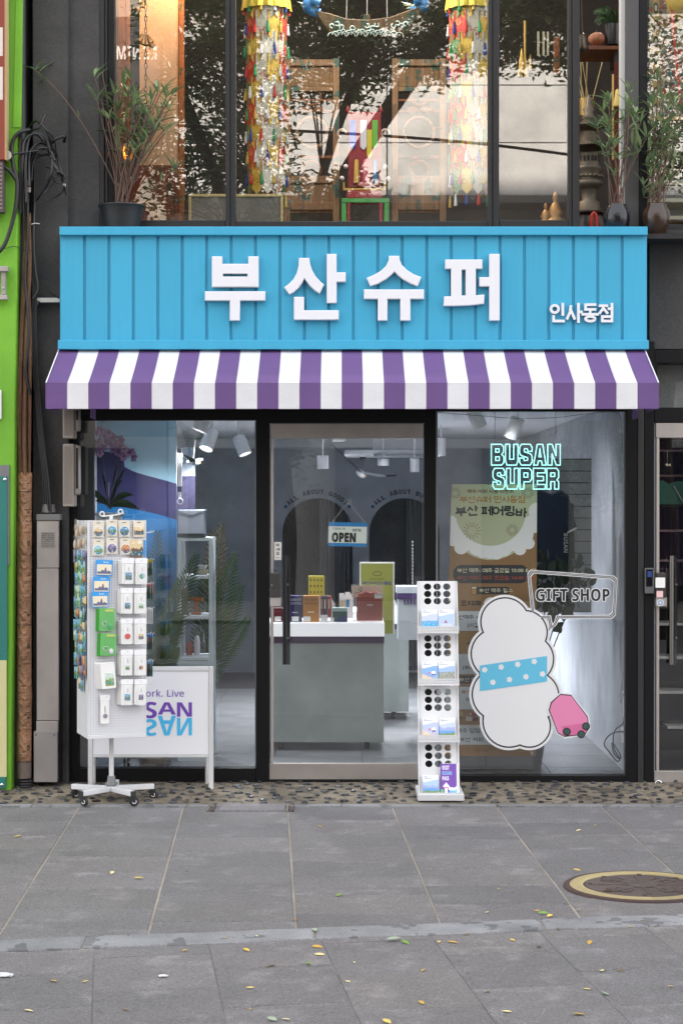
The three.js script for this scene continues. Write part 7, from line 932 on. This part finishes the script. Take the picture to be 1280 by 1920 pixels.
    const bt = thing('gilt_bells', 'gilt tasselled bells hanging behind the narrow upstairs pane', 'ornament', P(985, 150, -0.5)); for (const [x, y, s] of [[977, 138, 1.6], [985, 144, 1.2], [993, 132, 1], [974, 145, 1.2]]) { const p = P(x, y, -0.5); part(bt, 'tassel', lathe([[0.001, 0.1], [0.006, 0.08], [0.014, 0], [0.001, -0.002]], 10).scale(s, s, s).translate(p.x, p.y, p.z), gold); } part(bt, 'rod', rod(P(983, 40, -0.5), P(983, 130, -0.5), 0.008), gold); for (const x of [1006, 1016, 1024]) part(bt, 'ribbon', pbox(x, 60, x + 4, 105, -0.52, 0.004), M([0.5, 0.45, 0.3], 0.7)); part(bt, 'carved_strip', pbox(1037, 70, 1048, 140, -0.6, 0.02, 0.004), M([0.4, 0.16, 0.06], 0.6, 0, { map: wood }));
    const sn = thing('seated_statuettes', 'two small bronze statuettes low behind the narrow upstairs pane', 'statuette', P(1032, 415, -0.4)); for (const [x, s] of [[1022, 0.8], [1040, 1.2]]) { const p = P(x, 412, -0.4); part(sn, 'statuette', lathe([[0.05, 0], [0.055, 0.02], [0.03, 0.04], [0.045, 0.06], [0.02, 0.11], [0.01, 0.12], [0.018, 0.14], [0.012, 0.16], [0.001, 0.175]], 18).scale(s, s, s).translate(p.x, p.y - 0.03, p.z), M([0.35, 0.2, 0.08], 0.4, 0.7)); } }
  { // open bay: pagoda lantern, shelf, cloth
    const z = -0.35, t = thing('pagoda_lantern', 'carved bronze pagoda lantern standing in the open upstairs bay', 'lantern', P(1104, 398, z)), br = M([0.2, 0.165, 0.12], 0.5, 0.45, { map: mottleStrong }), c = P(1103, 398, z), y = (py) => P(0, py, z).y - c.y, L = (n, pts, seg = 24) => part(t, n, lathe(pts, seg).translate(c.x, c.y, z), br);
    L('foot', [[0.075, 0], [0.07, y(380)], [0.045, y(376)], [0.05, y(362)], [0.06, y(356)]]); L('bowl', [[0.05, y(356)], [0.085, y(350)], [0.09, y(342)], [0.07, y(338)], [0.075, y(322)], [0.09, y(318)], [0.08, y(314)]], 12); L('chamber', [[0.075, y(314)], [0.07, y(290)], [0.08, y(288)]], 8); L('roof', [[0.14, y(277)], [0.115, y(279)], [0.07, y(268)], [0.045, y(262)], [0.001, y(261)]], 8); L('chamber', [[0.06, y(272)], [0.058, y(250)], [0.068, y(248)]], 8); L('roof', [[0.12, y(238)], [0.1, y(241)], [0.06, y(232)], [0.04, y(226)], [0.001, y(224)]], 8); L('finial', [[0.03, y(228)], [0.05, y(222)], [0.028, y(214)], [0.04, y(206)], [0.018, y(196)], [0.022, y(190)], [0.001, y(178)]], 14);
    for (let i = 0; i < 6; i++) { const a = -0.9 + i * 0.36, p = V(c.x + Math.sin(a) * 0.071, c.y + y(300), z + Math.cos(a) * 0.071); part(t, 'window', cbox(0.016, 0.035, 0.004, 0.001).rotateY(a).translate(p.x, p.y, p.z), M([0.02, 0.018, 0.015], 0.8)); }
    for (let i = 0; i < 9; i++) { const a = -1.2 + i * 0.3, p = V(c.x + Math.sin(a) * 0.088, c.y + y(333), z + Math.cos(a) * 0.088); part(t, 'boss', new THREE.SphereGeometry(0.012, 8, 6).translate(p.x, p.y, p.z), br); }
    const pd = thing('lacquer_pedestal', 'dark lacquer pedestal under the pagoda lantern', 'pedestal', P(1108, 440, z)); part(pd, 'top', lathe([[0.001, 0.022], [0.13, 0.02], [0.14, 0.008], [0.12, 0]], 24).translate(c.x, c.y - 0.025, z), M([0.03, 0.015, 0.012], 0.3)); part(pd, 'drum', lathe([[0.11, 0], [0.13, -0.06], [0.13, -0.3]], 24).translate(c.x, c.y - 0.026, z), M([0.025, 0.015, 0.012], 0.35));
    const red = thing('red_basket', 'curved red basket handle beside the pedestal upstairs', 'basket', P(1112, 420, -0.1)); part(red, 'bow', tube([P(1107, 430, -0.1), P(1109, 405, -0.1), P(1113, 399, -0.1), P(1117, 408, -0.1), P(1118, 430, -0.1)], 0.012, 18, 8), M([0.45, 0.03, 0.02], 0.4));
    const js = thing('incense_jar', 'brass jar of long incense sticks behind the pagoda lantern', 'jar', P(1098, 230, -0.7)), jp = P(1098, 222, -0.7); part(js, 'jar', lathe([[0.05, 0], [0.055, 0.12], [0.05, 0.125]], 18).translate(jp.x, jp.y, jp.z), M([0.4, 0.28, 0.1], 0.4, 0.7)); for (let i = 0; i < 8; i++) part(js, 'stick', rod(V(jp.x + rr(-0.03, 0.03), jp.y + 0.05, jp.z), V(jp.x + rr(-0.1, 0.12), jp.y + 0.4, jp.z + rr(-0.05, 0.05)), 0.0035), M([0.45, 0.36, 0.18], 0.6, 0.2)); part(js, 'stand', box(jp.x - 0.12, UF, jp.z - 0.1, jp.x + 0.12, jp.y - 0.001, jp.z + 0.1), dark);
    const sh = thing('wall_shelf', 'brown wooden wall shelf high in the open bay', 'shelf', P(1135, 95, -0.5)); part(sh, 'board', pbox(1090, 86.5, 1162, 93.5, -0.25, 0.35, 0.003), M([0.3, 0.13, 0.06], 0.6, 0, { map: wood })); part(sh, 'bracket', pbox(1150, 94, 1158, 120, -0.3, 0.2), dark);
    const pot = thing('fern_pot', 'dark glazed pot with a green fern on the wall shelf', 'plant', P(1146, 86, -0.35)), fp = P(1148, 86, -0.38); part(pot, 'pot', lathe([[0.05, 0], [0.06, 0.05], [0.062, 0.13], [0.055, 0.13]], 18).translate(fp.x, fp.y, fp.z), M([0.02, 0.02, 0.022], 0.25)); for (let i = 0; i < 12; i++) frond(pot, V(fp.x, fp.y + 0.12, fp.z), V(fp.x + Math.cos(i * 0.55) * 0.11, fp.y + 0.13 + Math.abs(Math.sin(i * 1.3)) * 0.09, fp.z + Math.sin(i * 0.55) * 0.09), 0.06, 0.025, frondM[0]);
    const gd = thing('clay_gourd', 'ribbed terracotta gourd beside the fern pot', 'ornament', P(1117, 86, -0.35)), gp2 = P(1118, 86, -0.38); const gg = new THREE.SphereGeometry(0.055, 24, 12), q = gg.attributes.position; for (let i = 0; i < q.count; i++) { const a = Math.atan2(q.getZ(i), q.getX(i)), s = 1 + 0.05 * Math.cos(a * 8); q.setXYZ(i, q.getX(i) * s, q.getY(i) * 0.75, q.getZ(i) * s); } gg.computeVertexNormals(); part(gd, 'gourd', gg.translate(gp2.x, gp2.y + 0.041, gp2.z), M([0.3, 0.12, 0.06], 0.7)); part(gd, 'stem', new THREE.CylinderGeometry(0.006, 0.008, 0.02, 8).translate(gp2.x, gp2.y + 0.09, gp2.z), dark);
    const cl = thing('embroidered_banner', 'red and gold embroidered banner with a yellow tassel in the open bay', 'banner', P(1156, 420, -0.12)); part(cl, 'strip', pbox(1150, 118, 1160, 440, -0.14, 0.006, 0.002), M([0.4, 0.07, 0.03], 0.7, 0, { map: broc[5].map })); part(cl, 'edge', pbox(1146, 140, 1149.5, 300, -0.14, 0.005), M([0.6, 0.42, 0.12], 0.6)); const tp = P(1156, 182, -0.1); part(cl, 'tassel', lathe([[0.001, 0.05], [0.012, 0.04], [0.014, 0.02], [0.028, -0.06], [0.001, -0.062]], 12).translate(tp.x, tp.y, tp.z), M([0.65, 0.5, 0.15], 0.8));
    const bb = thing('hanging_bronze', 'dark bronze bell hanging at the edge of the open bay', 'ornament', P(1091, 80, -0.2)); part(bb, 'bell', lathe([[0.001, 0.1], [0.02, 0.09], [0.035, 0.05], [0.03, 0.03], [0.04, 0], [0.025, -0.02], [0.001, -0.03]], 16).translate(P(1091, 92, -0.2).x, P(0, 92, -0.2).y, -0.2), M([0.08, 0.06, 0.045], 0.3, 0.7)); part(bb, 'cord', rod(P(1091, 66, -0.2), P(1086, -100, -0.2), 0.003), dark); }
  { // right-hand window: painted hanging and ribbon
    const thT = ctex(256, 512, (x) => { const R = rngOf(71); x.fillStyle = '#8a7a66'; x.fillRect(0, 0, 256, 512); for (let i = 0; i < 900; i++) { x.fillStyle = ['#a8442e', '#3f6f6a', '#c9b48a', '#5a4a3a', '#e0d8c4', '#7f9a84', '#394a5a'][Math.floor(R() * 7)]; x.beginPath(); x.ellipse(R() * 256, R() * 512, 2 + R() * 9, 2 + R() * 7, R() * 3, 0, 7); x.fill(); } x.fillStyle = '#b79a5a'; x.fillRect(14, 0, 26, 512); for (let i = 0; i < 9; i++) { x.fillStyle = '#2e3a42'; x.beginPath(); x.ellipse(27, 24 + i * 58, 11, 19, 0, 0, 7); x.fill(); x.fillStyle = '#cfc4a8'; x.beginPath(); x.ellipse(27, 24 + i * 58, 6, 11, 0, 0, 7); x.fill(); } });
    const t = thing('painted_scroll', 'busy painted scroll hanging behind the last upstairs pane', 'painting', P(1260, 230, -0.5)); part(t, 'painting', flatUV(pbox(1216, -60, 1330, 218, -0.5, 0.006)), M([0.85, 0.85, 0.85], 0.7, 0, { map: thT })); part(t, 'hem', pbox(1216, 218.4, 1330, 226, -0.495, 0.02, 0.003), M([0.5, 0.36, 0.15], 0.6));
    const r = thing('red_ribbon', 'long red ribbon dangling behind the last upstairs pane', 'ribbon', P(1265, 200, -0.3)); part(r, 'ribbon', pshape([[1250, -60], [1259, -60], [1263, 60], [1270, 130], [1275, 200], [1273, 202], [1267, 140], [1258, 60]], -0.3, 0.004), M([0.5, 0.04, 0.02], 0.6)); const yl = thing('yellow_lantern', 'yellow silk lantern at the upper corner behind the last pane', 'lantern', P(1275, 40, -0.35)); const q = P(1285, 8, -0.35); part(yl, 'silk', lathe([[0.06, 0.1], [0.13, 0.03], [0.12, -0.05], [0.05, -0.09]], 20).translate(q.x, q.y, q.z), M([0.6, 0.42, 0.05], 0.7)); part(yl, 'cord', rod(V(q.x, q.y + 0.1, q.z), V(q.x, UC, q.z), 0.002), dark);
    const sc = thing('display_case', 'low pale display case behind the last upstairs pane', 'cabinet', P(1290, 440, -0.3)); for (const y of [340, 372, 405]) part(sc, 'shelf', pbox(1216, y, 1340, y + 7, -0.25, 0.3, 0.002), M([0.45, 0.42, 0.3], 0.6)); part(sc, 'back', pbox(1216, 338, 1340, 440, -0.57, 0.01), M([0.3, 0.32, 0.3], 0.6)); }
}
// ---------------------------------------------------------------- pots on the ledge outside
{
  const blade = (() => { const pos = [], pr = [[0.0, 0], [0.07, 0.25], [0.085, 0.5], [0.055, 0.78], [0, 1]], bend = (u) => [0, u, -0.22 * u * u]; for (let i = 0; i < 4; i++) for (const s of [-1, 1]) { const a = bend(pr[i][1]), b = bend(pr[i + 1][1]), c = [s * pr[i][0], a[1], a[2] + pr[i][0] * 0.5], d = [s * pr[i + 1][0], b[1], b[2] + pr[i + 1][0] * 0.5]; pos.push(...a, ...c, ...d, ...a, ...d, ...b); } const g = new THREE.BufferGeometry(); g.setAttribute('position', new THREE.Float32BufferAttribute(pos, 3)); g.computeVertexNormals(); return g; })();
  const lms = [[0.16, 0.24, 0.1], [0.19, 0.28, 0.11], [0.12, 0.19, 0.085], [0.25, 0.33, 0.15]].map((c) => M(c, 0.55, 0, { physical: true, transmission: 0.25, thickness: 0, side: THREE.DoubleSide })), stemM = [M([0.1, 0.06, 0.045], 0.8), M([0.13, 0.08, 0.06], 0.8)];
  const LY = 3.396;
  function reeds(px, z, label, potPts, potM, stems, seed, leafBias = 0.5) {
    const b = P(px, 0, z), t = thing('potted_shrub', label, 'plant', V(b.x, LY, z), 'potted shrubs on the ledge'), R = rngOf(seed);
    const pot = put(t, 'pot', lathe(potPts, 32), potM); put(pot, 'soil', new THREE.CircleGeometry(potPts[potPts.length - 1][0] * 1.0, 24).rotateX(-Math.PI / 2), M([0.03, 0.022, 0.016], 0.95), 0, potPts[potPts.length - 1][1] - 0.012, 0);
    const y0 = potPts[potPts.length - 1][1] - 0.02;
    for (const [tx, ty, n, mx, my] of stems) {
      const tip = P(tx, ty, z + (R() - 0.5) * 0.16).sub(t.position), root = V((R() - 0.5) * 0.09, y0, (R() - 0.5) * 0.07), mid = mx !== undefined ? P(mx, my, z + 0.02).sub(t.position) : root.clone().lerp(tip, 0.5).add(V((R() - 0.5) * 0.05 - (tip.x - root.x) * 0.12, 0.02, (R() - 0.5) * 0.04));
      const cv = new THREE.QuadraticBezierCurve3(root, mid, tip); put(t, 'stem', new THREE.TubeGeometry(cv, 14, 0.0034, 5, false), stemM[R() < 0.5 ? 0 : 1]);
      for (let k = 0; k < n * 1.25; k++) { const u = k < 5 ? 1 : 1 - R() * leafBias, p = cv.getPoint(u), a = R() * 6.28, o = new THREE.Mesh(blade, lms[Math.floor(R() * 4)]); shade(o); o.name = 'leaf'; o.position.copy(p); o.rotation.order = 'YXZ'; o.rotation.set(-(0.35 + R() * 0.9), a, 0); o.scale.setScalar(0.08 + R() * 0.06); t.add(o); }
    }
  }
  const S = (list) => list, R = rngOf(123), left = [[66, 132, 7, 150, 190], [178, 145, 6], [192, 135, 0], [183, 190, 4], [215, 180, 6], [222, 210, 5], [232, 165, 7], [240, 185, 7], [247, 150, 8], [250, 200, 6], [258, 185, 6], [268, 195, 7], [276, 215, 6], [285, 190, 7], [296, 175, 8], [305, 170, 8], [312, 185, 8], [322, 180, 8], [318, 205, 7], [290, 245, 7], [262, 250, 6], [240, 255, 5], [225, 265, 5], [212, 250, 5], [326, 320, 7, 300, 345], [280, 235, 6], [205, 225, 4], [270, 270, 5], [300, 230, 6], [232, 290, 4], [252, 290, 4], [310, 250, 5], ...Array.from({ length: 18 }, () => [195 + R() * 120, 190 + R() * 110, R() < 0.4 ? 2 : 0])];
  reeds(229, 0.13, 'leggy shrub in a matt black pot on the ledge by the pillar', [[0.1, 0], [0.125, 0.12], [0.135, 0.175], [0.145, 0.18], [0.145, 0.19], [0.135, 0.19]], M([0.012, 0.012, 0.013], 0.5), left, 5, 0.55);
  const glaze = M([0.01, 0.01, 0.013], 0.16), brown = M([0.035, 0.018, 0.012], 0.2);
  reeds(1155, 0.14, 'young shrub in a glossy black jar on the ledge', [[0.05, 0], [0.075, 0.06], [0.083, 0.11], [0.08, 0.15], [0.06, 0.185], [0.064, 0.193], [0.058, 0.193]], glaze, [[1142, 190, 10], [1118, 240, 9], [1130, 210, 6], [1140, 235, 8], [1148, 270, 7], [1180, 175, 7], [1178, 200, 5], [1192, 215, 8], [1168, 225, 5], [1200, 230, 7], [1210, 260, 6], [1160, 300, 4], [1152, 330, 4], [1190, 280, 6], [1135, 280, 6]], 6, 0.35);
  reeds(1229, 0.14, 'bushy shrub in a brown glazed jar at the end of the ledge', [[0.05, 0], [0.075, 0.06], [0.084, 0.11], [0.08, 0.15], [0.06, 0.187], [0.065, 0.195], [0.058, 0.195]], brown, [[1232, 152, 2], [1240, 190, 9], [1250, 205, 10], [1262, 195, 10], [1275, 210, 10], [1222, 240, 8], [1240, 240, 9], [1258, 245, 9], [1270, 260, 9], [1215, 280, 7], [1210, 310, 7], [1245, 290, 8], [1265, 300, 6], [1280, 310, 4], [1205, 350, 6], [1230, 320, 6], [1250, 340, 6], [1205, 370, 6], [1222, 200, 7], [1232, 260, 8]], 7, 0.5);
}
renderer.render(scene, camera);
